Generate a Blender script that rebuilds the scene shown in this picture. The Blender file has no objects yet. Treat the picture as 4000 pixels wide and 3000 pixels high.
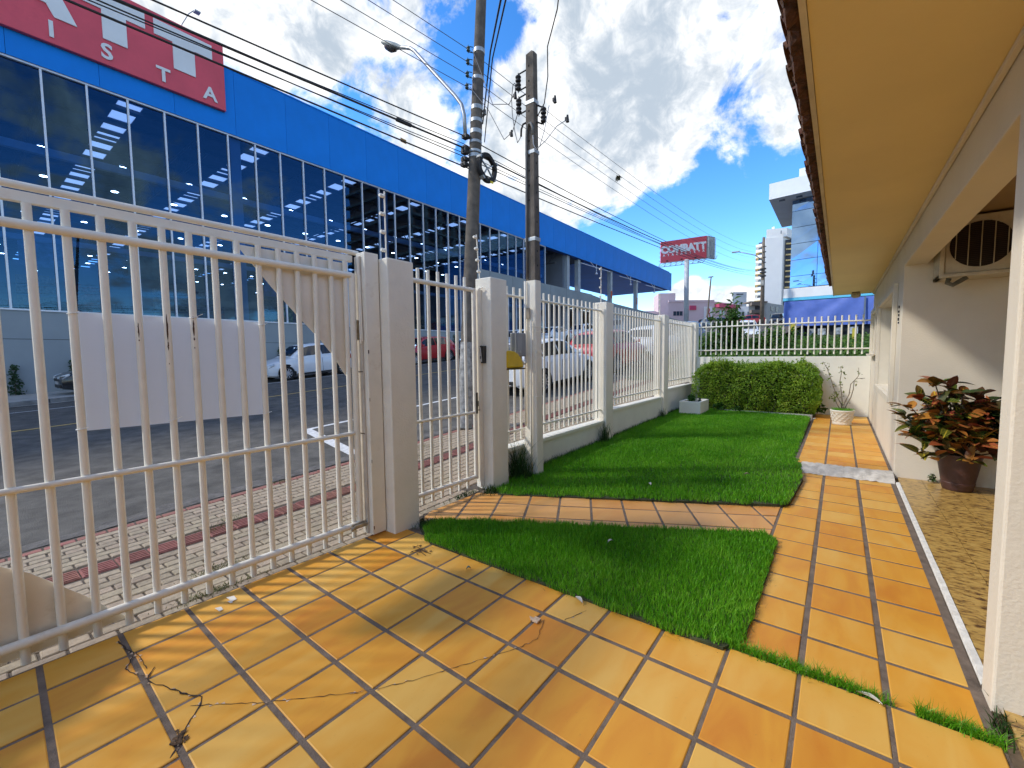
import bpy, bmesh, math, random
import numpy as np
from mathutils import Vector, Matrix, noise as mnoise

scene = bpy.context.scene
rng = random.Random(7)
R = math.radians

# ------------------------------------------------------------------ camera
cam_d = bpy.data.cameras.new("camera")
cam = bpy.data.objects.new("camera", cam_d)
scene.collection.objects.link(cam)
cam_d.sensor_fit = 'HORIZONTAL'
cam_d.sensor_width = 36.0
cam_d.lens = 36.0 * 1680.6 / 4000.0
cam_d.clip_start = 0.05
cam_d.clip_end = 3000.0
yaw, pitch, roll = R(-37.27), R(-3.917), R(-0.595)
fwd = Vector((math.sin(yaw) * math.cos(pitch), math.cos(yaw) * math.cos(pitch), math.sin(pitch)))
rgt = Vector((math.cos(yaw), -math.sin(yaw), 0.0))
upv = rgt.cross(fwd)
r2 = rgt * math.cos(roll) + upv * math.sin(roll)
u2 = -rgt * math.sin(roll) + upv * math.cos(roll)
mw = Matrix((r2, u2, -fwd)).transposed().to_4x4()
mw.translation = Vector((0, 0, 1.5))
cam.matrix_world = mw
scene.camera = cam

# ------------------------------------------------------------------ sun, sky, exposure
SUN_DIR = Vector((0.81, 0.587, -0.85)).normalized()      # the way the light travels
sun_d = bpy.data.lights.new("sun", 'SUN')
sun_d.energy = 1.05
sun_d.angle = R(5.0)
sun_d.color = (1.0, 0.94, 0.84)
sun = bpy.data.objects.new("sun", sun_d)
scene.collection.objects.link(sun)
sun.rotation_euler = SUN_DIR.to_track_quat('-Z', 'Y').to_euler()
sun.location = (-20, -15, 25)

world = bpy.data.worlds.new("World")
scene.world = world
world.use_nodes = True
wn, wl = world.node_tree.nodes, world.node_tree.links
wn.clear()
def W(t, **kw):
    n = wn.new(t)
    for k, v in kw.items(): setattr(n, k, v)
    return n
def wset(sock, v):
    if isinstance(v, bpy.types.NodeSocket): wl.new(v, sock)
    else: sock.default_value = v
def wmath(op, a, b=0.0, clamp=False):
    n = W('ShaderNodeMath', operation=op, use_clamp=clamp); wset(n.inputs[0], a); wset(n.inputs[1], b); return n.outputs[0]
def wsmooth(x, lo, hi):
    n = W('ShaderNodeMapRange', interpolation_type='SMOOTHSTEP'); wset(n.inputs[0], x); n.inputs[1].default_value = lo; n.inputs[2].default_value = hi; return n.outputs[0]
sky = W('ShaderNodeTexSky', sky_type='NISHITA', sun_disc=False)
sky.sun_elevation = math.asin(-SUN_DIR.z)
sky.sun_rotation = math.atan2(-SUN_DIR.x, -SUN_DIR.y)
sky.altitude = 600; sky.air_density = 1.0; sky.dust_density = 0.3; sky.ozone_density = 2.2
hs = W('ShaderNodeHueSaturation'); hs.inputs['Saturation'].default_value = 1.18; hs.inputs['Value'].default_value = 0.72
gm_ = W('ShaderNodeGamma'); gm_.inputs[1].default_value = 1.3; wl.new(sky.outputs[0], gm_.inputs[0]); wl.new(gm_.outputs[0], hs.inputs['Color'])
geo = W('ShaderNodeTexCoord')
dirv = geo.outputs['Generated']
sep = W('ShaderNodeSeparateXYZ'); wl.new(dirv, sep.inputs[0])
# clouds lie on a flat layer overhead: direction divided by height
hz = wmath('ADD', wmath('MAXIMUM', sep.outputs[2], 0.0), 0.16)
px_, py_ = wmath('DIVIDE', sep.outputs[0], hz), wmath('DIVIDE', sep.outputs[1], hz)
cmb = W('ShaderNodeCombineXYZ'); wset(cmb.inputs[0], px_); wset(cmb.inputs[1], py_); cmb.inputs[2].default_value = 3.7
def wnoise(scale, detail, rough, vec=None, dist=0.0):
    n = W('ShaderNodeTexNoise'); n.inputs['Scale'].default_value = scale; n.inputs['Detail'].default_value = detail
    n.inputs['Roughness'].default_value = rough; n.inputs['Distortion'].default_value = dist
    wl.new(vec or cmb.outputs[0], n.inputs['Vector']); return n.outputs['Fac']
n_big = wnoise(1.15, 8, 0.60, dist=0.25)
n_dir = wnoise(7.0, 7, 0.62, vec=dirv, dist=0.3)
n_det = wnoise(9.0, 5, 0.6, vec=dirv, dist=0.6)
n_fin = wnoise(26.0, 5, 0.65, vec=dirv, dist=0.8)
base = wmath('ADD', wmath('MULTIPLY', wmath('SUBTRACT', n_big, 0.5), 0.95), wmath('ADD', wmath('MULTIPLY', wmath('SUBTRACT', n_dir, 0.5), 0.85), 0.535))
# where the big banks and gaps of this sky stand (direction, radius, amount)
CLOUD_BLOBS = [(-0.7754, 0.3727, 0.5098, 0.38, 0.075), (-0.7053, 0.5244, 0.4771, 0.22, 0.06), (-0.3648, 0.7612, 0.5362, 0.24, 0.09), (-0.4512, 0.7937, 0.4081, 0.16, 0.08), (-0.298, 0.8704, 0.392, 0.12, 0.08), (-0.1438, 0.9195, 0.366, 0.09, 0.13), (-0.0867, 0.923, 0.3748, 0.06, 0.08), (-0.195, 0.814, 0.5472, 0.14, 0.07), (-0.2469, 0.9579, 0.1466, 0.035, 0.22), (-0.2778, 0.9516, 0.1316, 0.03, 0.2), (-0.5769, 0.5995, 0.5548, 0.055, -0.22), (-0.514, 0.6239, 0.5887, 0.06, -0.2), (-0.4261, 0.7243, 0.542, 0.035, -0.14), (-0.1617, 0.8791, 0.4483, 0.045, -0.13), (-0.2128, 0.8863, 0.4113, 0.035, -0.1), (-0.2341, 0.9338, 0.2706, 0.12, -0.24), (-0.349, 0.9109, 0.22, 0.13, -0.22), (-0.1312, 0.9598, 0.248, 0.1, -0.18), (-0.0926, 0.8895, 0.4475, 0.03, -0.1)]
#BLOBS#
cov = base
for bx_, by_, bz_, rad_, amt_ in CLOUD_BLOBS:
    dn = W('ShaderNodeVectorMath', operation='DISTANCE'); wl.new(dirv, dn.inputs[0]); dn.inputs[1].default_value = (bx_, by_, bz_)
    g_ = wmath('MULTIPLY', wmath('DIVIDE', dn.outputs['Value'], rad_), wmath('DIVIDE', dn.outputs['Value'], -rad_))
    cov = wmath('ADD', cov, wmath('MULTIPLY', wmath('POWER', 2.71828, g_), amt_))
mask = wsmooth(cov, 0.475, 0.62)
thick = wsmooth(wmath('ADD', wmath('MULTIPLY', cov, 0.40), wmath('ADD', wmath('MULTIPLY', n_det, 0.75), wmath('MULTIPLY', n_fin, 0.35))), 0.58, 1.0)
cr = W('ShaderNodeMix', data_type='RGBA'); wset(cr.inputs[0], thick)
cr.inputs[6].default_value = (5.0, 4.9, 4.75, 1); cr.inputs[7].default_value = (1.75, 2.05, 2.4, 1)
mx = W('ShaderNodeMix', data_type='RGBA'); wset(mx.inputs[0], wmath('MULTIPLY', mask, wsmooth(sep.outputs[2], -0.02, 0.03)))
wl.new(hs.outputs[0], mx.inputs[6]); wl.new(cr.outputs[2], mx.inputs[7])
bg = W('ShaderNodeBackground'); bg.inputs['Strength'].default_value = 0.1
wl.new(mx.outputs[2], bg.inputs['Color'])
wo = W('ShaderNodeOutputWorld'); wl.new(bg.outputs[0], wo.inputs['Surface'])

scene.view_settings.view_transform = 'Standard'
scene.view_settings.look = 'None'
scene.view_settings.exposure = 1.65
scene.view_settings.gamma = 1.0
scene.view_settings.use_curve_mapping = False
scene.cycles.max_bounces = 10
scene.cycles.diffuse_bounces = 6
scene.cycles.transparent_max_bounces = 16

# ------------------------------------------------------------------ materials
MATS = {}
def mat(name, col, rough=0.7, var=0.12, scale=6.0, bump=0.0, bscale=40.0, metal=0.0, spec=0.5, col2=None, rnd=0.0, stretch=None, dirt=None, coat=0.0):
    """procedural material: base colour broken up by noise, optional second colour, per-object variation, fine relief"""
    if name in MATS: return MATS[name]
    m = bpy.data.materials.new(name); m.use_nodes = True
    nt = m.node_tree; N, L = nt.nodes, nt.links
    b = N['Principled BSDF']
    b.inputs['Roughness'].default_value = rough
    b.inputs['Metallic'].default_value = metal
    b.inputs['Specular IOR Level'].default_value = spec
    if coat: b.inputs['Coat Weight'].default_value = coat; b.inputs['Coat Roughness'].default_value = 0.06
    tc = N.new('ShaderNodeTexCoord')
    vec = tc.outputs['Object']
    if rnd or stretch:
        oi = N.new('ShaderNodeObjectInfo')
        mp = N.new('ShaderNodeMapping')
        L.new(vec, mp.inputs['Vector'])
        if stretch: mp.inputs['Scale'].default_value = stretch
        if rnd:
            mu = N.new('ShaderNodeMath'); mu.operation = 'MULTIPLY'; mu.inputs[1].default_value = 37.0
            L.new(oi.outputs['Random'], mu.inputs[0])
            L.new(mu.outputs[0], mp.inputs['Location'])
        vec = mp.outputs[0]
    nz = N.new('ShaderNodeTexNoise'); nz.inputs['Scale'].default_value = scale; nz.inputs['Detail'].default_value = 6
    nz.inputs['Roughness'].default_value = 0.6
    L.new(vec, nz.inputs['Vector'])
    c2 = col2 or tuple(max(0.0, c * (1 - 2.2 * var)) for c in col)
    c1 = col if col2 else tuple(min(1.0, c * (1 + var)) for c in col)
    mr = N.new('ShaderNodeMapRange'); mr.inputs[1].default_value = 0.3; mr.inputs[2].default_value = 0.7
    L.new(nz.outputs['Fac'], mr.inputs[0])
    mix = N.new('ShaderNodeMix'); mix.data_type = 'RGBA'
    mix.inputs[6].default_value = (*c2, 1); mix.inputs[7].default_value = (*c1, 1)
    L.new(mr.outputs[0], mix.inputs[0])
    out = mix.outputs[2]
    if rnd:
        h = N.new('ShaderNodeHueSaturation')
        m1 = N.new('ShaderNodeMapRange'); m1.inputs[3].default_value = 1 - rnd; m1.inputs[4].default_value = 1 + rnd
        L.new(oi.outputs['Random'], m1.inputs[0]); L.new(m1.outputs[0], h.inputs['Value'])
        m2 = N.new('ShaderNodeMath'); m2.operation = 'FRACT'; m3 = N.new('ShaderNodeMath'); m3.operation = 'MULTIPLY'; m3.inputs[1].default_value = 7.31
        L.new(oi.outputs['Random'], m3.inputs[0]); L.new(m3.outputs[0], m2.inputs[0])
        m4 = N.new('ShaderNodeMapRange'); m4.inputs[3].default_value = 0.5 - 0.06 * rnd; m4.inputs[4].default_value = 0.5 + 0.06 * rnd
        L.new(m2.outputs[0], m4.inputs[0]); L.new(m4.outputs[0], h.inputs['Hue'])
        L.new(out, h.inputs['Color']); out = h.outputs[0]
    if dirt:                                   # (colour, noise scale, amount): stains with a shape of their own
        dc, ds, da = dirt
        dn = N.new('ShaderNodeTexNoise'); dn.inputs['Scale'].default_value = ds; dn.inputs['Detail'].default_value = 8; dn.inputs['Roughness'].default_value = 0.7
        L.new(vec, dn.inputs['Vector'])
        dm = N.new('ShaderNodeMapRange'); dm.inputs[1].default_value = 0.56; dm.inputs[2].default_value = 0.72; dm.inputs[4].default_value = da
        L.new(dn.outputs['Fac'], dm.inputs[0])
        dx = N.new('ShaderNodeMix'); dx.data_type = 'RGBA'; L.new(dm.outputs[0], dx.inputs[0]); L.new(out, dx.inputs[6]); dx.inputs[7].default_value = (*dc, 1)
        out = dx.outputs[2]
    L.new(out, b.inputs['Base Color'])
    if bump:
        bn = N.new('ShaderNodeTexNoise'); bn.inputs['Scale'].default_value = bscale; bn.inputs['Detail'].default_value = 5
        L.new(vec if not stretch else tc.outputs['Object'], bn.inputs['Vector'])
        bu = N.new('ShaderNodeBump'); bu.inputs['Strength'].default_value = bump; bu.inputs['Distance'].default_value = 0.01
        L.new(bn.outputs['Fac'], bu.inputs['Height']); L.new(bu.outputs[0], b.inputs['Normal'])
    MATS[name] = m
    return m

def glassmat(name, tint, refl=0.9, rough=0.0, f0=1.5, see=None):
    """pane seen from outside: what lies behind it, tinted, under a fresnel reflection"""
    m = bpy.data.materials.new(name); m.use_nodes = True
    N, L = m.node_tree.nodes, m.node_tree.links; N.clear()
    tr = N.new('ShaderNodeBsdfTransparent'); tr.inputs[0].default_value = (*tint, 1)
    gl = N.new('ShaderNodeBsdfGlossy'); gl.inputs['Roughness'].default_value = rough; gl.inputs[0].default_value = (*refl, 1) if isinstance(refl, tuple) else (refl, refl, refl, 1)
    fr = N.new('ShaderNodeFresnel'); fr.inputs[0].default_value = f0
    mx_ = N.new('ShaderNodeMixShader'); L.new(fr.outputs[0], mx_.inputs[0]); L.new(tr.outputs[0], mx_.inputs[1]); L.new(gl.outputs[0], mx_.inputs[2])
    o = N.new('ShaderNodeOutputMaterial'); L.new(mx_.outputs[0], o.inputs[0])
    MATS[name] = m
    return m

def leafmat(name, cols, rough=0.5, trans=0.25, noise_scale=1.5, vary=0.55):
    """foliage: colours picked per face island and per place, a little light through the leaf"""
    m = bpy.data.materials.new(name); m.use_nodes = True
    N, L = m.node_tree.nodes, m.node_tree.links; N.clear()
    gi = N.new('ShaderNodeNewGeometry'); tc = N.new('ShaderNodeTexCoord')
    nz = N.new('ShaderNodeTexNoise'); nz.inputs['Scale'].default_value = noise_scale; nz.inputs['Detail'].default_value = 3
    L.new(tc.outputs['Object'], nz.inputs['Vector'])
    ad = N.new('ShaderNodeMath'); ad.operation = 'MULTIPLY_ADD'; ad.inputs[1].default_value = vary
    L.new(gi.outputs['Random Per Island'], ad.inputs[0])
    ml = N.new('ShaderNodeMath'); ml.operation = 'MULTIPLY_ADD'; ml.inputs[1].default_value = 1.1; ml.inputs[2].default_value = -0.33
    L.new(nz.outputs['Fac'], ml.inputs[0]); L.new(ml.outputs[0], ad.inputs[2])
    rp = N.new('ShaderNodeValToRGB')
    e = rp.color_ramp.elements
    e[0].position, e[0].color = 0.0, (*cols[0], 1); e[1].position, e[1].color = 1.0, (*cols[-1], 1)
    for i, c in enumerate(cols[1:-1]):
        x = e.new((i + 1) / (len(cols) - 1)); x.color = (*c, 1)
    L.new(ad.outputs[0], rp.inputs[0])
    p = N.new('ShaderNodeBsdfPrincipled'); p.inputs['Roughness'].default_value = rough; p.inputs['Specular IOR Level'].default_value = 0.35
    L.new(rp.outputs[0], p.inputs['Base Color'])
    t = N.new('ShaderNodeBsdfTranslucent'); L.new(rp.outputs[0], t.inputs[0])
    mx_ = N.new('ShaderNodeMixShader'); mx_.inputs[0].default_value = trans
    L.new(p.outputs[0], mx_.inputs[1]); L.new(t.outputs[0], mx_.inputs[2])
    o = N.new('ShaderNodeOutputMaterial'); L.new(mx_.outputs[0], o.inputs[0])
    MATS[name] = m
    return m

def lightmat(name, col, strength):
    m = bpy.data.materials.new(name); m.use_nodes = True
    b = m.node_tree.nodes['Principled BSDF']
    b.inputs['Base Color'].default_value = (*col, 1)
    b.inputs['Emission Color'].default_value = (*col, 1); b.inputs['Emission Strength'].default_value = strength
    MATS[name] = m
    return m

# ------------------------------------------------------------------ mesh helpers
COL = scene.collection
class MB:
    """collects faces; build() links them as ONE mesh object"""
    def __init__(s): s.v, s.f, s.mi = [], [], []
    def add(s, vs, fs, mi=0):
        o = len(s.v); s.v += [tuple(p) for p in vs]; s.f += [tuple(i + o for i in f) for f in fs]; s.mi += [mi] * len(fs); return s
    def box(s, x0, x1, y0, y1, z0, z1, mi=0):
        vs = [(x, y, z) for z in (z0, z1) for y in (y0, y1) for x in (x0, x1)]
        return s.add(vs, [(0, 2, 3, 1), (4, 5, 7, 6), (0, 1, 5, 4), (2, 6, 7, 3), (0, 4, 6, 2), (1, 3, 7, 5)], mi)
    def obox(s, c, ax, ay, az, hx, hy, hz, mi=0):
        c, ax, ay, az = Vector(c), Vector(ax), Vector(ay), Vector(az)
        vs = [c + ax * (hx * i) + ay * (hy * j) + az * (hz * k) for k in (-1, 1) for j in (-1, 1) for i in (-1, 1)]
        return s.add(vs, [(0, 2, 3, 1), (4, 5, 7, 6), (0, 1, 5, 4), (2, 6, 7, 3), (0, 4, 6, 2), (1, 3, 7, 5)], mi)
    def tube(s, p0, p1, r0, r1=None, n=10, cap=True, mi=0):
        p0, p1 = Vector(p0), Vector(p1); r1 = r0 if r1 is None else r1
        d = (p1 - p0).normalized(); a = d.orthogonal().normalized(); b = d.cross(a)
        vs = []
        for p, r in ((p0, r0), (p1, r1)):
            for k in range(n):
                t = 2 * math.pi * k / n; vs.append(p + a * (r * math.cos(t)) + b * (r * math.sin(t)))
        fs = [(k, (k + 1) % n, n + (k + 1) % n, n + k) for k in range(n)]
        if cap: fs += [tuple(range(n - 1, -1, -1)), tuple(range(n, 2 * n))]
        return s.add(vs, fs, mi)
    def path(s, pts, r, n=6, mi=0, cap=True):
        pts = [Vector(p) for p in pts]; rs = r if isinstance(r, (list, tuple)) else [r] * len(pts)
        vs, fs = [], []; a = None
        for i, p in enumerate(pts):
            d = (pts[min(i + 1, len(pts) - 1)] - pts[max(i - 1, 0)]).normalized()
            a = d.orthogonal().normalized() if a is None else (a - d * a.dot(d)).normalized()
            b = d.cross(a)
            for k in range(n):
                t = 2 * math.pi * k / n; vs.append(p + a * (rs[i] * math.cos(t)) + b * (rs[i] * math.sin(t)))
        for i in range(len(pts) - 1):
            for k in range(n):
                fs.append((i * n + k, i * n + (k + 1) % n, (i + 1) * n + (k + 1) % n, (i + 1) * n + k))
        if cap: fs += [tuple(range(n - 1, -1, -1)), tuple(range((len(pts) - 1) * n, len(pts) * n))]
        return s.add(vs, fs, mi)
    def prism(s, poly, off, mi=0):
        """planar polygon (3-D points) pushed along off"""
        n = len(poly); off = Vector(off); a = [Vector(p) for p in poly]; b = [p + off for p in a]
        return s.add(a + b, [tuple(range(n - 1, -1, -1)), tuple(range(n, 2 * n))] + [(i, (i + 1) % n, n + (i + 1) % n, n + i) for i in range(n)], mi)
    def quad(s, a, b, c, d, mi=0): return s.add([a, b, c, d], [(0, 1, 2, 3)], mi)
    def lathe(s, c, prof, n=20, mi=0):
        cx, cy, cz = c; vs, fs = [], []
        for r, z in prof:
            for k in range(n):
                t = 2 * math.pi * k / n; vs.append((cx + r * math.cos(t), cy + r * math.sin(t), cz + z))
        for i in range(len(prof) - 1):
            for k in range(n): fs.append((i * n + k, i * n + (k + 1) % n, (i + 1) * n + (k + 1) % n, (i + 1) * n + k))
        return s.add(vs, fs, mi)
    def grid(s, P, mi=0):
        """P[i][j] 3-D points"""
        ni, nj = len(P), len(P[0])
        return s.add([p for r in P for p in r], [(i * nj + j, (i + 1) * nj + j, (i + 1) * nj + j + 1, i * nj + j + 1) for i in range(ni - 1) for j in range(nj - 1)], mi)
    def mesh(s, name, mats, org=(0, 0, 0), smooth=False):
        me = bpy.data.meshes.new(name)
        ox, oy, oz = org
        me.from_pydata([(x - ox, y - oy, z - oz) for x, y, z in s.v], [], s.f)
        for m in (mats if isinstance(mats, (list, tuple)) else [mats]): me.materials.append(m)
        if any(s.mi): me.polygons.foreach_set('material_index', s.mi)
        if smooth: me.polygons.foreach_set('use_smooth', [True] * len(me.polygons))
        me.validate(); me.update()
        return me
    def build(s, name, mats, parent=None, smooth=False, bevel=0.0, seg=2, auto=None):
        if parent is not None: org = tuple(parent.get('_o', (0, 0, 0)))
        else:
            xs, ys, zs = zip(*s.v); org = ((min(xs) + max(xs)) / 2, (min(ys) + max(ys)) / 2, min(zs))
        me = s.mesh(name, mats, org, smooth)
        o = bpy.data.objects.new(name, me); COL.objects.link(o)
        if parent is None: o.location = org
        else: o.parent = parent; o['_o'] = list(org)
        if parent is None: o['_o'] = list(org)
        if bevel:
            bm = o.modifiers.new('bevel', 'BEVEL'); bm.width = bevel; bm.segments = seg; bm.limit_method = 'ANGLE'; bm.angle_limit = R(40)
        if auto is not None: shade_auto(me, auto)
        return o
def shade_auto(me, ang):
    me.polygons.foreach_set('use_smooth', [True] * len(me.polygons))
    bm = bmesh.new(); bm.from_mesh(me)
    for e in bm.edges:
        if len(e.link_faces) == 2 and e.calc_face_angle(0) > R(ang): e.smooth = False
    bm.to_mesh(me); bm.free()
def tag(o, label, cat, group=None, kind=None):
    if label: o['label'] = label
    if cat: o['category'] = cat
    if group: o['group'] = group
    if kind: o['kind'] = kind
    return o
def thing(name, label, cat, loc=(0, 0, 0), group=None, rz=0.0):
    o = bpy.data.objects.new(name, None); COL.objects.link(o)
    o.empty_display_size = 0.2; o.location = loc; o.rotation_euler = (0, 0, rz); o['_o'] = list(loc)
    return tag(o, label, cat, group)
def struct(o, kind='structure'): o['kind'] = kind; return o
def inst(name, me, parent, loc, rot=(0, 0, 0), scale=(1, 1, 1)):
    """a part that shares its mesh with alike parts; loc in world coordinates"""
    o = bpy.data.objects.new(name, me); COL.objects.link(o)
    po = parent.get('_o', (0, 0, 0)); o.parent = parent
    o.location = (loc[0] - po[0], loc[1] - po[1], loc[2] - po[2]); o.rotation_euler = rot; o.scale = scale
    return o
def copy_tree(o, parent=None):
    c = o.copy(); COL.objects.link(c); c.parent = parent
    for ch in o.children: copy_tree(ch, c)
    return c
def leaf_cloud(name, mt, pts, nrm, size, aspect=0.5, parent=None, jitter=0.9, seed=1, origin=None, bend=0.25):
    """many small leaves as one mesh: each a folded quad pair (4 tris)"""
    r = np.random.default_rng(seed); n = len(pts)
    P = np.asarray(pts, float); Nn = np.asarray(nrm, float) + r.normal(0, jitter, (n, 3))
    Nn /= np.linalg.norm(Nn, axis=1)[:, None] + 1e-9
    A = r.normal(0, 1, (n, 3)); A -= Nn * (A * Nn).sum(1)[:, None]; A /= np.linalg.norm(A, axis=1)[:, None] + 1e-9
    B = np.cross(Nn, A)
    S = (size * r.uniform(0.6, 1.35, n))[:, None]
    base = P - A * S * 0.5; tip = P + A * S * 0.5 - Nn * S * bend
    l = P + B * S * aspect * 0.5 + Nn * S * 0.08; rr = P - B * S * aspect * 0.5 + Nn * S * 0.08
    V = np.stack([base, l, tip, rr], 1).reshape(-1, 3)
    org = np.array(origin if origin is not None else (parent.get('_o', (0, 0, 0)) if parent else (P.mean(0)[0], P.mean(0)[1], P[:, 2].min())))
    V = V - org
    me = bpy.data.meshes.new(name)
    me.vertices.add(4 * n); me.vertices.foreach_set('co', V.ravel())
    idx = np.arange(n)[:, None] * 4
    loops = np.concatenate([idx + np.array([[0, 2, 1]]), idx + np.array([[0, 3, 2]])], 1).ravel()
    me.loops.add(6 * n); me.loops.foreach_set('vertex_index', loops)
    me.polygons.add(2 * n); me.polygons.foreach_set('loop_start', np.arange(2 * n) * 3); me.polygons.foreach_set('loop_total', np.full(2 * n, 3))
    me.materials.append(mt); me.update(); me.validate()
    o = bpy.data.objects.new(name, me); COL.objects.link(o)
    if parent: o.parent = parent
    else: o.location = tuple(org)
    return o
def grass_blades(name, mt, P, h, w, lean=0.45, seed=3, parent=None):
    r = np.random.default_rng(seed); n = len(P); P = np.asarray(P, float)
    hh = h * r.uniform(0.55, 1.25, n); az = r.uniform(0, 2 * np.pi, n); ln = lean * r.uniform(0.2, 1.3, n) * hh
    d = np.stack([np.cos(az), np.sin(az), np.zeros(n)], 1); az2 = r.uniform(0, 2 * np.pi, n); s = np.stack([np.cos(az2), np.sin(az2), np.zeros(n)], 1) * (w * r.uniform(.7, 1.3, n))[:, None]
    up = np.array([0, 0, 1.0])
    m1 = P + up * (hh * 0.55)[:, None] + d * (ln * 0.3)[:, None]; tip = P + up * hh[:, None] + d * ln[:, None]
    V = np.stack([P - s, P + s, m1 + s * .7, m1 - s * .7, tip], 1)
    org = np.array(parent.get('_o', (0, 0, 0))) if parent else np.array((P[:, 0].mean(), P[:, 1].mean(), P[:, 2].min()))
    V = (V - org).reshape(-1, 3)
    me = bpy.data.meshes.new(name); me.vertices.add(5 * n); me.vertices.foreach_set('co', V.ravel())
    idx = np.arange(n)[:, None] * 5
    loops = np.concatenate([idx + np.array([[0, 1, 2]]), idx + np.array([[0, 2, 3]]), idx + np.array([[3, 2, 4]])], 1).ravel()
    me.loops.add(9 * n); me.loops.foreach_set('vertex_index', loops)
    me.polygons.add(3 * n); me.polygons.foreach_set('loop_start', np.arange(3 * n) * 3); me.polygons.foreach_set('loop_total', np.full(3 * n, 3))
    me.materials.append(mt); me.update(); me.validate()
    o = bpy.data.objects.new(name, me); COL.objects.link(o)
    if parent: o.parent = parent
    else: o.location = tuple(org)
    return o

# street profile: the road climbs towards +Y
SY = [(-400, -6), (-60, -2.2), (-30, -1.2), (-10, -0.45), (-3, -0.13), (0, 0.0), (2, 0.09), (5, 0.27), (9, 0.55), (12, 0.77), (18, 1.18), (25, 1.78), (33, 2.55), (45, 3.55), (58, 4.5), (75, 5.5), (110, 7.6), (150, 10.5), (250, 13), (900, 15)]
_sx, _sz = zip(*SY)
def s_(y):
    return float(np.mean(np.interp([y - 2, y - 1, y, y + 1, y + 2], _sx, _sz)))
def crown(x): return float(np.interp(x, [-20.6, -18, -13.4, -7.9, -5.35], [-0.05, -0.02, 0.0, -0.08, -0.12]))
def road_z(x, y): return s_(y) + crown(x)
def walk_z(x, y):
    """near pavement: level with the yard at the gates, climbing with the street further on"""
    t = min(1, max(0, (y - 2.2) / 4.5)); t = t * t * (3 - 2 * t)
    a = -0.03 * (1 - t) + (s_(y) - 0.05) * t if y > 0 else -0.03 + min(0, s_(y)) * 0.9
    u = min(1, max(0, (-3.1 - x) / 2.2))
    return a * (1 - u) + (road_z(-5.35, y) + 0.012) * u
# ------------------------------------------------------------------ colours of the place
M_asph = mat('asphalt', (0.105, 0.098, 0.086), 0.9, 0.25, 3.0, 0.9, 90, dirt=((0.125, 0.118, 0.105), 0.5, 0.5))
M_asph_old = mat('asphalt_old', (0.13, 0.12, 0.11), 0.95, 0.25, 9, 0.9, 60)
M_paint = mat('road_paint_white', (0.68, 0.68, 0.66), 0.7, 0.15, 12)
M_yellow = mat('road_paint_yellow', (0.62, 0.42, 0.12), 0.7, 0.15, 12)
M_conc = mat('concrete_pale', (0.40, 0.39, 0.36), 0.9, 0.14, 3, 0.4, 60)
M_kerb = mat('kerb_concrete', (0.20, 0.20, 0.195), 0.9, 0.18, 4, 0.3, 60)
M_pav = mat('paver_tan', (0.36, 0.29, 0.205), 0.92, 0.13, 22, 0.55, 160, rnd=0.16)
M_pavr = mat('paver_red', (0.30, 0.125, 0.10), 0.92, 0.13, 22, 0.55, 160, rnd=0.16)
M_pavbed = mat('paver_sand', (0.10, 0.08, 0.062), 0.95, 0.2, 20, 0.4, 80)
M_grout = mat('grout', (0.185, 0.140, 0.105), 0.93, 0.2, 14, 0.5, 150, dirt=((0.12, 0.10, 0.08), 7, 0.5))
M_soil = mat('soil', (0.05, 0.06, 0.022), 0.95, 0.3, 12, 0.6, 40)
M_white = mat('white_masonry_paint', (0.78, 0.755, 0.66), 0.8, 0.035, 2.2, 0.25, 55, dirt=((0.60, 0.57, 0.50), 1.7, 0.30))
M_post = mat('post_masonry_paint', (0.80, 0.745, 0.63), 0.82, 0.04, 3, 0.45, 70, dirt=((0.55, 0.52, 0.44), 2.4, 0.28))
M_metal = mat('white_gate_enamel', (0.82, 0.77, 0.655), 0.42, 0.04, 5, 0.05, 60, dirt=((0.52, 0.42, 0.28), 6, 0.40))
M_rust = mat('rust_chip', (0.07, 0.035, 0.02), 0.9, 0.3, 30)

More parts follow.
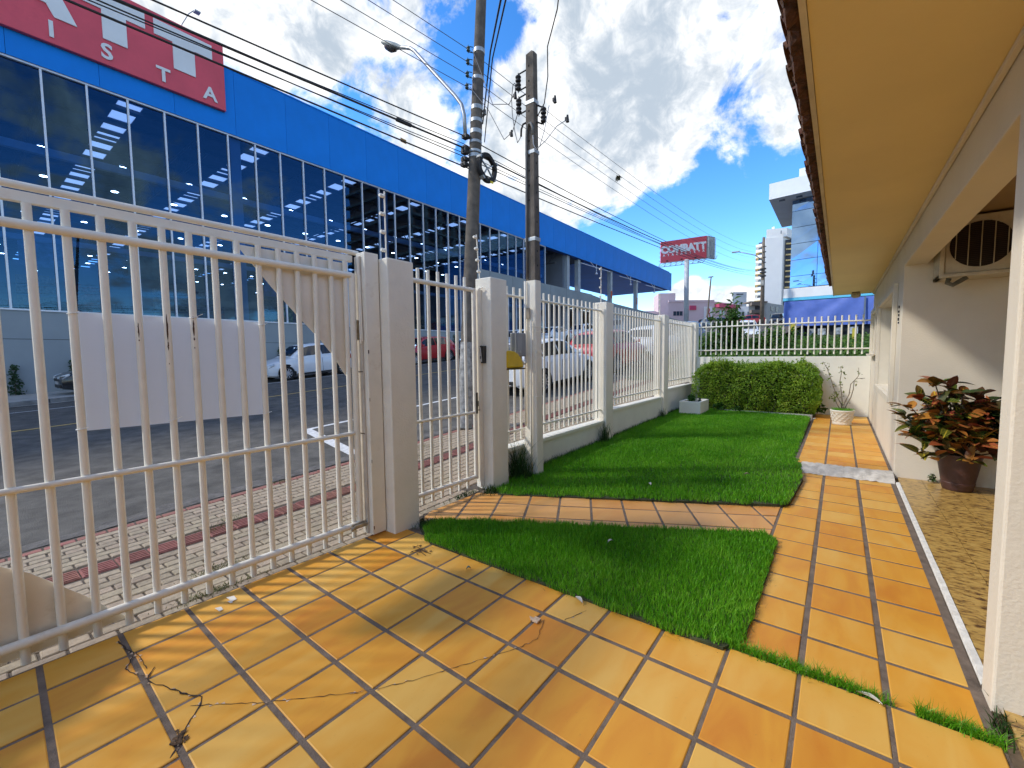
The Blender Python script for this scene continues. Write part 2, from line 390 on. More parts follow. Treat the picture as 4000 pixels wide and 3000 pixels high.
def tilemat(name, c1, c2, c3):
    """glazed clay floor tile: every tile its own flame of ochre, streaks of glaze, thin grime"""
    m = bpy.data.materials.new(name); m.use_nodes = True
    N, L = m.node_tree.nodes, m.node_tree.links; b = N['Principled BSDF']
    oi = N.new('ShaderNodeObjectInfo'); tc = N.new('ShaderNodeTexCoord'); mp = N.new('ShaderNodeMapping')
    k = N.new('ShaderNodeMath'); k.operation = 'MULTIPLY'; k.inputs[1].default_value = 53.0
    L.new(oi.outputs['Random'], k.inputs[0]); L.new(k.outputs[0], mp.inputs['Location'])
    mp.inputs['Scale'].default_value = (3.2, 1.0, 1.0)
    L.new(tc.outputs['Object'], mp.inputs['Vector'])
    nz = N.new('ShaderNodeTexNoise'); nz.inputs['Scale'].default_value = 2.3; nz.inputs['Detail'].default_value = 4; nz.inputs['Distortion'].default_value = 0.6
    L.new(mp.outputs[0], nz.inputs['Vector'])
    f = N.new('ShaderNodeMath'); f.operation = 'MULTIPLY'; f.inputs[1].default_value = 11.7; L.new(oi.outputs['Random'], f.inputs[0])
    fr = N.new('ShaderNodeMath'); fr.operation = 'FRACT'; L.new(f.outputs[0], fr.inputs[0])
    mx0 = N.new('ShaderNodeMath'); mx0.operation = 'MULTIPLY_ADD'; mx0.inputs[1].default_value = 0.62; L.new(fr.outputs[0], mx0.inputs[0])
    n2 = N.new('ShaderNodeMapRange'); n2.inputs[1].default_value = 0.3; n2.inputs[2].default_value = 0.75; n2.inputs[4].default_value = 0.5; L.new(nz.outputs['Fac'], n2.inputs[0])
    L.new(n2.outputs[0], mx0.inputs[2])
    rp = N.new('ShaderNodeValToRGB'); e = rp.color_ramp.elements
    e[0].position, e[0].color = 0.05, (*c1, 1); e[1].position, e[1].color = 0.95, (*c3, 1); x = e.new(0.5); x.color = (*c2, 1)
    L.new(mx0.outputs[0], rp.inputs[0])
    # grime: small specks and faint smears
    g = N.new('ShaderNodeTexNoise'); g.inputs['Scale'].default_value = 38; g.inputs['Detail'].default_value = 6; g.inputs['Roughness'].default_value = 0.75
    L.new(tc.outputs['Object'], g.inputs['Vector'])
    gm = N.new('ShaderNodeMapRange'); gm.inputs[1].default_value = 0.63; gm.inputs[2].default_value = 0.80; gm.inputs[4].default_value = 0.8; L.new(g.outputs['Fac'], gm.inputs[0])
    dx = N.new('ShaderNodeMix'); dx.data_type = 'RGBA'; L.new(gm.outputs[0], dx.inputs[0]); L.new(rp.outputs[0], dx.inputs[6]); dx.inputs[7].default_value = (0.16, 0.09, 0.035, 1)
    L.new(dx.outputs[2], b.inputs['Base Color'])
    rr = N.new('ShaderNodeMapRange'); rr.inputs[3].default_value = 0.42; rr.inputs[4].default_value = 0.62; L.new(nz.outputs['Fac'], rr.inputs[0])
    L.new(rr.outputs[0], b.inputs['Roughness']); b.inputs['Specular IOR Level'].default_value = 0.4
    bn = N.new('ShaderNodeTexNoise'); bn.inputs['Scale'].default_value = 9; bn.inputs['Detail'].default_value = 4; L.new(tc.outputs['Object'], bn.inputs['Vector'])
    bu = N.new('ShaderNodeBump'); bu.inputs['Strength'].default_value = 0.12; bu.inputs['Distance'].default_value = 0.01; L.new(bn.outputs['Fac'], bu.inputs['Height']); L.new(bu.outputs[0], b.inputs['Normal'])
    MATS[name] = m; return m
M_tile = tilemat('tile_ochre', (0.58, 0.20, 0.014), (0.68, 0.315, 0.030), (0.72, 0.415, 0.085))
M_tile2 = tilemat('tile_ochre_pale', (0.60, 0.25, 0.05), (0.66, 0.33, 0.09), (0.70, 0.36, 0.13))

# ------------------------------------------------------------------ ground sheet
xs = [-900, -400, -200, -120, -80, -50, -30, -20.8, -14, -8, -5, -3.3, -3.22, 0, 3, 8, 20, 50, 120, 300, 900]
ys = [-900, -300, -100, -40, -15, -3, 0, 6, 12.24, 12.38, 16, 22, 30, 40, 55, 75, 100, 130, 170, 260, 500, 900]
def bank_z(y): return float(np.interp(y, [12, 25, 40, 56, 75, 110, 150, 300], [.72, 1.45, 2.15, 3.0, 5.5, 9.0, 12, 14]))
def terr(x, y):
    z = s_(y) - 0.35
    if x >= -3.25 and y <= 12.3: z = min(z, -0.25)
    elif x >= -5.1 and y > 12.3: z = min(z, bank_z(y) - 0.3)
    if x <= -22: z -= 0.2
    return z
struct(MB().grid([[(x, y, terr(x, y)) for y in ys] for x in xs]).build('ground', mat('ground_earth', (0.11, 0.10, 0.07), 0.95, 0.3, 0.4, 0.3, 5), smooth=True))

# ------------------------------------------------------------------ road with markings
yr = [-60, -45, -30, -20, -12, -6, -3] + [i * 1.0 for i in range(-2, 40)] + [42, 46, 50, 55, 60, 66, 72, 80, 88, 96, 105, 115, 130, 150]
def strip(xa, xb, dz, y0, y1, nx=2, f=road_z, step=1.0):
    yy = [y0] + [y for y in yr if y0 + 0.05 < y < y1 - 0.05] + [y1]
    return [[(xa + (xb - xa) * i / (nx - 1), y, f(xa + (xb - xa) * i / (nx - 1), y) + dz) for y in yy] for i in range(nx)]
road = struct(MB().grid([[(x, y, road_z(x, y)) for y in yr] for x in np.linspace(-20.6, -5.36, 14)]).build('road', M_asph, smooth=True))
MB().grid(strip(-13.42, -13.30, 0.005, -40, 120)).build('centre_line', M_yellow, road)
MB().grid(strip(-18.16, -18.03, 0.005, -40, 120)).build('edge_line', M_paint, road)
MB().grid(strip(-7.96, -7.84, 0.005, 3.95, 60)).build('parking_line', M_paint, road)
m = MB(); P4 = [(-7.9, 4.10), (-7.9, 3.92), (-5.55, 3.45), (-5.55, 3.63)]
nseg = 8; A_ = [(P4[0][0] + (P4[3][0] - P4[0][0]) * i / nseg, P4[0][1] + (P4[3][1] - P4[0][1]) * i / nseg) for i in range(nseg + 1)]
B_ = [(P4[1][0] + (P4[2][0] - P4[1][0]) * i / nseg, P4[1][1] + (P4[2][1] - P4[1][1]) * i / nseg) for i in range(nseg + 1)]
m.grid([[(x, y, road_z(x, y) + 0.006) for x, y in A_], [(x, y, road_z(x, y) + 0.006) for x, y in B_]])
m.build('parking_line', M_paint, road)
# worn gutter strip where the asphalt breaks up against the pavement
r_ = random.Random(5); yy = np.arange(-3, 12, 0.12)
edge_in = [-5.62 + 0.10 * mnoise.noise((y * 0.9, 1.3, 0)) + 0.03 * r_.uniform(-1, 1) for y in yy]
m = MB().grid([[(-5.37, y, road_z(-5.37, y) + 0.006 + 0.004 * r_.uniform(-1, 1)) for y in yy], [(-5.46, y, road_z(-5.46, y) + 0.004 + 0.012 * r_.random()) for y in yy], [(e + .06, y, road_z(e, y) + 0.003 + 0.010 * r_.random()) for e, y in zip(edge_in, yy)], [(e, y, road_z(e, y) - 0.004) for e, y in zip(edge_in, yy)]])
m.build('gutter', M_asph_old, road)

# far pavement and kerb
fw = lambda x, y: road_z(-20.6, y) + 0.15
far_walk = struct(MB().grid(strip(-24.6, -20.75, 0, -40, 120, 2, fw)).build('pavement', M_conc))
kb = MB()
yy = [-40, -20, -10, -5] + [i * 1.0 for i in range(-4, 60)] + [70, 90, 120]
for a, b_ in zip(yy[:-1], yy[1:]):
    g = 0.012
    za, zb = road_z(-20.6, a), road_z(-20.6, b_)
    kb.add([(-20.76, a + g, za - .1), (-20.60, a + g, za - .1), (-20.60, b_ - g, zb - .1), (-20.76, b_ - g, zb - .1), (-20.76, a + g, za + .153), (-20.62, a + g, za + .153), (-20.62, b_ - g, zb + .153), (-20.76, b_ - g, zb + .153)],
           [(4, 5, 6, 7), (1, 2, 6, 5), (0, 1, 5, 4), (2, 3, 7, 6)])
struct(kb.build('kerb', M_kerb))
MB().grid(strip(-20.58, -20.38, 0.02, -40, 120)).build('gutter', M_conc, road)

# near pavement: sand bed and pavers
yw = [-30, -20, -12, -6, -3] + [i * 0.5 for i in range(-4, 60)] + [32, 36, 42, 50, 60]
walk = struct(MB().grid([[(x, y, walk_z(x, y) - 0.012) for y in yw] for x in np.linspace(-5.40, -3.20, 8)]).build('pavement', M_pavbed))
MB().grid([[(x, y, walk_z(x, y) - 0.012) for y in (-3, -1, 0, 1, 2, 3, 3.58)] for x in (-3.20, -3.092)]).build('threshold_bed', M_pavbed, walk)
walk.name = 'front_pavement'
def brick_mesh(name, mt, lx, ly, h=0.05, ch=0.006, grooves=0):
    b = MB()
    x0, y0 = lx / 2, ly / 2
    ring = lambda dx, dy, z: [(-dx, -dy, z), (dx, -dy, z), (dx, dy, z), (-dx, dy, z)]
    vs = ring(x0, y0, -h) + ring(x0, y0, -ch) + ring(x0 - ch, y0 - ch, 0)
    fs = [(0 + i, (i + 1) % 4, 4 + (i + 1) % 4, 4 + i) for i in range(4)] + [(4 + i, 4 + (i + 1) % 4, 8 + (i + 1) % 4, 8 + i) for i in range(4)] + [(8, 9, 10, 11)]
    b.add(vs, fs)
    for g in range(grooves):                    # raised ribs of the tactile pavers
        yc = -lx / 2 + lx * (g + .5) / grooves
        b.box(yc - 0.009, yc + 0.009, -y0 + 0.012, y0 - 0.012, -0.001, 0.005)
    return b.mesh(name, mt)
PB = {'tan': brick_mesh('paver', M_pav, 0.090, 0.188), 'red': brick_mesh('paver', M_pavr, 0.090, 0.188), 'rib': brick_mesh('paver', M_pavr, 0.192, 0.192, grooves=5)}
bricks = []
r_ = random.Random(11)
rows = []
x = -3.165
while x > -5.30:
    rows.append(x); x -= 0.1
for ri, x in enumerate(rows):
    if -4.47 < x < -4.25: continue
    kind = 'red' if x < -5.24 else 'tan'
    off = 0.1 * (ri % 2) + r_.uniform(-.006, .006)
    y = -2.0 + off
    while y < 24:
        if x < -3.3 or y < 3.45: bricks.append((kind, x, y))
        y += 0.2
y = -2.0
while y < 24: bricks.append(('rib', -4.36, y)); y += 0.2
def bscore(b): return (b[1]) ** 2 + (b[2]) ** 2 + (60 if b[2] < -0.1 or b[2] > 4 else 0)
bricks.sort(key=bscore)
def bpose(b):
    k, x, y = b; e = 0.05
    z = walk_z(x, y); sx = (walk_z(x + e, y) - walk_z(x - e, y)) / (2 * e); sy = (walk_z(x, y + e) - walk_z(x, y - e)) / (2 * e)
    return z + r_.uniform(-.0022, .0022), math.atan(sy) + r_.uniform(-.008, .008), -math.atan(sx) + r_.uniform(-.01, .01), r_.uniform(-.012, .012)
for b in bricks[:300]:
    z, rx, ry, rz = bpose(b)
    inst('paver', PB[b[0]], walk, (b[1], b[2], z), (rx, ry, rz))
rest = {k: MB() for k in PB}
for b in bricks[300:]:
    z, rx, ry, rz = bpose(b)
    Mx = Matrix.Translation((b[1], b[2], z)) @ Matrix.Rotation(rz, 4, 'Z') @ Matrix.Rotation(ry, 4, 'Y') @ Matrix.Rotation(rx, 4, 'X')
    me = PB[b[0]]
    rest[b[0]].add([Mx @ v.co for v in me.vertices], [tuple(p.vertices) for p in me.polygons])
for k, mt in (('tan', M_pav), ('red', M_pavr), ('rib', M_pavr)): rest[k].build('far_pavers', mt, walk)['kind'] = 'stuff'

# ------------------------------------------------------------------ the tiled yard
def clip(poly, a, b):
    """keep the part of a 2-D polygon left of the line a->b"""
    out = []; n = len(poly)
    sd = lambda p: (b[0] - a[0]) * (p[1] - a[1]) - (b[1] - a[1]) * (p[0] - a[0])
    for i in range(n):
        p, q = poly[i], poly[(i + 1) % n]; sp, sq = sd(p), sd(q)
        if sp >= 0: out.append(p)
        if sp * sq < 0:
            t = sp / (sp - sq); out.append((p[0] + (q[0] - p[0]) * t, p[1] + (q[1] - p[1]) * t))
    return out
def area(p): return 0.5 * sum(p[i][0] * p[(i + 1) % len(p)][1] - p[(i + 1) % len(p)][0] * p[i][1] for i in range(len(p)))
def tile(parent, poly, z, mt, h=0.02, ch=0.004):
    if len(poly) < 3 or abs(area(poly)) < 0.0012: return
    if area(poly) < 0: poly = poly[::-1]
    cx = sum(p[0] for p in poly) / len(poly); cy = sum(p[1] for p in poly) / len(poly); n = len(poly)
    zf = z if callable(z) else (lambda x, y: z)
    dz = rng.uniform(-.0015, .0015); tx, ty = rng.uniform(-.006, .006), rng.uniform(-.006, .006)
    Z = lambda x, y, o: zf(x, y) + dz + tx * (x - cx) + ty * (y - cy) + o
    ins = []
    for i in range(n):
        p = poly[i]; d = math.hypot(cx - p[0], cy - p[1]) or 1
        ins.append((p[0] + (cx - p[0]) / d * ch * 1.4, p[1] + (cy - p[1]) / d * ch * 1.4))
    m = MB()
    vs = [(x, y, Z(x, y, -h)) for x, y in poly] + [(x, y, Z(x, y, -ch * .6)) for x, y in poly] + [(x, y, Z(x, y, 0)) for x, y in ins]
    m.add(vs, [(i, (i + 1) % n, n + (i + 1) % n, n + i) for i in range(n)] + [(n + i, n + (i + 1) % n, 2 * n + (i + 1) % n, 2 * n + i) for i in range(n)] + [tuple(range(2 * n, 3 * n))])
    me = m.mesh('tile', mt, (cx, cy, zf(cx, cy)))
    return inst('tile', me, parent, (cx, cy, zf(cx, cy)))
drive = struct(MB().box(-3.09, 0.55, -4, 2.40, -0.2, -0.004).build('driveway', M_grout))
colX = [-3.075, -2.82, -2.535, -2.227, -1.928, -1.625, -1.324, -1.022, -0.712, -0.400, -0.100, 0.213, 0.545]
def rowY(k, x):
    ends = {0: (.187, .06), 1: (.487, .40), 2: (.787, .72), 3: (1.09, 1.045), 4: (1.388, 1.348), 5: (1.70, 1.675), 6: (2.02, 2.013), 7: (2.345, 2.338)}
    if k < 0: a, b = ends[0]; a += .305 * k; b += .325 * k
    else: a, b = ends[k]
    return a + (b - a) * (x + 3.05) / 3.05
for i in range(len(colX) - 1):
    for k in range(-9, 7):
        x0, x1 = colX[i] + (0.009 if i else 0), colX[i + 1] - 0.009
        g = 0.0125
        tile(drive, [(x0, rowY(k, x0) + g), (x1, rowY(k, x1) + g), (x1, rowY(k + 1, x1) - g), (x0, rowY(k + 1, x0) - g)], 0.0, M_tile)
# path along the house, in two levels
path = struct(MB().box(-0.41, 0.548, 2.405, 6.60, -0.2, -0.004).build('garden_path', M_grout))
PYs = [2.335, 2.663, 2.992, 3.325, 3.672, 3.987, 4.308, 4.640, 4.960, 5.268, 5.572, 5.917, 6.215, 6.42]
PX3 = [-0.400, -0.100, 0.213, 0.525]
for i in range(3):
    for a, b in zip(PYs[:-1], PYs[1:]):
        tile(path, [(PX3[i] + .014, a + .012), (PX3[i + 1] - .014, a + .012), (PX3[i + 1] - .014, b - .012), (PX3[i] + .014, b - .012)], 0.0, M_tile)
upz = lambda x, y: 0.072 - 0.0035 * (y - 6.6)
upath = struct(MB().add([(-0.43, 6.6, -.1), (.545, 6.6, -.1), (.545, 12.2, -.1), (-0.43, 12.2, -.1), (-0.43, 6.6, upz(0, 6.6) - .004), (.545, 6.6, upz(0, 6.6) - .004), (.545, 12.2, upz(0, 12.2) - .004), (-0.43, 12.2, upz(0, 12.2) - .004)],
      [(0, 3, 2, 1), (4, 5, 6, 7), (0, 1, 5, 4), (1, 2, 6, 5), (2, 3, 7, 6), (3, 0, 4, 7)]).build('raised_path', M_grout))
y = 6.63
while y < 12.1:
    for i in range(3):
        tile(upath, [(PX3[i] + .012, y + .011), (PX3[i + 1] - .010, y + .011), (PX3[i + 1] - .010, min(y + .314, 12.19)), (PX3[i] + .012, min(y + .314, 12.19))], upz, M_tile)
    y += 0.325
# rough cement lip between the two levels
m = MB(); r_ = random.Random(3)
pro = [(6.36, 0.002), (6.40, .028), (6.47, .048), (6.56, .072), (6.62, .083), (6.66, .078)]
m.grid([[(x, yy_ + r_.uniform(-.012, .012) + .03 * (x - .1), max(0.001, zz + r_.uniform(-.008, .008))) for yy_, zz in pro] for x in np.linspace(-0.345, 0.545, 34)])
struct(m.build('cement_step', mat('cement_wash', (0.62, 0.58, 0.51), 0.9, 0.15, 12, 0.5, 50, dirt=((0.22, 0.19, 0.14), 9, 0.6)), smooth=True))
# slanting path to the small gate: three rows of tiles
mid = struct(MB().prism([(-3.10, 2.66, -.2), (-2.78, 2.55, -.2), (-0.405, 3.97, -.2), (-0.405, 4.84, -.2), (-2.92, 3.50, -.2), (-3.10, 3.56, -.2)], (0, 0, 0.1965)).build('entrance_path', M_grout))
O = Vector((-2.73, 3.567)); U = Vector((2.316, 1.229)).normalized(); V = Vector((0.46, -0.888)).normalized(); V = (V - U * V.dot(U)).normalized()
def local(u, v): p = O + U * u + V * v; return (p.x, p.y)
vb = [-0.06, 0.245, 0.57, 0.90]
bounds = [((-0.408, 3.8), (-0.408, 5.0)), ((-3.09, 3.6), (-3.09, 2.5)), ((-3.2, 2.555), (-2.0, 2.95))]
u = -0.72
while u < 3.1:
    for a, b in zip(vb[:-1], vb[1:]):
        poly = [local(u + .011, b - .011), local(u + .298, b - .011), local(u + .298, a + .011), local(u + .011, a + .011)]
        if area(poly) < 0: poly = poly[::-1]
        for p, q in bounds: poly = clip(poly, p, q) if poly else poly
        poly = clip(poly, (-2.9, 2.60), (-0.405, 3.985)) if poly else poly
        tile(mid, poly, 0.001, M_tile2)
    u += 0.309
# cracks and chips in the driveway tiles: thin open joints with broken glaze
M_crack = mat('crack', (0.05, 0.03, 0.018), 0.95, 0.3, 30)
M_chip = mat('bare_clay', (0.62, 0.45, 0.30), 0.9, 0.2, 40)
def crack(pts, w, seed):
    r_ = random.Random(seed); P = []
    for (x0, y0), (x1, y1) in zip(pts[:-1], pts[1:]):
        n = max(2, int(math.hypot(x1 - x0, y1 - y0) / 0.022))
        for i in range(n): P.append((x0 + (x1 - x0) * i / n + r_.uniform(-.005, .005), y0 + (y1 - y0) * i / n + r_.uniform(-.005, .005)))
    P.append(pts[-1]); m = MB(); ch = MB(); L_, R_ = [], []
    for i, p in enumerate(P):
        q = P[min(i + 1, len(P) - 1)]; o = P[max(i - 1, 0)]; d = Vector((q[0] - o[0], q[1] - o[1])).normalized(); nn = (-d.y, d.x); ww = w * r_.uniform(.35, 1.3)
        L_.append((p[0] + nn[0] * ww, p[1] + nn[1] * ww, .0028)); R_.append((p[0] - nn[0] * ww, p[1] - nn[1] * ww, .0028))
        if r_.random() < 0.30:
            s = r_.choice((-1, 1)); a = r_.uniform(.008, .022)
            ch.add([(p[0] + nn[0] * s * ww, p[1] + nn[1] * s * ww, .0024), (p[0] + d.x * a + nn[0] * s * ww, p[1] + d.y * a + nn[1] * s * ww, .0024), (p[0] + d.x * a * .6 + nn[0] * s * (ww + a * .6), p[1] + d.y * a * .6 + nn[1] * s * (ww + a * .6), .0024)], [(0, 1, 2)])
    m.grid([L_, R_]).build('crack', M_crack, drive)
    if ch.v: ch.build('chip', M_chip, drive)
crack([(-1.28, 1.96), (-1.22, 1.80), (-1.27, 1.66), (-1.33, 1.56), (-1.42, 1.40), (-1.52, 1.22), (-1.62, 1.08), (-1.70, 0.99), (-1.83, 0.86), (-1.93, 0.76), (-2.05, 0.66), (-2.18, 0.55)], 0.0016, 1)
crack([(-1.19, 2.02), (-1.13, 2.18)], 0.0016, 2)
crack([(-2.60, .53), (-2.53, .48), (-2.45, .50), (-2.37, .53), (-2.28, .56), (-2.20, .60), (-2.13, .56), (-2.06, .50), (-2.0, .47), (-1.95, .42)], 0.0036, 4)
crack([(-2.83, .49), (-2.76, .47), (-2.70, .44), (-2.63, .45), (-2.57, .48)], 0.0024, 5)
crack([(-2.82, .50), (-2.72, .50), (-2.62, .50)], 0.0018, 6)
crack([(-3.0, .47), (-2.9, .475), (-2.83, .485)], 0.006, 7)

# ------------------------------------------------------------------ lawns
def lawn_z(x, y): return 0.012 + 0.0135 * max(0, y - 3.6) + 0.012 * mnoise.noise((x * .8, y * .8, 0))
lawn1 = [(-3.04, 3.62), (-2.86, 3.50), (-0.40, 4.80), (-0.34, 4.92), (-0.29, 5.9), (-0.35, 6.5), (-0.43, 6.9), (-0.44, 10.9), (-0.6, 11.1), (-3.12, 11.3), (-3.14, 4.0)]
lawn2 = [(-2.84, 2.40), (-2.55, 2.25), (-2.25, 2.255), (-0.72, 2.27), (-0.42, 2.285), (-0.345, 2.45), (-0.335, 3.3), (-0.345, 3.90), (-0.44, 4.00), (-2.60, 2.79), (-2.86, 2.62)]
def inside(p, poly):
    x, y = p[..., 0], p[..., 1]; c = np.zeros(len(p), bool); n = len(poly)
    for i in range(n):
        (x0, y0), (x1, y1) = poly[i], poly[(i + 1) % n]
        t = ((y0 > y) != (y1 > y)) & (x < (x1 - x0) * (y - y0) / (y1 - y0 + 1e-12) + x0); c ^= t
    return c
M_grass = leafmat('lawn_grass', [(0.05, 0.19, 0.006), (0.08, 0.30, 0.008), (0.13, 0.41, 0.012), (0.25, 0.54, 0.035)], 0.42, 0.3, 1.6, 0.75)
def lawn(name, poly, dens, label, seed, h, w):
    xs_ = [p[0] for p in poly]; ys_ = [p[1] for p in poly]
    n = 40; m = MB()
    c = (sum(xs_) / len(xs_), sum(ys_) / len(ys_))
    m.add([(x, y, lawn_z(x, y)) for x, y in poly] + [(x, y, -.1) for x, y in poly], [tuple(range(len(poly)))] + [(len(poly) + i, len(poly) + (i + 1) % len(poly), (i + 1) % len(poly), i) for i in range(len(poly))])
    struct(m.build(name + '_soil', M_soil))
    r = np.random.default_rng(seed); A = (max(xs_) - min(xs_)) * (max(ys_) - min(ys_)); N_ = int(A * dens)
    P = np.stack([r.uniform(min(xs_), max(xs_), N_), r.uniform(min(ys_), max(ys_), N_)], 1)
    # the cut edge wanders a few centimetres
    Q = P + 0.03 * np.stack([np.sin(P[:, 1] * 23) + np.sin(P[:, 0] * 41 + 1), np.sin(P[:, 0] * 19 + 2) + np.sin(P[:, 1] * 37)], 1) * 0.5
    P = P[inside(Q, poly)]
    P3 = np.array([(x, y, lawn_z(x, y) - 0.004) for x, y in P])
    return tag(grass_blades(name, M_grass, P3, h, w, seed=seed), label, 'grass', kind='stuff')
lawn('lawn_grass', lawn1, 8500, 'large bright green mown lawn along the white fence', 21, 0.048, 0.0027)
lawn('lawn_grass', lawn2, 21000, 'small wedge of bright green lawn between the tiled paths', 22, 0.045, 0.0020)
# grass creeping out of the joint across the driveway
r = np.random.default_rng(4); P = []
for a, b, n, w in ((-0.42, -0.02, 900, .035), (-0.02, 0.16, 420, .024), (0.16, 0.24, 60, .02), (0.30, 0.47, 480, .026), (0.45, 0.55, 240, .03)):
    x = r.uniform(a, b, n); P += list(np.stack([x, 2.345 + r.normal(0, w * .45, n) - 0.10 * np.maximum(0, x - .40), np.full(n, -.004)], 1))
tag(grass_blades('joint_grass', M_grass, np.array(P), 0.05, 0.0016, 0.9, 9), 'strip of grass growing in the joint across the driveway tiles', 'grass', kind='stuff')
# dry clippings and soil crumbs along the lawn edges
M_dry = leafmat('dry_clippings', [(0.10, 0.07, 0.03), (0.20, 0.15, 0.06), (0.12, 0.13, 0.03)], 0.8, 0.1, 5)
P = []
for (a, b) in ((lawn2[1], lawn2[2]), (lawn2[2], lawn2[3]), (lawn2[3], lawn2[4]), (lawn2[0], lawn2[1]), (lawn1[1], lawn1[2]), (lawn2[5], lawn2[7])):
    L_ = math.hypot(b[0] - a[0], b[1] - a[1]); n = int(L_ * 190)
    t = r.uniform(0, 1, n); P += [(a[0] + (b[0] - a[0]) * q + r.normal(0, .022), a[1] + (b[1] - a[1]) * q + r.normal(0, .022), .003) for q in t]
tag(grass_blades('grass_clippings', M_dry, np.array(P), 0.016, 0.0012, 2.2, 13), 'dry grass clippings strewn along the lawn edges', 'clippings', kind='stuff')
# ------------------------------------------------------------------ boundary posts
def post(name, x0, x1, y0, y1, z0, z1, label, group='masonry fence posts'):
    m = MB(); r_ = random.Random(int(y0 * 100)); n = 9
    m.box(x0, x1, y0, y1, z0, z1)
    return tag(m.build(name, M_post, bevel=0.012, seg=3), label, 'post', group)
post('fence_post', -3.15, -2.93, 2.205, 2.475, -.1, 2.295, 'tall masonry gate post beside the driveway gate, nearest of the white posts')
post('fence_post', -3.225, -3.0, 3.585, 3.865, -.1, 2.335, 'masonry gate post carrying the black intercom')
post('fence_post', -3.28, -3.06, 6.60, 6.88, -.1, 2.345, 'first white post past the concrete service pole, between two low wall lengths')
post('fence_post', -3.28, -3.06, 9.56, 9.84, -.1, 2.335, 'white post between the middle and the last railing, left of the planter box')
post('fence_post', -3.29, -3.06, 12.12, 12.42, -.1, 2.30, 'corner white post where the front fence meets the back wall')

# low walls that step up with the street
def lowwall(y0, y1, ztop, label):
    m = MB(); m.box(-3.25, -3.12, y0, y1, -.15, ztop - .05); m.box(-3.27, -3.10, y0, y1, ztop - .05, ztop)
    return tag(m.build('low_wall', M_white, bevel=0.008), label, 'wall', 'low walls under the railings')
lowwall(3.865, 6.60, 0.385, 'lowest length of white low wall behind the concrete service pole')
lowwall(6.88, 9.56, 0.535, 'middle length of white low wall beside the lawn, one step up')
lowwall(9.84, 12.12, 0.685, 'highest length of white low wall, behind the planter box')

# railings: two rails, one mesh per bar
BAR = {}
def bar_mesh(h, r, n=10):
    k = (round(h, 3), r)
    if k not in BAR:
        m = MB(); m.tube((0, 0, 0), (0, 0, h), r, n=n); me = m.mesh('bar', M_metal); shade_auto(me, 50); BAR[k] = me
    return BAR[k]
def railing(name, y0, y1, ya, n, zr0, zr1, zb0, zb1, label, X=-3.165, sp=0.1345, r=0.0155):
    t = thing(name, label, 'railing', (X, (y0 + y1) / 2, zb0), 'railings between the posts')
    MB().tube((X, y0, zr0), (X, y1, zr0), 0.0155, n=12).build('rail', M_metal, t, auto=50)
    MB().tube((X, y0, zr1), (X, y1, zr1), 0.0155, n=12).build('rail', M_metal, t, auto=50)
    me = bar_mesh(zb1 - zb0, r)
    for k in range(n): inst('bar', me, t, (X - 0.022, ya + k * sp, zb0))
railing('railing', 3.865, 6.60, 3.97, 20, 0.560, 2.205, 0.430, 2.315, 'white bar railing between the intercom post and the next post, behind the service pole')
railing('railing', 6.88, 9.56, 6.97, 20, 0.705, 2.20, 0.585, 2.315, 'middle white bar railing beside the lawn, red car behind it')
railing('railing', 9.84, 12.12, 9.93, 17, 0.845, 2.195, 0.725, 2.29, 'last white bar railing before the corner, shortest in view')
# back wall and its railing
tag(MB().box(-3.06, 0.55, 12.20, 12.36, -.2, 1.385).build('back_wall', M_white, bevel=0.008), 'white masonry wall closing the far end of the garden', 'wall')
t = thing('railing', 'white bar railing on top of the back wall, greenery behind it', 'railing', (-1.2, 12.28, 1.4), 'railings between the posts')
for zz in (1.555, 2.168): MB().tube((-3.06, 12.27, zz), (0.55, 12.27, zz), 0.017, n=12).build('rail', M_metal, t, auto=50)
me = bar_mesh(0.87, 0.017)
for k in range(28): inst('bar', me, t, (-2.975 + k * 0.1247, 12.305, 1.435))

# ------------------------------------------------------------------ driveway gate
Xg = -3.135
gate = thing('driveway_gate', 'large white tubular driveway gate with triangular corner plates', 'gate', (Xg, 0.0, 0.0))
for zz, rr in ((2.145, .024), (0.872, .0165), (0.112, .024)):
    MB().tube((Xg, -2.6, zz), (Xg, 2.005 if zz != .872 else 1.985, zz), rr, n=16).build('rail', M_metal, gate, auto=50)
me = bar_mesh(2.252, 0.0185, 14)
for k in range(14):
    inst('bar', me, gate, (Xg - 0.018, 1.845 - 0.1302 * k if k else 1.845, 0.003))
for k in range(14, 34): inst('bar', me, gate, (Xg - 0.018, 1.845 - 0.1302 * k, 0.003))
inst('bar', me, gate, (Xg - 0.018, 1.965, 0.003))
MB().tube((Xg, 2.012, 0.08), (Xg, 2.012, 2.16), 0.026, n=16).build('stile', M_metal, gate, auto=50)
pl = [(1.20, 2.242), (1.99, 2.242), (1.99, 1.30), (1.93, 1.38), (1.86, 1.50), (1.76, 1.62), (1.60, 1.785), (1.42, 1.98)]
MB().prism([(Xg - 0.048, y, z) for y, z in pl], (0.006, 0, 0)).build('gusset_plate', M_metal, gate)
pl = [(-0.62, 0.03), (0.545, 0.03), (0.47, 0.115), (0.40, 0.21), (0.19, 0.44), (0.097, 0.512), (-0.1, 0.64), (-0.62, 0.92)]
MB().prism([(Xg - 0.048, y, z) for y, z in pl], (0.006, 0, 0)).build('gusset_plate', M_metal, gate)
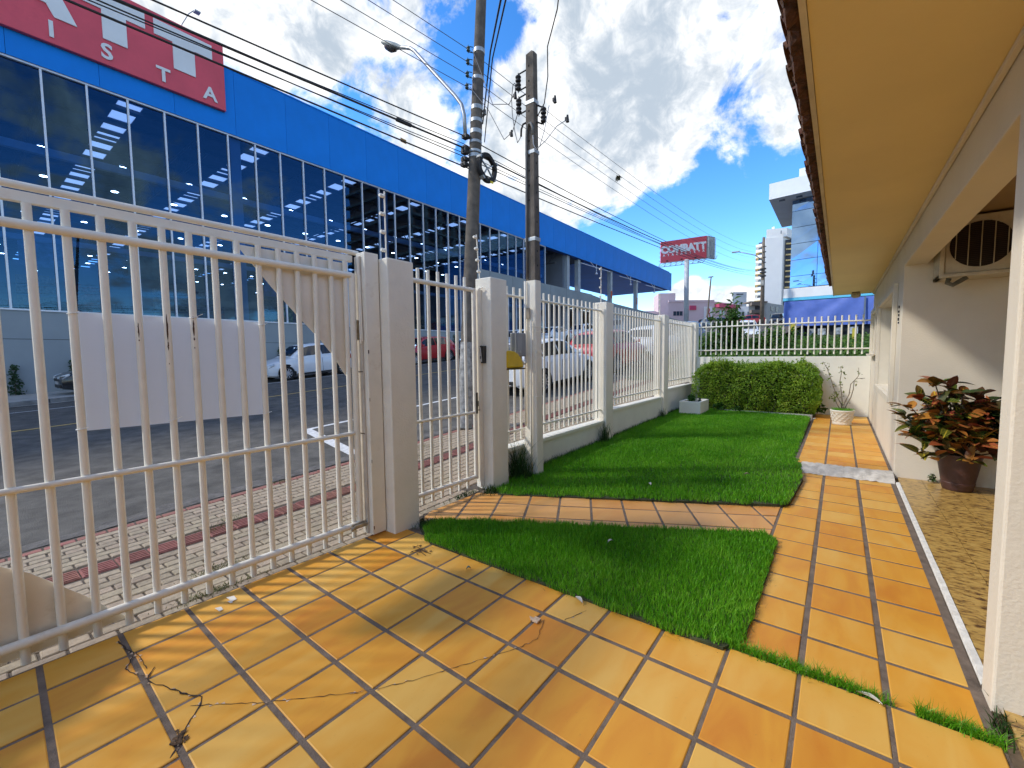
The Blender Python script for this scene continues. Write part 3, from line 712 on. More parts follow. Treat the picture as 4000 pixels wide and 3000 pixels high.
# worn paint on three bars
for (y, z0, z1, w) in ((0.665, 1.615, 1.70, .004), (0.665, 1.595, 1.607, .003), (0.793, 1.60, 1.755, .0055), (0.793, 1.545, 1.60, .004), (0.924, 1.63, 1.73, .0055), (0.924, 1.735, 1.752, .003), (0.924, 1.605, 1.625, .004), (0.924, 1.555, 1.567, .003), (0.793, 1.462, 1.472, .002)):
    yb = 1.845 - 0.1302 * round((1.845 - y) / 0.1302); m = MB(); r_ = random.Random(int(z0 * 1000)); n = 9; A, B2 = [], []
    for i in range(n):
        zz = z0 + (z1 - z0) * i / (n - 1); e = math.sin(math.pi * (i + .4) / (n - .2))
        a1, a2 = -0.35 - e * w / .0185 * r_.uniform(.5, 1.2), -0.35 + e * w / .0185 * r_.uniform(.5, 1.2)
        A.append((Xg - .018 + .0190 * math.cos(a1), yb + .0190 * math.sin(a1), zz)); B2.append((Xg - .018 + .0190 * math.cos(a2), yb + .0190 * math.sin(a2), zz))
    m.grid([A, B2]).build('paint_chip', M_rust, gate)
# sliding bolt and lock on the gate edge
m = MB(); m.box(Xg + .022, Xg + .034, 1.915, 2.05, 0.085, 0.135); m.box(Xg + .034, Xg + .052, 1.93, 2.035, 0.097, 0.124); m.tube((Xg + .043, 1.90, .11), (Xg + .043, 2.075, .11), .008, n=8); m.box(Xg + .05, Xg + .066, 1.895, 1.915, .09, .112)
m.build('sliding_bolt', mat('bare_zinc', (0.45, 0.42, 0.36), 0.45, 0.2, 20, metal=0.6), gate, bevel=.002)
m = MB(); m.box(Xg + .012, Xg + .028, 2.035, 2.075, 1.63, 1.79); m.prism([(Xg + .028, 2.04, 1.69), (Xg + .028, 2.10, 1.72), (Xg + .028, 2.10, 1.745), (Xg + .028, 2.04, 1.76)], (.006, 0, 0))
m.tube((Xg + .02, 2.10, 1.728), (Xg + .08, 2.10, 1.728), .017, n=12)
m.build('lock', mat('brass_worn', (0.42, 0.33, 0.20), 0.45, 0.25, 20, metal=0.5), gate)

# overhead gate track and counterweight links
tr = thing('gate_track', 'white double rail running above the driveway gate', 'rail', (-3.22, 0, 2.26))
MB().tube((-3.20, -2.6, 2.345), (-3.20, 2.115, 2.345), .019, n=12).build('round_rail', M_metal, tr, auto=50)
MB().box(-3.225, -3.19, -2.6, 2.06, 2.265, 2.318).build('flat_rail', M_metal, tr, bevel=.004)
# steel box jamb
j = thing('gate_jamb', 'white sheet steel jamb box between the driveway gate and its masonry post', 'gate jamb', (-3.07, 2.15, 0))
MB().prism([(-3.155, 2.195, 0.015), (-3.035, 2.195, 0.015), (-3.035, 2.068, 0.015), (-3.155, 2.068, 0.015)], (0, 0, 2.315)).build('front_sheet', M_metal, j, bevel=.004)
MB().box(-3.155, -3.085, 2.052, 2.066, 0.02, 2.30).build('side_channel', mat('jamb_inside', (0.58, 0.53, 0.45), 0.6, 0.1, 6), j, bevel=.002)
m = MB(); m.tube((-3.09, 2.045, 1.60), (-3.10, 2.048, 2.29), .008, n=8); m.tube((-3.075, 2.05, 1.62), (-3.095, 2.056, 2.29), .006, n=8)
m.build('link_rod', M_metal, j)
m = MB()
for zz in (0.06, 0.62, 1.13, 1.52): m.box(-3.0345, -3.033, 2.072, 2.078 + .004 * math.sin(zz * 9), zz, zz + .028)
for zz in (0.86, 1.37): m.box(-3.156, -3.083, 2.049, 2.0515, zz, zz + .006)
m.build('rust_mark', M_rust, j)

# blank board tied to the gate
bd = thing('sign_board', 'blank white sign board tied to the driveway gate bars', 'sign', (Xg - .05, .88, 1.10))
M_board = mat('board_back', (0.48, 0.585, 0.75), 0.6, 0.03, 2)
_n, _l = M_board.node_tree.nodes, M_board.node_tree.links            # thin plastic sheet: the sun behind it shows through
_t = _n.new('ShaderNodeBsdfTranslucent'); _t.inputs[0].default_value = (0.80, 0.78, 0.83, 1)
_m = _n.new('ShaderNodeMixShader'); _m.inputs[0].default_value = 0.15
_l.new(_n['Principled BSDF'].outputs[0], _m.inputs[1]); _l.new(_t.outputs[0], _m.inputs[2]); _l.new(_m.outputs[0], _n['Material Output'].inputs[0])
m = MB(); P0 = [(Xg - .052, .425, 1.118), (Xg - .052, 1.318, 1.104), (Xg - .052, 1.322, 1.740), (Xg - .052, .415, 1.745)]
m.grid([[tuple(Vector(P0[0]).lerp(Vector(P0[1]), u).lerp(Vector(P0[3]).lerp(Vector(P0[2]), u), v) + Vector((.004 * math.sin(u * 9 + 1) * (v - .3), 0, 0))) for v in np.linspace(0, 1, 5)] for u in np.linspace(0, 1, 19)]).build('board', M_board, bd, smooth=True)
for y, z, ln in ((.4, 1.735, .03), (.4, 1.135, .03), (1.32, 1.72, .03), (1.32, 1.115, .03), (.925, 1.745, .06), (.793, 1.135, .05)):
    yb = 1.845 - 0.1302 * round((1.845 - y) / 0.1302)
    m = MB(); n = 14; m.path([(Xg - .018 + .0225 * math.cos(2 * math.pi * k / n), yb + .0225 * math.sin(2 * math.pi * k / n), z + .003 * math.sin(2 * math.pi * k / n)) for k in range(n + 1)], .0022, 5)
    m.tube((Xg + .004, yb, z), (Xg + .03, yb + ln * .6, z + ln * .35), .0015, n=5)
    m.build('cable_tie', mat('nylon_white', (0.78, 0.78, 0.76), 0.4, 0.03), bd)

# ------------------------------------------------------------------ pedestrian gate
Xp = -3.16
pg = thing('pedestrian_gate', 'narrow white bar gate between the two masonry gate posts', 'gate', (Xp, 3.05, 0.03))
for zz, rr in ((2.195, .022), (0.873, .0145), (0.158, .022)):
    MB().tube((Xp, 2.60, zz), (Xp, 3.47, zz), rr, n=14).build('rail', M_metal, pg, auto=50)
me = bar_mesh(2.262, 0.0165, 12)
for k in range(7): inst('bar', me, pg, (Xp - .016, 2.602 + k * .1268, 0.055))
MB().tube((Xp, 3.485, 0.135), (Xp, 3.485, 2.215), .024, n=14).build('stile', M_metal, pg, auto=50)
MB().tube((Xp, 2.575, 0.135), (Xp, 2.575, 2.215), .022, n=14).build('stile', M_metal, pg, auto=50)
MB().box(Xp - .03, Xp + .03, 3.525, 3.583, 0.03, 2.21).build('jamb', M_metal, pg, bevel=.004)
m = MB(); m.tube((Xp + .012, 3.545, 2.215), (Xp + .06, 3.56, 2.225), .008, n=8); m.build('hinge', M_metal, pg)
m = MB(); m.box(Xp + .024, Xp + .028, 3.47, 3.50, 0.86, 1.09); m.box(Xp + .028, Xp + .045, 3.478, 3.492, 0.94, 1.00); m.tube((Xp + .03, 3.485, .90), (Xp + .055, 3.50, .90), .006, n=8)
m.build('lock', mat('lock_dark', (0.10, 0.09, 0.07), 0.45, 0.3, 20, metal=0.7), pg, bevel=.002)

# intercom with slotted speaker
ic = thing('intercom', 'black and silver intercom panel on the gate post', 'intercom', (-3.13, 3.56, 1.42))
Yi = 3.583
m = MB(); m.add([(-3.205, Yi, 1.598), (-3.072, Yi, 1.598), (-3.078, Yi, 1.408), (-3.182, Yi, 1.410), (-3.205, Yi - .045, 1.598), (-3.072, Yi - .045, 1.598), (-3.078, Yi - .028, 1.408), (-3.182, Yi - .028, 1.410)], [(0, 1, 5, 4), (1, 2, 6, 5), (2, 3, 7, 6), (3, 0, 4, 7), (4, 5, 6, 7), (3, 2, 1, 0)])
m.build('hood', mat('black_plastic', (0.016, 0.016, 0.018), 0.4, 0.1), ic, bevel=.003)
def iface(x, z, o): return (x, Yi - (.028 + (.045 - .028) * (z - 1.408) / .19) - o, z)
m = MB(); m.add([iface(-3.188, 1.582, .004), iface(-3.113, 1.582, .004), iface(-3.108, 1.424, .004), iface(-3.170, 1.424, .004)], [(0, 1, 2, 3)]); m.build('face_plate', mat('silver_plastic', (0.58, 0.58, 0.59), 0.45, 0.03), ic)
m = MB()
for k in range(8):
    z = 1.574 - k * .0095; m.quad(iface(-3.181, z, .006), iface(-3.122, z, .006), iface(-3.122, z - .0045, .006), iface(-3.181, z - .0045, .006))
for k in range(3):
    z = 1.450 - k * .008; m.quad(iface(-3.165, z, .006), iface(-3.145, z, .006), iface(-3.145, z - .004, .006), iface(-3.165, z - .004, .006))
m.build('speaker_slots', MATS['black_plastic'], ic)
m = MB(); m.quad(iface(-3.175, 1.488, .006), iface(-3.118, 1.488, .006), iface(-3.118, 1.456, .006), iface(-3.140, 1.456, .006)); m.quad(iface(-3.150, 1.480, .009), iface(-3.126, 1.480, .009), iface(-3.126, 1.464, .009), iface(-3.150, 1.464, .009), 1)
m.build('call_button', [MATS['black_plastic'], mat('button_blue', (0.05, 0.12, 0.22), 0.3, 0.05)], ic)

# ------------------------------------------------------------------ electric-fence rods on the posts
ROD_INS = MB().lathe((0, 0, 0), [(0, -.024), (.013, -.024), (.018, -.008), (.011, 0), (.018, .008), (.013, .024), (0, .024)], 8).mesh('insulator', M_metal)
def rod(x, y, z, h, lean, label):
    t = thing('fence_rod', label, 'rod', (x, y, z), 'electric fence rods')
    MB().tube((x, y, z - .3), (x, y + lean, z + h), .007, n=8).build('mast', M_metal, t)
    for k in range(4):
        f = .18 + .25 * k; zz = z + h * f; yy = y + lean * f
        inst('insulator', ROD_INS, t, (x, yy - .028, zz), (math.pi / 2, 0, 0))
rod(-3.12, 2.34, 2.29, .60, 0.0, 'electric fence rod on the driveway gate post')
rod(-3.20, 3.66, 2.33, .48, -.07, 'leaning electric fence rod on the intercom post')
rod(-3.21, 6.70, 2.34, .60, 0.0, 'electric fence rod on the first post past the service pole')
rod(-3.21, 9.66, 2.33, .50, 0.0, 'electric fence rod on the post left of the planter')

# ------------------------------------------------------------------ house
M_wall = mat('house_paint', (0.72, 0.65, 0.53), 0.82, 0.03, 1.5, 0.25, 70, dirt=((0.66, 0.61, 0.53), 1.2, 0.3))
M_soff = mat('soffit_paint', (0.80, 0.64, 0.31), 0.75, 0.03, 1.2, 0.12, 60)
M_rev = mat('reveal_paint', (0.66, 0.60, 0.49), 0.8, 0.04, 3, 0.15, 60)
M_roof = mat('clay_tile_old', (0.11, 0.042, 0.02), 0.95, 0.3, 14, 0.6, 60, rnd=0.25, dirt=((0.05, 0.028, 0.018), 6, 0.8))
house = thing('house', 'cream rendered house with deep eaves along the tiled path', 'house', (1.5, 5, 0))
XW = 0.55
w1 = (7.22, 9.86, 0.92, 2.24); w2 = (10.50, 11.95, 1.50, 2.26)
m = MB()
def wallcells(m, x0, x1, ya, yb, za, zb, holes):
    ysx = sorted({ya, yb, *[h[0] for h in holes], *[h[1] for h in holes]}); zsx = sorted({za, zb, *[h[2] for h in holes], *[h[3] for h in holes]})
    for a, b in zip(ysx[:-1], ysx[1:]):
        for c, d in zip(zsx[:-1], zsx[1:]):
            cy, cz = (a + b) / 2, (c + d) / 2
            if any(h[0] < cy < h[1] and h[2] < cz < h[3] for h in holes): continue
            m.box(x0, x1, a, b, c, d)
wallcells(m, XW, XW + .24, 6.62, 12.2, -.1, 2.76, [w1, w2])
m.build('wall', M_wall, house)
MB().box(XW + .003, 6.0, 6.612, 6.80, -.1, 3.0).build('porch_end_wall', M_wall, house)
MB().box(2.6, 2.8, -5, 6.615, -.1, 3.0).build('porch_bounce_wall', M_wall, house)  # unseen wall, added for the light it bounces into the porch
MB().box(XW, XW + .19, -5.0, 6.615, 2.452, 2.755).build('porch_beam', M_wall, house, bevel=.006)
MB().box(XW + .19, 2.6, -5.0, 6.61, 2.86, 2.90).build('porch_ceiling', mat('porch_ceiling_shaded', (0.33, 0.22, 0.11), .8, .05, 2), house)  # cream like the house; warm bounce and shade are put into this colour
MB().box(-0.135, XW - .002, -5.0, 12.16, 2.742, 2.79).build('soffit', M_soff, house)
MB().box(XW - .030, XW - .003, -5, 12.15, 2.712, 2.7405).build('cornice', M_wall, house, bevel=.004)
MB().box(-0.160, -0.137, -5.0, 12.17, 2.735, 2.93).build('fascia', mat('fascia_paint', (0.62, 0.55, 0.42), 0.8, 0.1, 4), house)
# porch column
m = MB(); m.box(.545, .80, 2.525, 2.675, 0.0, 2.452); m.build('column', M_wall, house, bevel=.01)
# roof slope and its eave tiles
m = MB(); m.add([(-.16, -5, 2.80), (3.5, -5, 3.95), (3.5, 12.3, 3.95), (-.16, 12.3, 2.80), (-.16, -5, 2.87), (3.5, -5, 4.02), (3.5, 12.3, 4.02), (-.16, 12.3, 2.87)], [(0, 3, 2, 1), (4, 5, 6, 7), (0, 1, 5, 4), (1, 2, 6, 5), (2, 3, 7, 6), (3, 0, 4, 7)]); m.build('roof_deck', M_roof, house)
def barrel(up, r0, r1, L_, th=.012, n=7):
    m = MB(); rows = []
    for (x, r) in ((0, r0), (L_, r1)):
        o, i = [], []
        for k in range(n):
            a = math.pi * k / (n - 1); c, s = math.cos(a), math.sin(a) * .75
            o.append((x, r * c, (r * s) * up)); i.append((x, (r - th) * c, ((r - th) * s) * up))
        rows.append((o, i))
    m.grid([rows[0][0], rows[1][0]]); m.grid([rows[0][1], rows[1][1]]); m.grid([rows[0][0], rows[0][1]]); m.grid([rows[1][0], rows[1][1]])
    me = m.mesh('roof_tile', M_roof, smooth=False); return me
t_up, t_dn = barrel(1, .085, .075, .42), barrel(-1, .082, .072, .42)
y = -4.9; k = 0; sl = -math.atan2(1.15, 3.66)
while y < 10.45:
    inst('roof_tile', t_dn, house, (-.225 + rng.uniform(-.008, .008), y, 2.835), (rng.uniform(-.03, .03), sl + rng.uniform(-.02, .02), rng.uniform(-.03, .03)))
    inst('roof_tile', t_up, house, (-.232 + rng.uniform(-.010, .010), y + .095, 2.838), (rng.uniform(-.03, .03), sl + rng.uniform(-.02, .02), rng.uniform(-.03, .03)))
    y += .19
# mortar-bedded second course just behind, visible from below as a rough dark strip
m = MB(); r_ = random.Random(8); yy = np.arange(-5, 10.5, .05)
m.grid([[(-.138, y, 2.775 + r_.uniform(-.006, .006)) for y in yy], [(-.17, y, 2.762 + r_.uniform(-.012, .008)) for y in yy], [(-.205, y, 2.762 + .02 * math.sin(y * 33) + r_.uniform(-.010, .010)) for y in yy], [(-.215, y, 2.80 + .02 * math.sin(y * 33)) for y in yy]])
m.build('eave_bedding', mat('eave_mortar', (0.10, 0.04, 0.018), 0.95, 0.35, 18, 0.8, 70, dirt=((0.03, 0.018, 0.012), 10, 0.9)), house)
# windows: projecting surround, deep reveal, ribbed white shutter
def window(y0, y1, z0, z1, sill):
    f = .085; p = .048
    wn_ = MB(); wn_.box(XW - p, XW - .001, y0 - f, y0, z0 - f, z1 + f); wn_.box(XW - p, XW - .001, y1, y1 + f, z0 - f, z1 + f); wn_.box(XW - p, XW - .001, y0, y1, z0 - f, z0); wn_.box(XW - p, XW - .001, y0, y1, z1, z1 + f)
    w = wn_.build('window', M_rev, house, bevel=.006)
    m = MB(); e = .003; m.box(XW + .001, XW + .235, y0 - .02, y0 + e, z0, z1); m.box(XW + .001, XW + .235, y1 - e, y1 + .02, z0, z1); m.box(XW + .001, XW + .235, y0 + e, y1 - e, z1 - e, z1 + .02); m.box(XW + .001, XW + .235, y0 + e, y1 - e, z0 - .02, z0 + e)
    m.build('reveal', M_rev, w)
    m = MB(); n = max(3, int((z1 - z0) / .11))
    for k in range(n):
        a = z0 + .02 + (z1 - z0 - .03) * k / n; b = z0 + .02 + (z1 - z0 - .03) * (k + 1) / n - .008
        m.box(XW + .135, XW + .155, y0 + .03, y1 - .03, a, b)
    m.box(XW + .157, XW + .17, y0 + .02, y1 - .02, z0 + .01, z1 - .01)
    m.build('shutter', mat('shutter_white', (0.78, 0.77, 0.74), 0.5, 0.03), w, bevel=.002)
    if sill: MB().box(XW - .10, XW - .049, y0 - .05, y1 + .05, z0 - .10, z0 - .06).build('sill', M_rev, w)
window(*w1, False); window(*w2, True)
# metal marks beside the corner
m = MB()
for k, (dz, h, dy) in enumerate(((.0, .03, 0), (-.055, .025, .012), (-.095, .03, 0), (-.14, .035, .01), (-.19, .02, 0))):
    m.box(XW - .012, XW - .001, 6.88 + dy, 6.92 + dy * 2, 2.03 + dz - h, 2.03 + dz)
m.build('wall_ornament', mat('wrought_iron', (0.05, 0.045, 0.04), 0.6, 0.2, metal=0.4), house)
# hole scuffs under the eave and conduit of the lamp
el = thing('eave_lamp', 'small round brown lamp under the far end of the eave', 'lamp', (.232, 11.75, 2.60))
MB().lathe((.232, 11.75, 2.62), [(0, 0), (.05, .004), (.075, .03), (.082, .06), (.075, .10), (.06, .112), (0, .112)], 18).build('shade', mat('lamp_bowl', (0.42, 0.36, 0.25), 0.5, 0.1, 9), el, smooth=True)
MB().box(.165, .30, 11.68, 11.82, 2.733, 2.742).build('base_plate', mat('lamp_base', (0.16, 0.11, 0.06), 0.7, 0.2), el)

# porch floor: edge strip, mortar line and stone slabs
porch = struct(MB().box(.548, 2.6, -5, 6.615, -.2, .012).build('porch_floor', mat('porch_bed', (0.14, 0.10, 0.06), 0.9, 0.2, 20)))
m = MB(); r_ = random.Random(2); yy = np.arange(2.7, 6.36, .03)
m.grid([[(.548, y, .010) for y in yy], [(.5535 + r_.uniform(-.003, .002), y, .030) for y in yy], [(.578 + r_.uniform(-.001, .001), y, .034) for y in yy], [(.579, y, .010) for y in yy]])
m.build('edge_strip', mat('edge_paint', (0.72, 0.70, 0.64), 0.85, 0.1, 20, 0.5, 60), porch)
MB().box(.506, .547, 2.41, 6.36, -.05, .004).build('mortar_line', M_grout, porch)
def granite():
    m = bpy.data.materials.new('slab_stone'); m.use_nodes = True; N, L = m.node_tree.nodes, m.node_tree.links; b = N['Principled BSDF']; b.inputs['Roughness'].default_value = .28
    tc = N.new('ShaderNodeTexCoord'); mp = N.new('ShaderNodeMapping'); mp.inputs['Scale'].default_value = (1.0, 2.3, 1); mp.inputs['Rotation'].default_value = (0, 0, .35); L.new(tc.outputs['Object'], mp.inputs[0])
    oi = N.new('ShaderNodeObjectInfo'); k = N.new('ShaderNodeMath'); k.operation = 'MULTIPLY'; k.inputs[1].default_value = 61; L.new(oi.outputs['Random'], k.inputs[0]); L.new(k.outputs[0], mp.inputs['Location'])
    n1 = N.new('ShaderNodeTexNoise'); n1.inputs['Scale'].default_value = 15; n1.inputs['Detail'].default_value = 7; n1.inputs['Roughness'].default_value = .62; n1.inputs['Distortion'].default_value = .8; L.new(mp.outputs[0], n1.inputs['Vector'])
    r1 = N.new('ShaderNodeValToRGB'); e = r1.color_ramp.elements; e[0].position, e[0].color = .36, (.56, .37, .11, 1); e[1].position, e[1].color = .62, (.09, .04, .016, 1); x = e.new(.50); x.color = (.46, .28, .075, 1); L.new(n1.outputs['Fac'], r1.inputs[0])
    L.new(r1.outputs[0], b.inputs['Base Color']); return m
M_slab = granite()
for i in range(10):
    for k in range(8):
        y0 = -4.2 + k * 1.36 + (.4 if i % 2 else 0); y1 = min(y0 + 1.355, 6.61)
        if y1 - y0 < .05: continue
        x0 = .581 + i * .2045; mm = MB(); mm.box(x0, x0 + .2015, y0, y1, .005, .034); c = (x0 + .1, (y0 + y1) / 2, .02)
        inst('slab', mm.mesh('slab', M_slab, c), porch, c)

# air conditioner on the porch end wall
ac = thing('air_conditioner', 'old cream air conditioner unit high on the porch wall', 'air conditioner', (1.07, 6.4, 2.24))
M_ac = mat('ac_enamel_aged', (0.60, 0.52, 0.38), 0.55, 0.1, 6, dirt=((0.25, 0.18, 0.10), 6, 0.5))
MB().box(.825, 1.335, 6.255, 6.60, 2.275, 2.835).build('casing', M_ac, ac, bevel=.012)
n = 36; cx, cz, rr = 1.075, 2.545, .222
m = MB(); m.add([(cx, 6.247, cz)] + [(cx + rr * math.cos(2 * math.pi * k / n), 6.247, cz + rr * math.sin(2 * math.pi * k / n)) for k in range(n)], [(0, 1 + k, 1 + (k + 1) % n) for k in range(n)]); m.build('fan_opening', mat('fan_dark', (0.016, 0.008, 0.005), 0.8, 0.2), ac)
m = MB()
for k in range(24):
    zz = cz - rr + 2 * rr * (k + .5) / 24; hw = math.sqrt(max(0, rr * rr - (zz - cz) ** 2)); m.tube((cx - hw, 6.240, zz), (cx + hw, 6.240, zz), .0018, n=5)
m.build('grille_wire', mat('grille_dark', (0.06, 0.03, 0.018), 0.6, 0.2), ac)
for k in range(5):
    xx = cx - rr * .8 + rr * 1.6 * k / 4; hh = math.sqrt(max(0, rr * rr - (xx - cx) ** 2)); MB().tube((xx, 6.234, cz - hh), (xx, 6.234, cz + hh), .004, n=6).build('grille_rib', M_ac, ac)
m = MB(); m.box(.785, .822, 6.235, 6.60, 2.24, 2.60); m.box(.785, 1.36, 6.225, 6.253, 2.236, 2.272); m.box(.785, 1.36, 6.254, 6.60, 2.240, 2.27); m.build('mounting_frame', M_ac, ac, bevel=.004)
m = MB(); m.path([(.87, 6.30, 2.235), (.86, 6.31, 2.19), (.90, 6.30, 2.165), (.95, 6.31, 2.20), (1.0, 6.30, 2.235)], .022, 8); m.build('insulated_pipe', mat('pipe_wrap', (0.16, 0.14, 0.10), 0.9, 0.2, 12), ac, smooth=True)
# ------------------------------------------------------------------ hedge behind its kerb
M_twig = mat('twig_bark', (0.10, 0.075, 0.05), 0.9, 0.2, 20)
M_hedge = leafmat('hedge_leaf', [(0.06, 0.14, 0.008), (0.15, 0.29, 0.016), (0.28, 0.44, 0.03), (0.48, 0.56, 0.07)], 0.45, 0.42, 2.2)
struct(MB().box(-2.30, -0.42, 11.10, 11.20, -.05, .145).build('garden_kerb', M_conc, bevel=.01))
hd = thing('hedge', 'dense clipped green box hedge in front of the back wall', 'hedge', (-1.55, 11.65, .1))
r = np.random.default_rng(31)
def hedge_top(x, y): return 1.14 + 0.09 * math.sin(x * 5.1 + 1) * math.sin(y * 4) + 0.10 * mnoise.noise((x * 2.2, y * 2.2, 4)) - 0.16 * max(0, (x + .62)) / .35 - .10 * max(0, -2.55 - x) / .3
P, Nn = [], []
while len(P) < 26000:
    x, y, z = r.uniform(-2.92, -0.24), r.uniform(11.16, 12.15), r.uniform(.1, 1.36)
    t = hedge_top(x, y)
    bulge = .13 * mnoise.noise((x * 3, z * 3, 9)) + .08 * mnoise.noise((x * 8, z * 8, 2))
    fy = 11.30 - bulge - .10 * math.sin(min(1, max(0, (z - .15) / .9)) * math.pi)
    fx = -0.30 + bulge * .8 - .1 * abs(z - .6)
    if z > t + .06 or y < fy or x > fx: continue
    d = min(t - z, y - fy, fx - x)
    if d > .22 or (d > .07 and r.random() < .55): continue
    P.append((x, y, z)); Nn.append((0.3 if x > fx - .1 else 0, -1.0 if y < fy + .12 else -.3, 1.0 if z > t - .12 else .35))
for k in range(420):                       # shoots sticking out of the top
    x, y = r.uniform(-2.8, -.45), r.uniform(11.25, 12.05); t = hedge_top(x, y); h = r.uniform(.04, .24) * r.uniform(.5, 1); lx, ly = r.normal(0, .03, 2)
    for q in np.linspace(0, 1, int(8 + h * 50)): P.append((x + lx * q + r.normal(0, .010), y + ly * q + r.normal(0, .010), t - .03 + h * q)); Nn.append((0, -.4, 1))
leaf_cloud('foliage', M_hedge, P, Nn, 0.042, .5, hd, .75, 5)['kind'] = 'stuff'
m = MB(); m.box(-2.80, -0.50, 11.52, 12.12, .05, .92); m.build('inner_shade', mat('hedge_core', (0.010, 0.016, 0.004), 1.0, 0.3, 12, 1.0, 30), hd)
m = MB()
for k in range(34):
    x = r.uniform(-2.8, -.5); y = r.uniform(11.36, 11.5); m.path([(x, y, .05), (x + r.normal(0, .05), y - .04, .35), (x + r.normal(0, .12), y + .02, .75)], [.009, .007, .004], 5)
m.build('stems', M_twig, hd)

# white planter box at the fence
pb = thing('planter_box', 'square white masonry planter box beside the hedge', 'planter', (-2.67, 10.5, .09))
m = MB(); x0, x1, y0, y1, z0, z1, t_ = -2.90, -2.44, 10.15, 10.92, .05, .395, .06
m.box(x0, x1, y0, y0 + t_, z0, z1); m.box(x0, x1, y1 - t_, y1, z0, z1); m.box(x0, x0 + t_, y0 + t_, y1 - t_, z0, z1); m.box(x1 - t_, x1, y0 + t_, y1 - t_, z0, z1); m.build('walls', M_white, pb, bevel=.006)
MB().box(x0 + t_, x1 - t_, y0 + t_, y1 - t_, .2, .33).build('soil', M_soil, pb)
def small_plant(c, n, h, spread, mt, seed, size=.07, parent=None, label=None):
    r = np.random.default_rng(seed); P, Nn = [], []
    for k in range(n):
        a = r.uniform(0, 2 * math.pi); q = r.uniform(.2, 1); P.append((c[0] + spread * q * math.cos(a), c[1] + spread * q * math.sin(a), c[2] + h * r.uniform(.25, 1) * (1.1 - .5 * q))); Nn.append((.4 * math.cos(a), .4 * math.sin(a), 1))
    o = leaf_cloud('foliage' if parent else 'garden_plant', mt, P, Nn, size, .42, parent, .5, seed)
    if label: tag(o, label, 'plant')
    return o
M_leaf = leafmat('garden_leaf', [(0.014, 0.05, 0.006), (0.03, 0.10, 0.012), (0.05, 0.15, 0.02)], .45, .25, 3)
M_dull = leafmat('dull_leaf', [(0.02, 0.05, 0.02), (0.04, 0.08, 0.03)], .5, .2, 3)
tag(small_plant((-2.80, 10.75, .32), 60, .20, .11, M_leaf, 3, .11), 'leafy green plant growing in the white planter box', 'plant').name = 'garden_plant'
m = MB(); m.box(-2.60, -2.55, 10.60, 10.68, .33, .40); m.tube((-2.575, 10.64, .40), (-2.575, 10.64, .44), .025, n=8)
tag(m.build('garden_tap', mat('dark_green_plastic', (0.01, 0.03, 0.025), .4, .1), bevel=.004), 'small dark fitting standing in the white planter box', 'tap')
small_plant((-2.25, 11.02, .12), 70, .22, .14, M_leaf, 6, .10, label='low leafy weeds at the left foot of the hedge')
small_plant((-1.85, 11.05, .12), 40, .14, .10, M_leaf, 7, .07, label='tiny leafy weed before the hedge kerb')
small_plant((-0.30, 11.75, .08), 60, .30, .12, M_leaf, 8, .10, label='leafy weeds at the right end of the hedge')

# tall weeds along the fence foot
M_weed = leafmat('weed_blade', [(0.012, 0.035, 0.006), (0.025, 0.07, 0.012), (0.05, 0.10, 0.02)], .6, .2, 3)
def weeds(c, n, sx, sy, h, seed, label, lean=.55):
    r = np.random.default_rng(seed); P = np.stack([c[0] + r.normal(0, sx, n), c[1] + r.normal(0, sy, n), np.full(n, c[2])], 1)
    P[:, 0] = np.maximum(P[:, 0], c[0] - .03)
    return tag(grass_blades('weeds', M_weed, P, h, .0035, lean, seed), label, 'weeds')
weeds((-3.06, 4.12, 0.02), 170, .035, .07, .42, 41, 'tall dark weeds between the service pole and the intercom post')
weeds((-2.93, 4.15, 0.02), 60, .03, .05, .26, 42, 'shorter weeds at the foot of the service pole')
weeds((-3.04, 6.50, 0.06), 90, .03, .05, .30, 43, 'tall weed clump at the foot of the first post past the pole')
weeds((-3.05, 9.45, 0.09), 60, .03, .05, .20, 44, 'weed clump left of the planter against the fence post')
weeds((-2.98, 3.50, 0.0), 120, .05, .05, .09, 45, 'short grass tufts at the foot of the intercom post')
weeds((-3.13, 3.25, 0.0), 100, .02, .10, .05, 46, 'small weeds under the pedestrian gate', 1.2)
weeds((-2.86, 2.50, 0.0), 160, .04, .05, .05, 47, 'grass tufts round the foot of the driveway gate post', 1.0)
weeds((0.56, 2.42, 0.0), 70, .02, .05, .06, 48, 'grass tuft at the foot of the porch column', .9)
r = np.random.default_rng(77)
P = np.array([(-3.09 + abs(r.normal(0, .02)), y, lawn_z(-3.05, y)) for y in r.uniform(3.95, 11.6, 1500)])
tag(grass_blades('fence_grass', M_weed, P, .085, .002, .5, 12), 'uncut grass fringe along the foot of the low walls', 'grass', kind='stuff')
M_moss = leafmat('moss', [(0.05, 0.07, 0.012), (0.09, 0.11, 0.02), (0.13, 0.13, 0.035)], .8, .1, 6)
for k, (x, y, n, sx, sy, lb) in enumerate(((-3.22, .98, 330, .03, .13, 'mossy tuft on the pavement right behind the driveway gate'), (-3.55, 1.12, 260, .05, .10, 'moss patch on the pavement in front of the ribbed red strip'), (-4.42, 1.42, 130, .05, .09, 'moss patch on the ribbed red pavers'), (-4.55, 1.55, 80, .05, .05, 'small moss spot by the red pavers'), (-4.75, 3.95, 200, .08, .16, 'grass growing in the pavement joints beyond the pedestrian gate'), (-4.95, 4.35, 160, .08, .14, 'grass at the pavement edge near the round pole'), (-5.25, 2.35, 80, .03, .07, 'grass spot on the red edge pavers'))):
    r = np.random.default_rng(60 + k); P = np.array([(x + r.normal(0, sx), y + r.normal(0, sy), walk_z(x, y)) for _ in range(n)])
    tag(grass_blades('moss_patch', M_moss, P, .022, .002, 1.3, 60 + k), lb, 'moss')

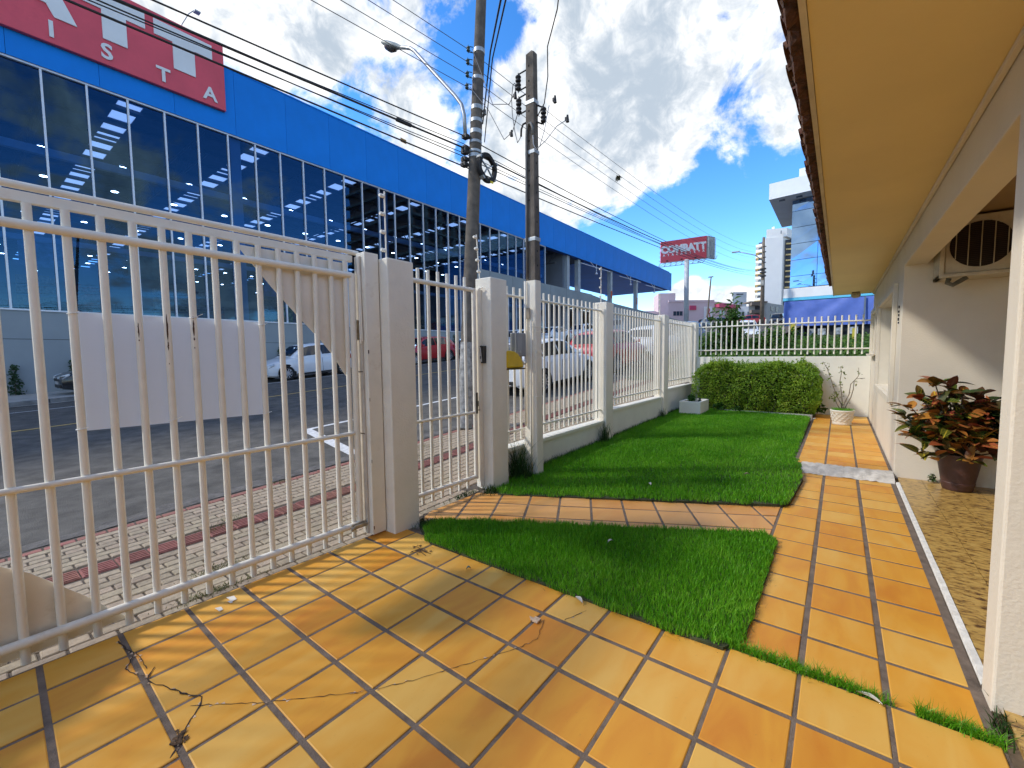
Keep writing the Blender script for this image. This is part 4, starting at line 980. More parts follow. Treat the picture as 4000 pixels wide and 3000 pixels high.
# patterned pot with a sparse little tree
pt = thing('garden_pot', 'round cream pot with fish-scale relief at the end of the path', 'pot', (.075, 10.62, .06))
M_potc = mat('pot_cream', (0.70, 0.65, 0.54), .7, .06, 8, .2, 40, dirt=((0.40, 0.34, 0.24), 8, .45))
prof = [(0.0, 0), (.150, 0), (.158, .02), (.152, .045), (.150, .06), (.172, .15), (.180, .24), (.190, .255), (.196, .275), (.190, .292), (.175, .292), (.168, .26), (.0, .26)]
m = MB(); m.lathe((.075, 10.62, .058), prof, 32); m.build('bowl', M_potc, pt, smooth=True)
for rr_ in range(4):
    for k in range(14):
        a = 2 * math.pi * (k + .5 * (rr_ % 2)) / 14; z = .075 + rr_ * .047; rad = 0
        m = MB(); n = 9; arc = []
        for q in range(n):
            b = -1 + 2 * q / (n - 1); aa = a + b * .235; zz = z + .045 * (b * b) ; rad = float(np.interp(zz, [.06, .15, .24], [.150, .172, .180])) + .001; arc.append((.075 + rad * math.cos(aa), 10.62 + rad * math.sin(aa), .058 + zz))
        m.path(arc, .0075, 5); m.build('relief_scale', M_potc, pt)
r = np.random.default_rng(9); P = np.array([(.075 + .165 * math.sqrt(r.random()) * math.cos(a), 10.62 + .165 * math.sqrt(r.random()) * math.sin(a), .31) for a in r.uniform(0, 6.283, 1500)])
tag(grass_blades('pot_grass', M_grass, P, .075, .002, .9, 5), 'green grass filling the patterned cream pot', 'grass', kind='stuff')
st = thing('potted_tree', 'sparse little shrub with thin bare stems in the patterned pot', 'shrub', (.075, 10.62, .32))
M_stem = mat('grey_stem', (0.24, 0.20, 0.15), .9, .2, 20)
stems = [[(.07, 10.62, .30), (.06, 10.62, .45), (-.02, 10.60, .62), (-.08, 10.60, .80), (-.13, 10.58, .98), (-.19, 10.58, 1.16), (-.26, 10.58, 1.30)],
         [(.07, 10.62, .30), (.07, 10.63, .50), (.05, 10.62, .70), (.02, 10.62, .90), (.04, 10.63, 1.08), (.02, 10.62, 1.20)],
         [(.09, 10.62, .30), (.14, 10.62, .45), (.20, 10.61, .60), (.23, 10.61, .75), (.24, 10.60, .92), (.30, 10.60, 1.02), (.30, 10.60, 1.18)],
         [(.08, 10.61, .30), (.11, 10.60, .50), (.17, 10.60, .66), (.19, 10.60, .86), (.27, 10.60, .97), (.40, 10.60, .98)],
         [(.07, 10.6, .30), (-.01, 10.58, .46), (-.05, 10.58, .58), (-.07, 10.57, .72)]]
for s in stems: m = MB(); n = len(s); m.path(s, [.011 - .008 * i / n for i in range(n)], 6); m.build('stem', M_stem, st, smooth=True)
P, Nn = [], []
r = np.random.default_rng(12)
for s, cnt in zip(stems, (46, 34, 8, 3, 16)):
    for k in range(cnt):
        i = r.integers(2, len(s)); f = r.random(); a, b = Vector(s[i - 1]), Vector(s[i]); p = a + (b - a) * f; P.append((p.x + r.normal(0, .035), p.y + r.normal(0, .035), p.z + r.normal(0, .03))); Nn.append((0, -.3, 1))
leaf_cloud('leaves', leafmat('pale_leaf', [(0.10, 0.15, 0.02), (0.17, 0.22, 0.04), (0.26, 0.27, 0.07)], .5, .3, 4), P, Nn, .055, .5, st, .8, 3)

# croton in its brown pot: every leaf a part
cp = thing('plant_pot', 'dark brown plastic plant pot on the porch floor', 'pot', (1.03, 6.36, .034))
prof = [(0, .002), (.112, .002), (.118, .012), (.127, .06), (.130, .062), (.133, .085), (.130, .09), (.148, .2), (.165, .31), (.176, .365), (.182, .37), (.182, .385), (.172, .385), (.165, .34), (0, .33)]
MB().lathe((1.03, 6.36, .034), prof, 36).build('shell', mat('pot_brown', (0.075, 0.032, 0.026), .5, .12, 10, .1, 30), cp, auto=35)
MB().lathe((1.03, 6.36, .034), [(0, .345), (.166, .34)], 24).build('soil', M_soil, cp)
cr_ = thing('croton_plant', 'bushy croton with red, yellow and dark green leaves in the brown pot', 'plant', (1.03, 6.36, .38))
def crotonmat():
    m = bpy.data.materials.new('croton_leaf'); m.use_nodes = True; N, L = m.node_tree.nodes, m.node_tree.links; b = N['Principled BSDF']
    oi = N.new('ShaderNodeObjectInfo'); tc = N.new('ShaderNodeTexCoord'); sp = N.new('ShaderNodeSeparateXYZ'); L.new(tc.outputs['Object'], sp.inputs[0])
    r1 = N.new('ShaderNodeValToRGB'); r1.color_ramp.interpolation = 'LINEAR'; e = r1.color_ramp.elements
    cols = [(0, (0.014, 0.040, 0.008)), (.20, (0.035, 0.095, 0.012)), (.36, (0.06, 0.07, 0.012)), (.50, (0.15, 0.06, 0.015)), (.66, (0.32, 0.09, 0.025)), (.80, (0.22, 0.030, 0.024)), (.92, (0.45, 0.20, 0.03)), (1, (0.10, 0.016, 0.018))]
    e[0].position, e[0].color = 0, (*cols[0][1], 1); e[1].position, e[1].color = 1, (*cols[-1][1], 1)
    for p, c in cols[1:-1]: x = e.new(p); x.color = (*c, 1)
    L.new(oi.outputs['Random'], r1.inputs[0])
    k = N.new('ShaderNodeMath'); k.operation = 'MULTIPLY'; k.inputs[1].default_value = 17.3; L.new(oi.outputs['Random'], k.inputs[0]); fr = N.new('ShaderNodeMath'); fr.operation = 'FRACT'; L.new(k.outputs[0], fr.inputs[0])
    # veins: midrib and slanting side veins in yellow or pink
    ay = N.new('ShaderNodeMath'); ay.operation = 'ABSOLUTE'; L.new(sp.outputs[1], ay.inputs[0])
    wv = N.new('ShaderNodeMath'); wv.operation = 'MULTIPLY_ADD'; wv.inputs[1].default_value = -.55; L.new(ay.outputs[0], wv.inputs[0]); L.new(sp.outputs[0], wv.inputs[2])
    sn = N.new('ShaderNodeMath'); sn.operation = 'MULTIPLY'; sn.inputs[1].default_value = 330; L.new(wv.outputs[0], sn.inputs[0]); si = N.new('ShaderNodeMath'); si.operation = 'SINE'; L.new(sn.outputs[0], si.inputs[0])
    vm = N.new('ShaderNodeMapRange'); vm.inputs[1].default_value = .80; vm.inputs[2].default_value = 1.0; vm.inputs[4].default_value = .8; L.new(si.outputs[0], vm.inputs[0])
    mr = N.new('ShaderNodeMapRange'); mr.inputs[1].default_value = .0045; mr.inputs[2].default_value = .002; mr.inputs[3].default_value = 0; mr.inputs[4].default_value = 1; L.new(ay.outputs[0], mr.inputs[0])
    mxv = N.new('ShaderNodeMath'); mxv.operation = 'MAXIMUM'; L.new(vm.outputs[0], mxv.inputs[0]); L.new(mr.outputs[0], mxv.inputs[1])
    am = N.new('ShaderNodeMapRange'); am.inputs[1].default_value = .35; am.inputs[2].default_value = .95; am.inputs[3].default_value = .12; am.inputs[4].default_value = .95; L.new(fr.outputs[0], am.inputs[0])
    ml = N.new('ShaderNodeMath'); ml.operation = 'MULTIPLY'; L.new(mxv.outputs[0], ml.inputs[0]); L.new(am.outputs[0], ml.inputs[1])
    vc = N.new('ShaderNodeMix'); vc.data_type = 'RGBA'; L.new(fr.outputs[0], vc.inputs[0]); vc.inputs[6].default_value = (.28, .06, .05, 1); vc.inputs[7].default_value = (.62, .50, .035, 1)
    mx_ = N.new('ShaderNodeMix'); mx_.data_type = 'RGBA'; L.new(ml.outputs[0], mx_.inputs[0]); L.new(r1.outputs[0], mx_.inputs[6]); L.new(vc.outputs[2], mx_.inputs[7])
    L.new(mx_.outputs[2], b.inputs['Base Color']); b.inputs['Roughness'].default_value = .38
    return m
M_cro = crotonmat()
def leaf_mesh(L_, W_, curl, fold):
    m = MB(); n = 7; mid, l, rr = [], [], []
    for i in range(n):
        t = i / (n - 1); w = W_ * (math.sin(math.pi * min(1, t * .92 + .05)) ** .8) * (1 - .35 * t); z = -curl * t * t * L_
        if i in (0, n - 1): w *= .05
        mid.append((t * L_, 0, z)); l.append((t * L_, w, z + fold * w)); rr.append((t * L_, -w, z + fold * w))
    m.grid([l, mid, rr]); me = m.mesh('leaf', M_cro, smooth=True); return me
LM = [leaf_mesh(.15, .046, .25, .35), leaf_mesh(.17, .050, .5, .25), leaf_mesh(.14, .048, .1, .5), leaf_mesh(.18, .044, .35, .3), leaf_mesh(.12, .040, .6, .2)]
r = np.random.default_rng(15)
stemtips = []
for k in range(52):
    a = r.uniform(0, 2 * math.pi); q = math.sqrt(r.random())
    hx, hy = .30 * q * math.cos(a), .24 * q * math.sin(a)
    top = (1.01 + hx, 6.33 + hy, .50 + .64 * (1 - q * q * .7) * r.uniform(.25, 1.0))
    stemtips.append(top)
stemtips += [(.72, 6.2, .44), (.84, 6.14, .42), (1.08, 6.12, .44), (1.24, 6.2, .48), (.66, 6.2, .62), (.58, 6.24, .80), (1.32, 6.3, .74), (.95, 6.1, .72), (1.1, 6.1, .60), (.78, 6.12, .64), (.9, 6.12, .56), (.70, 6.2, 1.02), (1.0, 6.2, 1.08), (1.22, 6.28, .90), (.80, 6.25, 1.17), (.90, 6.28, 1.15), (1.14, 6.30, 1.03), (1.20, 6.25, .98), (.62, 6.2, .90), (.64, 6.22, .72), (1.25, 6.25, .82), (1.26, 6.22, .68), (.74, 6.2, .56), (1.15, 6.2, .52), (.95, 6.18, .50), (1.02, 6.17, .62), (.86, 6.16, .74), (1.0, 6.14, .86), (.84, 6.15, .98), (1.12, 6.15, .76)]
m = MB()
for tp in stemtips: m.path([(1.03 + r.normal(0, .03), 6.36 + r.normal(0, .03), .36), (1.02 + (tp[0] - 1.02) * .55, 6.35 + (tp[1] - 6.35) * .5, .36 + (tp[2] - .36) * .55), tp], [.010, .008, .005], 5)
m.build('stems', mat('croton_stem', (0.06, 0.05, 0.03), .9, .2, 20), cr_)
CRO = []
for tp in stemtips:
    nl = int(r.integers(5, 8)); a0 = r.uniform(0, 6.28)
    for k in range(nl):
        a = a0 + k * 2.4; el = r.uniform(-.15, .95) if k < nl - 2 else r.uniform(.7, 1.3)
        out = Vector((tp[0] - 1.02, tp[1] - 6.36, 0)); 
        d = Vector((math.cos(a), math.sin(a), math.tan(min(el, 1.25)))).normalized() + out * 1.2 + Vector((0, -.15, 0)); d.normalize()
        zax = Vector((0, 0, 1)) - d * d.z; zax = zax.normalized() if zax.length > .05 else Vector((0, -1, 0)); yax = zax.cross(d)
        rot = Matrix((d, yax, zax)).transposed().to_euler(); rot.rotate_axis('X', r.uniform(-.7, .7))
        p = (tp[0] + r.normal(0, .012), min(tp[1], 6.50) + r.normal(0, .012), tp[2] - k * .012)
        CRO.append((p, rot, int(r.integers(0, 5)), r.uniform(.85, 1.25)))

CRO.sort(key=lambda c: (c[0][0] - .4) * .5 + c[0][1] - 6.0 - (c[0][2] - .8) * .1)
inner = MB()
for i, (p, rot, k, sc_) in enumerate(CRO):
    if i < 295: inst('leaf', LM[k], cr_, p, rot, (sc_,) * 3)
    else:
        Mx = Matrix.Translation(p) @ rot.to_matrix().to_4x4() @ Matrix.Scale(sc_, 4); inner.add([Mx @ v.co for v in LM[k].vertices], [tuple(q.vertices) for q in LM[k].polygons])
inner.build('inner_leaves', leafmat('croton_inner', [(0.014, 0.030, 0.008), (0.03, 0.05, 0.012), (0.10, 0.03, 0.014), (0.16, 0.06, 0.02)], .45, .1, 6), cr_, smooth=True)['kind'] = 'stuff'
small_plant((.86, 6.55, .03), 26, .10, .04, leafmat('fern', [(0.06, 0.11, 0.03), (0.10, 0.15, 0.05)], .6, .2, 4), 14, .05, label='tiny pale fern in the corner behind the brown pot')

# fallen leaves and litter on lawn and tiles
M_fall = mat('fallen_leaf', (0.46, 0.36, 0.24), .8, .2, 20)
def litter(x, y, z, L_, W_, rz, label, mt=None):
    m = MB(); n = 5; l, c, rr = [], [], []
    for i in range(n):
        t = i / (n - 1); w = W_ * math.sin(math.pi * (t * .9 + .05)); q = .012 * math.sin(t * 3) ; l.append((t * L_ - L_ / 2, w, q + .008)); c.append((t * L_ - L_ / 2, 0, q)); rr.append((t * L_ - L_ / 2, -w, q + .010))
    m.grid([l, c, rr]); me = m.mesh('fallen_leaf', mt or M_fall, smooth=True); o = bpy.data.objects.new('fallen_leaf', me); COL.objects.link(o); o.location = (x, y, z); o.rotation_euler = (0, 0, rz)
    tag(o, label, 'leaf', 'fallen leaves')
M_fpale = mat('fallen_leaf_pale', (0.62, 0.58, 0.50), .8, .1, 20)
litter(-1.62, 4.62, .055, .07, .016, 2.2, 'pale dry leaf near the front edge of the large lawn', M_fpale)
litter(-.82, 5.6, .07, .06, .015, .4, 'brown dry leaf on the right side of the large lawn')
litter(-1.21, 2.235, .008, .075, .016, -.5, 'pale curled leaf on a tile at the edge of the small lawn', M_fpale)
litter(-1.36, 3.02, .05, .055, .013, 1.2, 'small pale leaf on the small lawn', M_fpale)
litter(.15, 2.315, .006, .09, .014, -.35, 'long pale leaf lying in the grassy driveway joint', M_fpale)
litter(-2.02, 2.13, .004, .03, .012, .9, 'tiny blue-green scrap on a tile near the small lawn', mat('scrap_teal', (.03, .14, .16), .5, .1))
litter(-.62, 4.73, .006, .05, .006, .3, 'thin brown leaf on the slanting path by the large lawn', mat('leaf_brown', (.22, .07, .03), .8, .2))
litter(-.36, 10.9, .09, .10, .03, .8, 'yellowish leaf at the far corner of the large lawn', M_fpale)
m = MB(); r_ = random.Random(6)
for k in range(26):
    a = r_.uniform(0, 6.28); d = r_.uniform(.01, .10); x, y = -2.52 + d * math.cos(a) * 1.1, 2.13 + d * math.sin(a) * .7; s = r_.uniform(.004, .013)
    m.add([(x - s, y - s * .5, .004), (x + s * .3, y - s, .005), (x + s, y + s * .4, .004), (x - s * .2, y + s, .006)], [(0, 1, 2, 3)])
for k in range(5):
    a = r_.uniform(0, 6.28); m.path([(-2.52, 2.13, .006), (-2.52 + .06 * math.cos(a), 2.13 + .05 * math.sin(a), .008), (-2.52 + .11 * math.cos(a + .2), 2.13 + .08 * math.sin(a + .2), .004)], .002, 4)
tag(m.build('dried_weed', mat('dried_weed', (0.10, 0.055, 0.025), .9, .3, 30)), 'flattened dried weed on the tile by the gate post', 'weed')
m = MB()
for k in range(26):
    a = r_.uniform(0, 6.28); d = r_.uniform(0, .055); x, y = -2.03 + d * math.cos(a), .47 + d * math.sin(a) * .6; s = r_.uniform(.005, .012)
    m.add([(x - s, y - s * .5, .004), (x + s * .3, y - s, .007), (x + s, y + s * .4, .004), (x - s * .2, y + s, .009)], [(0, 1, 2, 3)])
tag(m.build('dried_weed', MATS['dried_weed']), 'dark weed growing from the broken tile in the driveway corner', 'weed')
m = MB(); m.box(-1.33, -1.29, 1.905, 1.945, .002, .014); m.prism([(-1.36, 1.93, .003), (-1.33, 1.90, .003), (-1.31, 1.93, .003)], (0, 0, .01))
tag(m.build('tile_fragment', M_chip, bevel=.002), 'broken tile fragment beside the long driveway crack', 'fragment')
for k, (x, y, a) in enumerate(((-2.93, .97, .3), (-2.90, .90, .9), (-2.965, .99, 1.4))):
    m = MB(); s = .022 + .01 * k; m.add([(x - s, y - s * .4, .003), (x + s, y - s * .3, .004), (x + s * .8, y + s * .4, .003), (x - s * .5, y + s * .5, .004)], [(0, 1, 2, 3)]); m.build('glaze_chip', mat('glaze_white', (.72, .68, .60), .6, .1), drive)
# ------------------------------------------------------------------ round concrete pole on the pavement
M_pole = mat('pole_concrete', (0.125, 0.105, 0.085), .92, .22, 5, .7, 60, dirt=((0.055, 0.045, 0.038), 3.5, .7))
M_galv = mat('galvanised', (0.42, 0.44, 0.44), .45, .12, 9, metal=.6)
M_glassg = mat('insulator_green', (0.03, 0.06, 0.05), .25, .1, 8)
M_black = mat('cable_black', (0.014, 0.014, 0.016), .6, .15, 12)
M_cgrey = mat('cable_grey', (0.10, 0.10, 0.105), .6, .1, 12)
pc = lambda z: Vector((-5.25, 5.48 + .082 * z, z))
pr_ = lambda z: .138 - .0062 * z
p1 = thing('utility_pole', 'tall round concrete utility pole on the pavement with street light arm', 'pole', (-5.25, 5.5, .15))
MB().path([pc(z) for z in np.linspace(-.1, 10.4, 15)], [pr_(z) for z in np.linspace(-.1, 10.4, 15)], 20).build('shaft', M_pole, p1, smooth=True)
MB().path([pc(z) for z in np.linspace(.22, 1.72, 8)], [pr_(z) + .002 for z in np.linspace(.22, 1.72, 8)], 20, cap=False).build('whitewash', mat('flaking_whitewash', (0.36, 0.355, 0.34), .9, .3, 12, .5, 60, dirt=((0.10, 0.09, 0.08), 5, .95)), p1, smooth=True)
for zz, hh in ((6.80, .07), (6.32, .06), (5.80, .07), (5.58, .06), (5.38, .07), (5.21, .045), (5.05, .04), (4.96, .06)):
    MB().path([pc(zz), pc(zz + hh)], pr_(zz) + .006, 20).build('steel_band', M_galv, p1, auto=40)
def spool(c, parent, r_=.032, h=.075, mt=None):
    m = MB(); m.lathe(c, [(0, 0), (r_ * .8, 0), (r_, h * .12), (r_, h * .32), (r_ * .62, h * .42), (r_ * .62, h * .58), (r_, h * .68), (r_, h * .88), (r_ * .8, h), (0, h)], 12); return m.build('insulator', mt or M_glassg, parent, smooth=True)
for zz in (6.80, 6.58, 6.36, 6.15):
    c = pc(zz); a = (c.x - .10, c.y - .17, zz)
    m = MB(); m.tube((c.x - .05, c.y - .10, zz + .085), (a[0], a[1], zz + .085), .007, n=6); m.tube((c.x - .05, c.y - .10, zz - .01), (a[0], a[1], zz - .01), .007, n=6); m.tube((a[0], a[1], zz - .03), (a[0], a[1], zz + .11), .005, n=6); m.build('insulator_bracket', M_glassg, p1)
    spool(a, p1)
m = MB()
for zz in (5.33, 5.13, 5.06, 4.93, 4.84):
    c = pc(zz); m.box(c.x - .17, c.x - .06, c.y - .19, c.y - .09, zz - .035, zz + .035); m.tube((c.x - .12, c.y - .2, zz), (c.x - .05, c.y - .05, zz), .018, n=8)
m.build('cable_clamps', mat('clamp_dark', (0.03, 0.03, 0.03), .6, .2), p1, bevel=.006)
c = pc(5.78); m = MB(); m.tube((c.x + .13, c.y + .06, 5.72), (c.x + .13, c.y + .06, 5.80), .03, n=10); m.box(c.x + .06, c.x + .13, c.y + .03, c.y + .07, 5.70, 5.73); m.build('photocell', mat('photocell_grey', (0.20, 0.20, 0.19), .5, .1), p1)
# street light
sl_ = thing('street_light', 'grey street light on a bent arm fixed to the round utility pole', 'street light', (-5.4, 5.8, 5.4))
arm = [(-5.40, 5.81, 5.35), (-5.41, 5.80, 5.72), (-5.47, 5.80, 5.92), (-5.62, 5.79, 6.12), (-6.10, 5.77, 6.67), (-6.62, 5.75, 7.27), (-6.74, 5.75, 7.37), (-6.88, 5.75, 7.44), (-7.02, 5.75, 7.50)]
MB().path(arm, .033, 10).build('arm', M_galv, sl_, smooth=True)
d = Vector((-.62, 0, .33)).normalized(); u_ = Vector((.33, 0, .62)).normalized(); m = MB(); rows = []
for t, w, h, o in ((0, .035, .035, 0), (.10, .05, .045, 0), (.18, .085, .06, 0), (.34, .115, .07, 0), (.52, .10, .06, .01), (.66, .05, .03, .02), (.70, .01, .008, .03)):
    c = Vector((-7.0, 5.75, 7.49)) + d * t + u_ * o; rows.append([tuple(c + Vector((0, 1, 0)) * (w * math.cos(a)) + u_ * (h * math.sin(a) * (1 if math.sin(a) > 0 else .75))) for a in np.linspace(0, 2 * math.pi, 13)])
m.grid(rows); m.build('lamp_head', mat('lamp_grey', (0.30, 0.33, 0.32), .5, .08, 6), sl_, smooth=True)
m = MB(); rows = []
for t, w, h in ((.16, .02, .02), (.22, .075, .075), (.34, .095, .095), (.48, .075, .07), (.55, .02, .02)):
    c = Vector((-7.0, 5.75, 7.49)) + d * t; rows.append([tuple(c + Vector((0, 1, 0)) * (w * math.cos(a)) - u_ * (.02 + h * math.sin(a))) for a in np.linspace(0, math.pi, 9)])
m.grid(rows); m.build('lens', mat('lamp_lens', (0.10, 0.09, 0.09), .12, .2, 6), sl_, smooth=True)
# coil of spare cable
co = thing('cable_coil', 'coil of black spare cable hung on the round utility pole', 'cable coil', (-5.10, 6.02, 4.52))
cc = Vector((-5.09, 6.03, 4.81))
def ring(R_, r_, dx, mt, name):
    m = MB(); n = 30; m.path([cc + Vector((dx + .006 * math.sin(5 * a), R_ * math.cos(a), R_ * math.sin(a))) for a in np.linspace(0, 2 * math.pi, n + 1)], r_, 7); return m.build(name, mt, co, smooth=True)
r_ = random.Random(4)
for k in range(15): ring(.185 + .014 * (k % 5) + r_.uniform(-.004, .004), .0095, -.03 + .026 * (k // 5) + r_.uniform(-.004, .004), M_black, 'cable_turn')
m = MB()
for a in (.5, 2.6, 4.1, 5.5): v = Vector((0, math.cos(a), math.sin(a))); m.obox(cc + v * .12, v, Vector((1, 0, 0)), v.cross(Vector((1, 0, 0))), .12, .012, .010); m.obox(cc + v * .25, v, Vector((1, 0, 0)), v.cross(Vector((1, 0, 0))), .012, .05, .03)
m.build('hanger', M_galv, co)
m = MB(); m.box(-5.04, -5.036, 6.05, 6.13, 4.545, 4.585); m.build('yellow_tag', mat('tag_yellow', (0.70, 0.55, 0.02), .5, .05), co)

# ------------------------------------------------------------------ square concrete service pole in the garden
p2 = thing('service_pole', 'square concrete service pole, painted white at the bottom, inside the fence', 'pole', (-2.99, 4.37, 0))
def p2w(z): return .092 - .0070 * z, .070 - .0060 * z
def taper(z0, z1, grow=0.0, cap=True):
    m = MB(); n = 8; R0 = []
    for i in range(n + 1):
        z = z0 + (z1 - z0) * i / n; a, b = p2w(z); a += grow; b += grow; e = .008
        R0.append([(-2.99 + sx * (a - (e if q else 0)), 4.37 + sy * (b - (0 if q else e)), z) for sx, sy, q in ((-1, -1, 0), (-1, -1, 1), (1, -1, 1), (1, -1, 0), (1, 1, 0), (1, 1, 1), (-1, 1, 1), (-1, 1, 0), (-1, -1, 0))])
    m.grid(R0)
    if cap: a, b = p2w(z1); m.add([*R0[-1][:8], (-2.99, 4.37, z1 + .05)], [(i, (i + 1) % 8, 8) for i in range(8)])
    return m
taper(-.2, 5.0).build('shaft', M_pole, p2)
taper(-.05, 2.385, .003, False).build('painted_base', M_post, p2)
m = MB()
for k in range(10):
    z = 4.86 - k * .17; a, b = p2w(z); n = 8; m.add([(-3.0 + .011 * math.cos(q), 4.37 - b - .0015, z + .013 * math.sin(q)) for q in np.linspace(0, 2 * math.pi, n + 1)[:-1]], [tuple(range(n))])
for k in range(12):
    z = 3.75 - k * .17; a, b = p2w(z)
    if z > 2.4: n = 8; m.add([(-2.99 + a + .0015, 4.36 + .011 * math.cos(q), z + .013 * math.sin(q)) for q in np.linspace(0, 2 * math.pi, n + 1)[:-1]], [tuple(range(n))])
m.build('bolt_holes', mat('hole_dark', (0.012, 0.011, 0.010), 1, .1), p2)
for z in (4.43, 3.86, 2.85): a, b = p2w(z); m = MB(); m.box(-2.99 - a - .005, -2.99 + a + .005, 4.37 - b - .005, 4.37 + b + .005, z, z + .045); m.build('steel_band', M_galv, p2, bevel=.004)
for z in (1.83, 1.77, 1.53, 1.515, 0.98): a, b = p2w(z); m = MB(); m.box(-2.99 - a - .006, -2.99 + a + .006, 4.37 - b - .006, 4.37 + b + .006, z, z + .010); m.build('tie_wire', M_metal, p2, bevel=.003)
a, b = p2w(3)
m = MB(); m.path([(-3.03, 4.37 - p2w(2.42)[1] - .016, 2.42), (-3.03, 4.37 - p2w(3.3)[1] - .016, 3.3), (-3.028, 4.37 - p2w(4.0)[1] - .016, 4.02), (-3.022, 4.37 - .062, 4.13), (-3.00, 4.37 - .064, 4.195), (-2.965, 4.37 - .064, 4.20), (-2.94, 4.37 - .062, 4.14), (-2.935, 4.37 - .062, 4.06)], .014, 8); m.build('conduit', mat('conduit_grey', (0.17, 0.165, 0.15), .7, .15, 9), p2, smooth=True)
m = MB(); m.path([(-2.965, 4.37 - .09, 0.0), (-2.965, 4.37 - .088, 1.0), (-2.965, 4.37 - .083, 1.9)], .011, 8); m.path([(-3.05, 4.37 - .09, 0.62), (-3.05, 4.37 - .088, 1.2), (-3.05, 4.37 - .083, 2.38)], .012, 8); m.build('painted_conduit', M_post, p2, smooth=True)
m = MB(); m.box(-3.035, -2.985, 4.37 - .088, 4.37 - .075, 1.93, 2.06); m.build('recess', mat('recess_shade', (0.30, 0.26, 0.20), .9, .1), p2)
for (x, y, zs, side) in ((-3.155, 4.33, (4.77, 4.68), -1), (-3.150, 4.33, (4.50, 4.41), -1), (-2.845, 4.40, (4.24, 4.33), 1)):
    for zz in zs: spool((x, y, zz - .035), p2, .034, .07, M_black)
    m = MB(); z1, z0 = max(zs) + .05, min(zs) - .05
    for zz in (z1, z0): m.path([(x, y, zz), (x - side * .03, y + .01, zz + .01), (-2.99 + side * .05, 4.37, zz + .04)], .009, 6)
    m.tube((x, y, z0 - .02), (x, y, z1 + .02), .005, n=6); m.build('insulator_rack', M_black, p2)
m = MB(); m.path([(-3.05, 4.34, 4.49 - .25), (-3.09, 4.33, 4.23), (-3.115, 4.33, 4.18), (-3.12, 4.33, 4.10)], .012, 7); m.build('gooseneck', M_black, p2, smooth=True)
mbx = thing('meter_box', 'grey metal electric meter box beside the service pole', 'box', (-3.06, 4.13, 1.47))
MB().box(-3.115, -3.02, 4.06, 4.255, 1.475, 1.755).build('case', mat('box_grey', (0.26, 0.28, 0.30), .5, .08, 6), mbx, bevel=.008)
MB().box(-3.02, -3.012, 4.075, 4.165, 1.485, 1.745).build('door', mat('box_grey_door', (0.30, 0.32, 0.34), .5, .06, 6), mbx, bevel=.003)
m = MB(); m.tube((-3.013, 4.125, 1.53), (-3.006, 4.125, 1.53), .016, n=10); m.build('lock', M_galv, mbx)
m = MB(); m.path([(-3.05, 4.19, 1.475), (-3.05, 4.20, 1.42), (-3.04, 4.24, 1.385), (-3.04, 4.28, 1.40), (-3.045, 4.285, 1.48), (-3.05, 4.285, 1.80)], .015, 8); m.build('conduit_bend', M_post, mbx, smooth=True)
yb_ = thing('letter_box', 'yellow rounded plastic letter box hood behind the intercom post', 'letter box', (-3.07, 4.0, 1.33))
prof = [(3.84, 1.345), (3.84, 1.545), (3.93, 1.545), (4.00, 1.535), (4.07, 1.505), (4.125, 1.455), (4.155, 1.405), (4.175, 1.345)]
MB().prism([(-3.145, y, z) for y, z in prof], (.155, 0, 0)).build('hood', mat('hood_yellow', (0.66, 0.44, 0.006), .4, .08, 8), yb_, bevel=.018, seg=3)
MB().box(-3.14, -2.985, 3.845, 4.182, 1.325, 1.342).build('rim', mat('hood_shadow', (0.12, 0.09, 0.02), .6, .1), yb_)  # thin strip, the shadow under the hood put into its dark colour

# ------------------------------------------------------------------ overhead cables, each its own thing
def sagged(a, b, sag, n=26):
    a, b = Vector(a), Vector(b); return [a + (b - a) * t - Vector((0, 0, 4 * sag * t * (1 - t))) for t in np.linspace(0, 1, n)]
def cable(pts, rad, label, mt=None, group='overhead cables'):
    return tag(MB().path(pts, rad, 6).build('cable', mt or M_black, smooth=True), label, 'cable', group)
FX, FY = -7.32, 57.6
for k, (z0, zf, zz) in enumerate(((6.885, 13.55, 0), (6.665, 12.95, 0), (6.445, 12.35, 0), (6.235, 11.75, 0))):
    o = ('topmost', 'second', 'third', 'lowest')[k]
    c = pc(z0); A_ = (c.x - .10, c.y - .17, z0 - .05)
    cable(sagged((-5.45, -32, z0 - 2.25), A_, .42) + sagged(A_, (FX + .1, FY, zf), 1.05)[1:], .0052, o + ' of the four thin power wires held by insulators on the round pole', M_cgrey)
for k, (z0, zl, zf, rad, sg, sr, lb) in enumerate(((5.36, 3.35, 11.05, .0095, .40, .9, 'thick twisted cable, uppermost of the communication cables on the round pole'), (5.15, 3.35, 10.85, .0145, .30, .75, 'thickest black communication cable, second on the round pole'), (5.06, 3.30, 10.65, .006, .35, .7, 'thin wire between the thick communication cables'), (5.00, 3.45, 10.45, .0075, .20, .62, 'black cable with a small orange tag left of the round pole'), (4.83, 3.45, 10.25, .0115, .12, .55, 'lowest black communication cable passing behind the cable coil'), (5.22, 3.15, 10.95, .006, .42, 1.0, 'thin grey wire just under the uppermost communication cable'))):
    c = pc(z0); A_ = (c.x - .16, c.y - .16, z0)
    cable(sagged((-5.5, -32, zl), A_, sg) + sagged(A_, (FX + .15, FY, zf), sr)[1:], rad, lb)
m = MB(); m.tube((-5.45, 4.35, 5.065), (-5.45, 4.62, 5.085), .03, n=8); m.tube((-5.45, 4.62, 5.085), (-5.45, 4.70, 5.09), .018, n=8)
tag(m.build('cable_joint', M_black, smooth=True), 'black splice sleeve on the thick communication cable', 'cable joint')
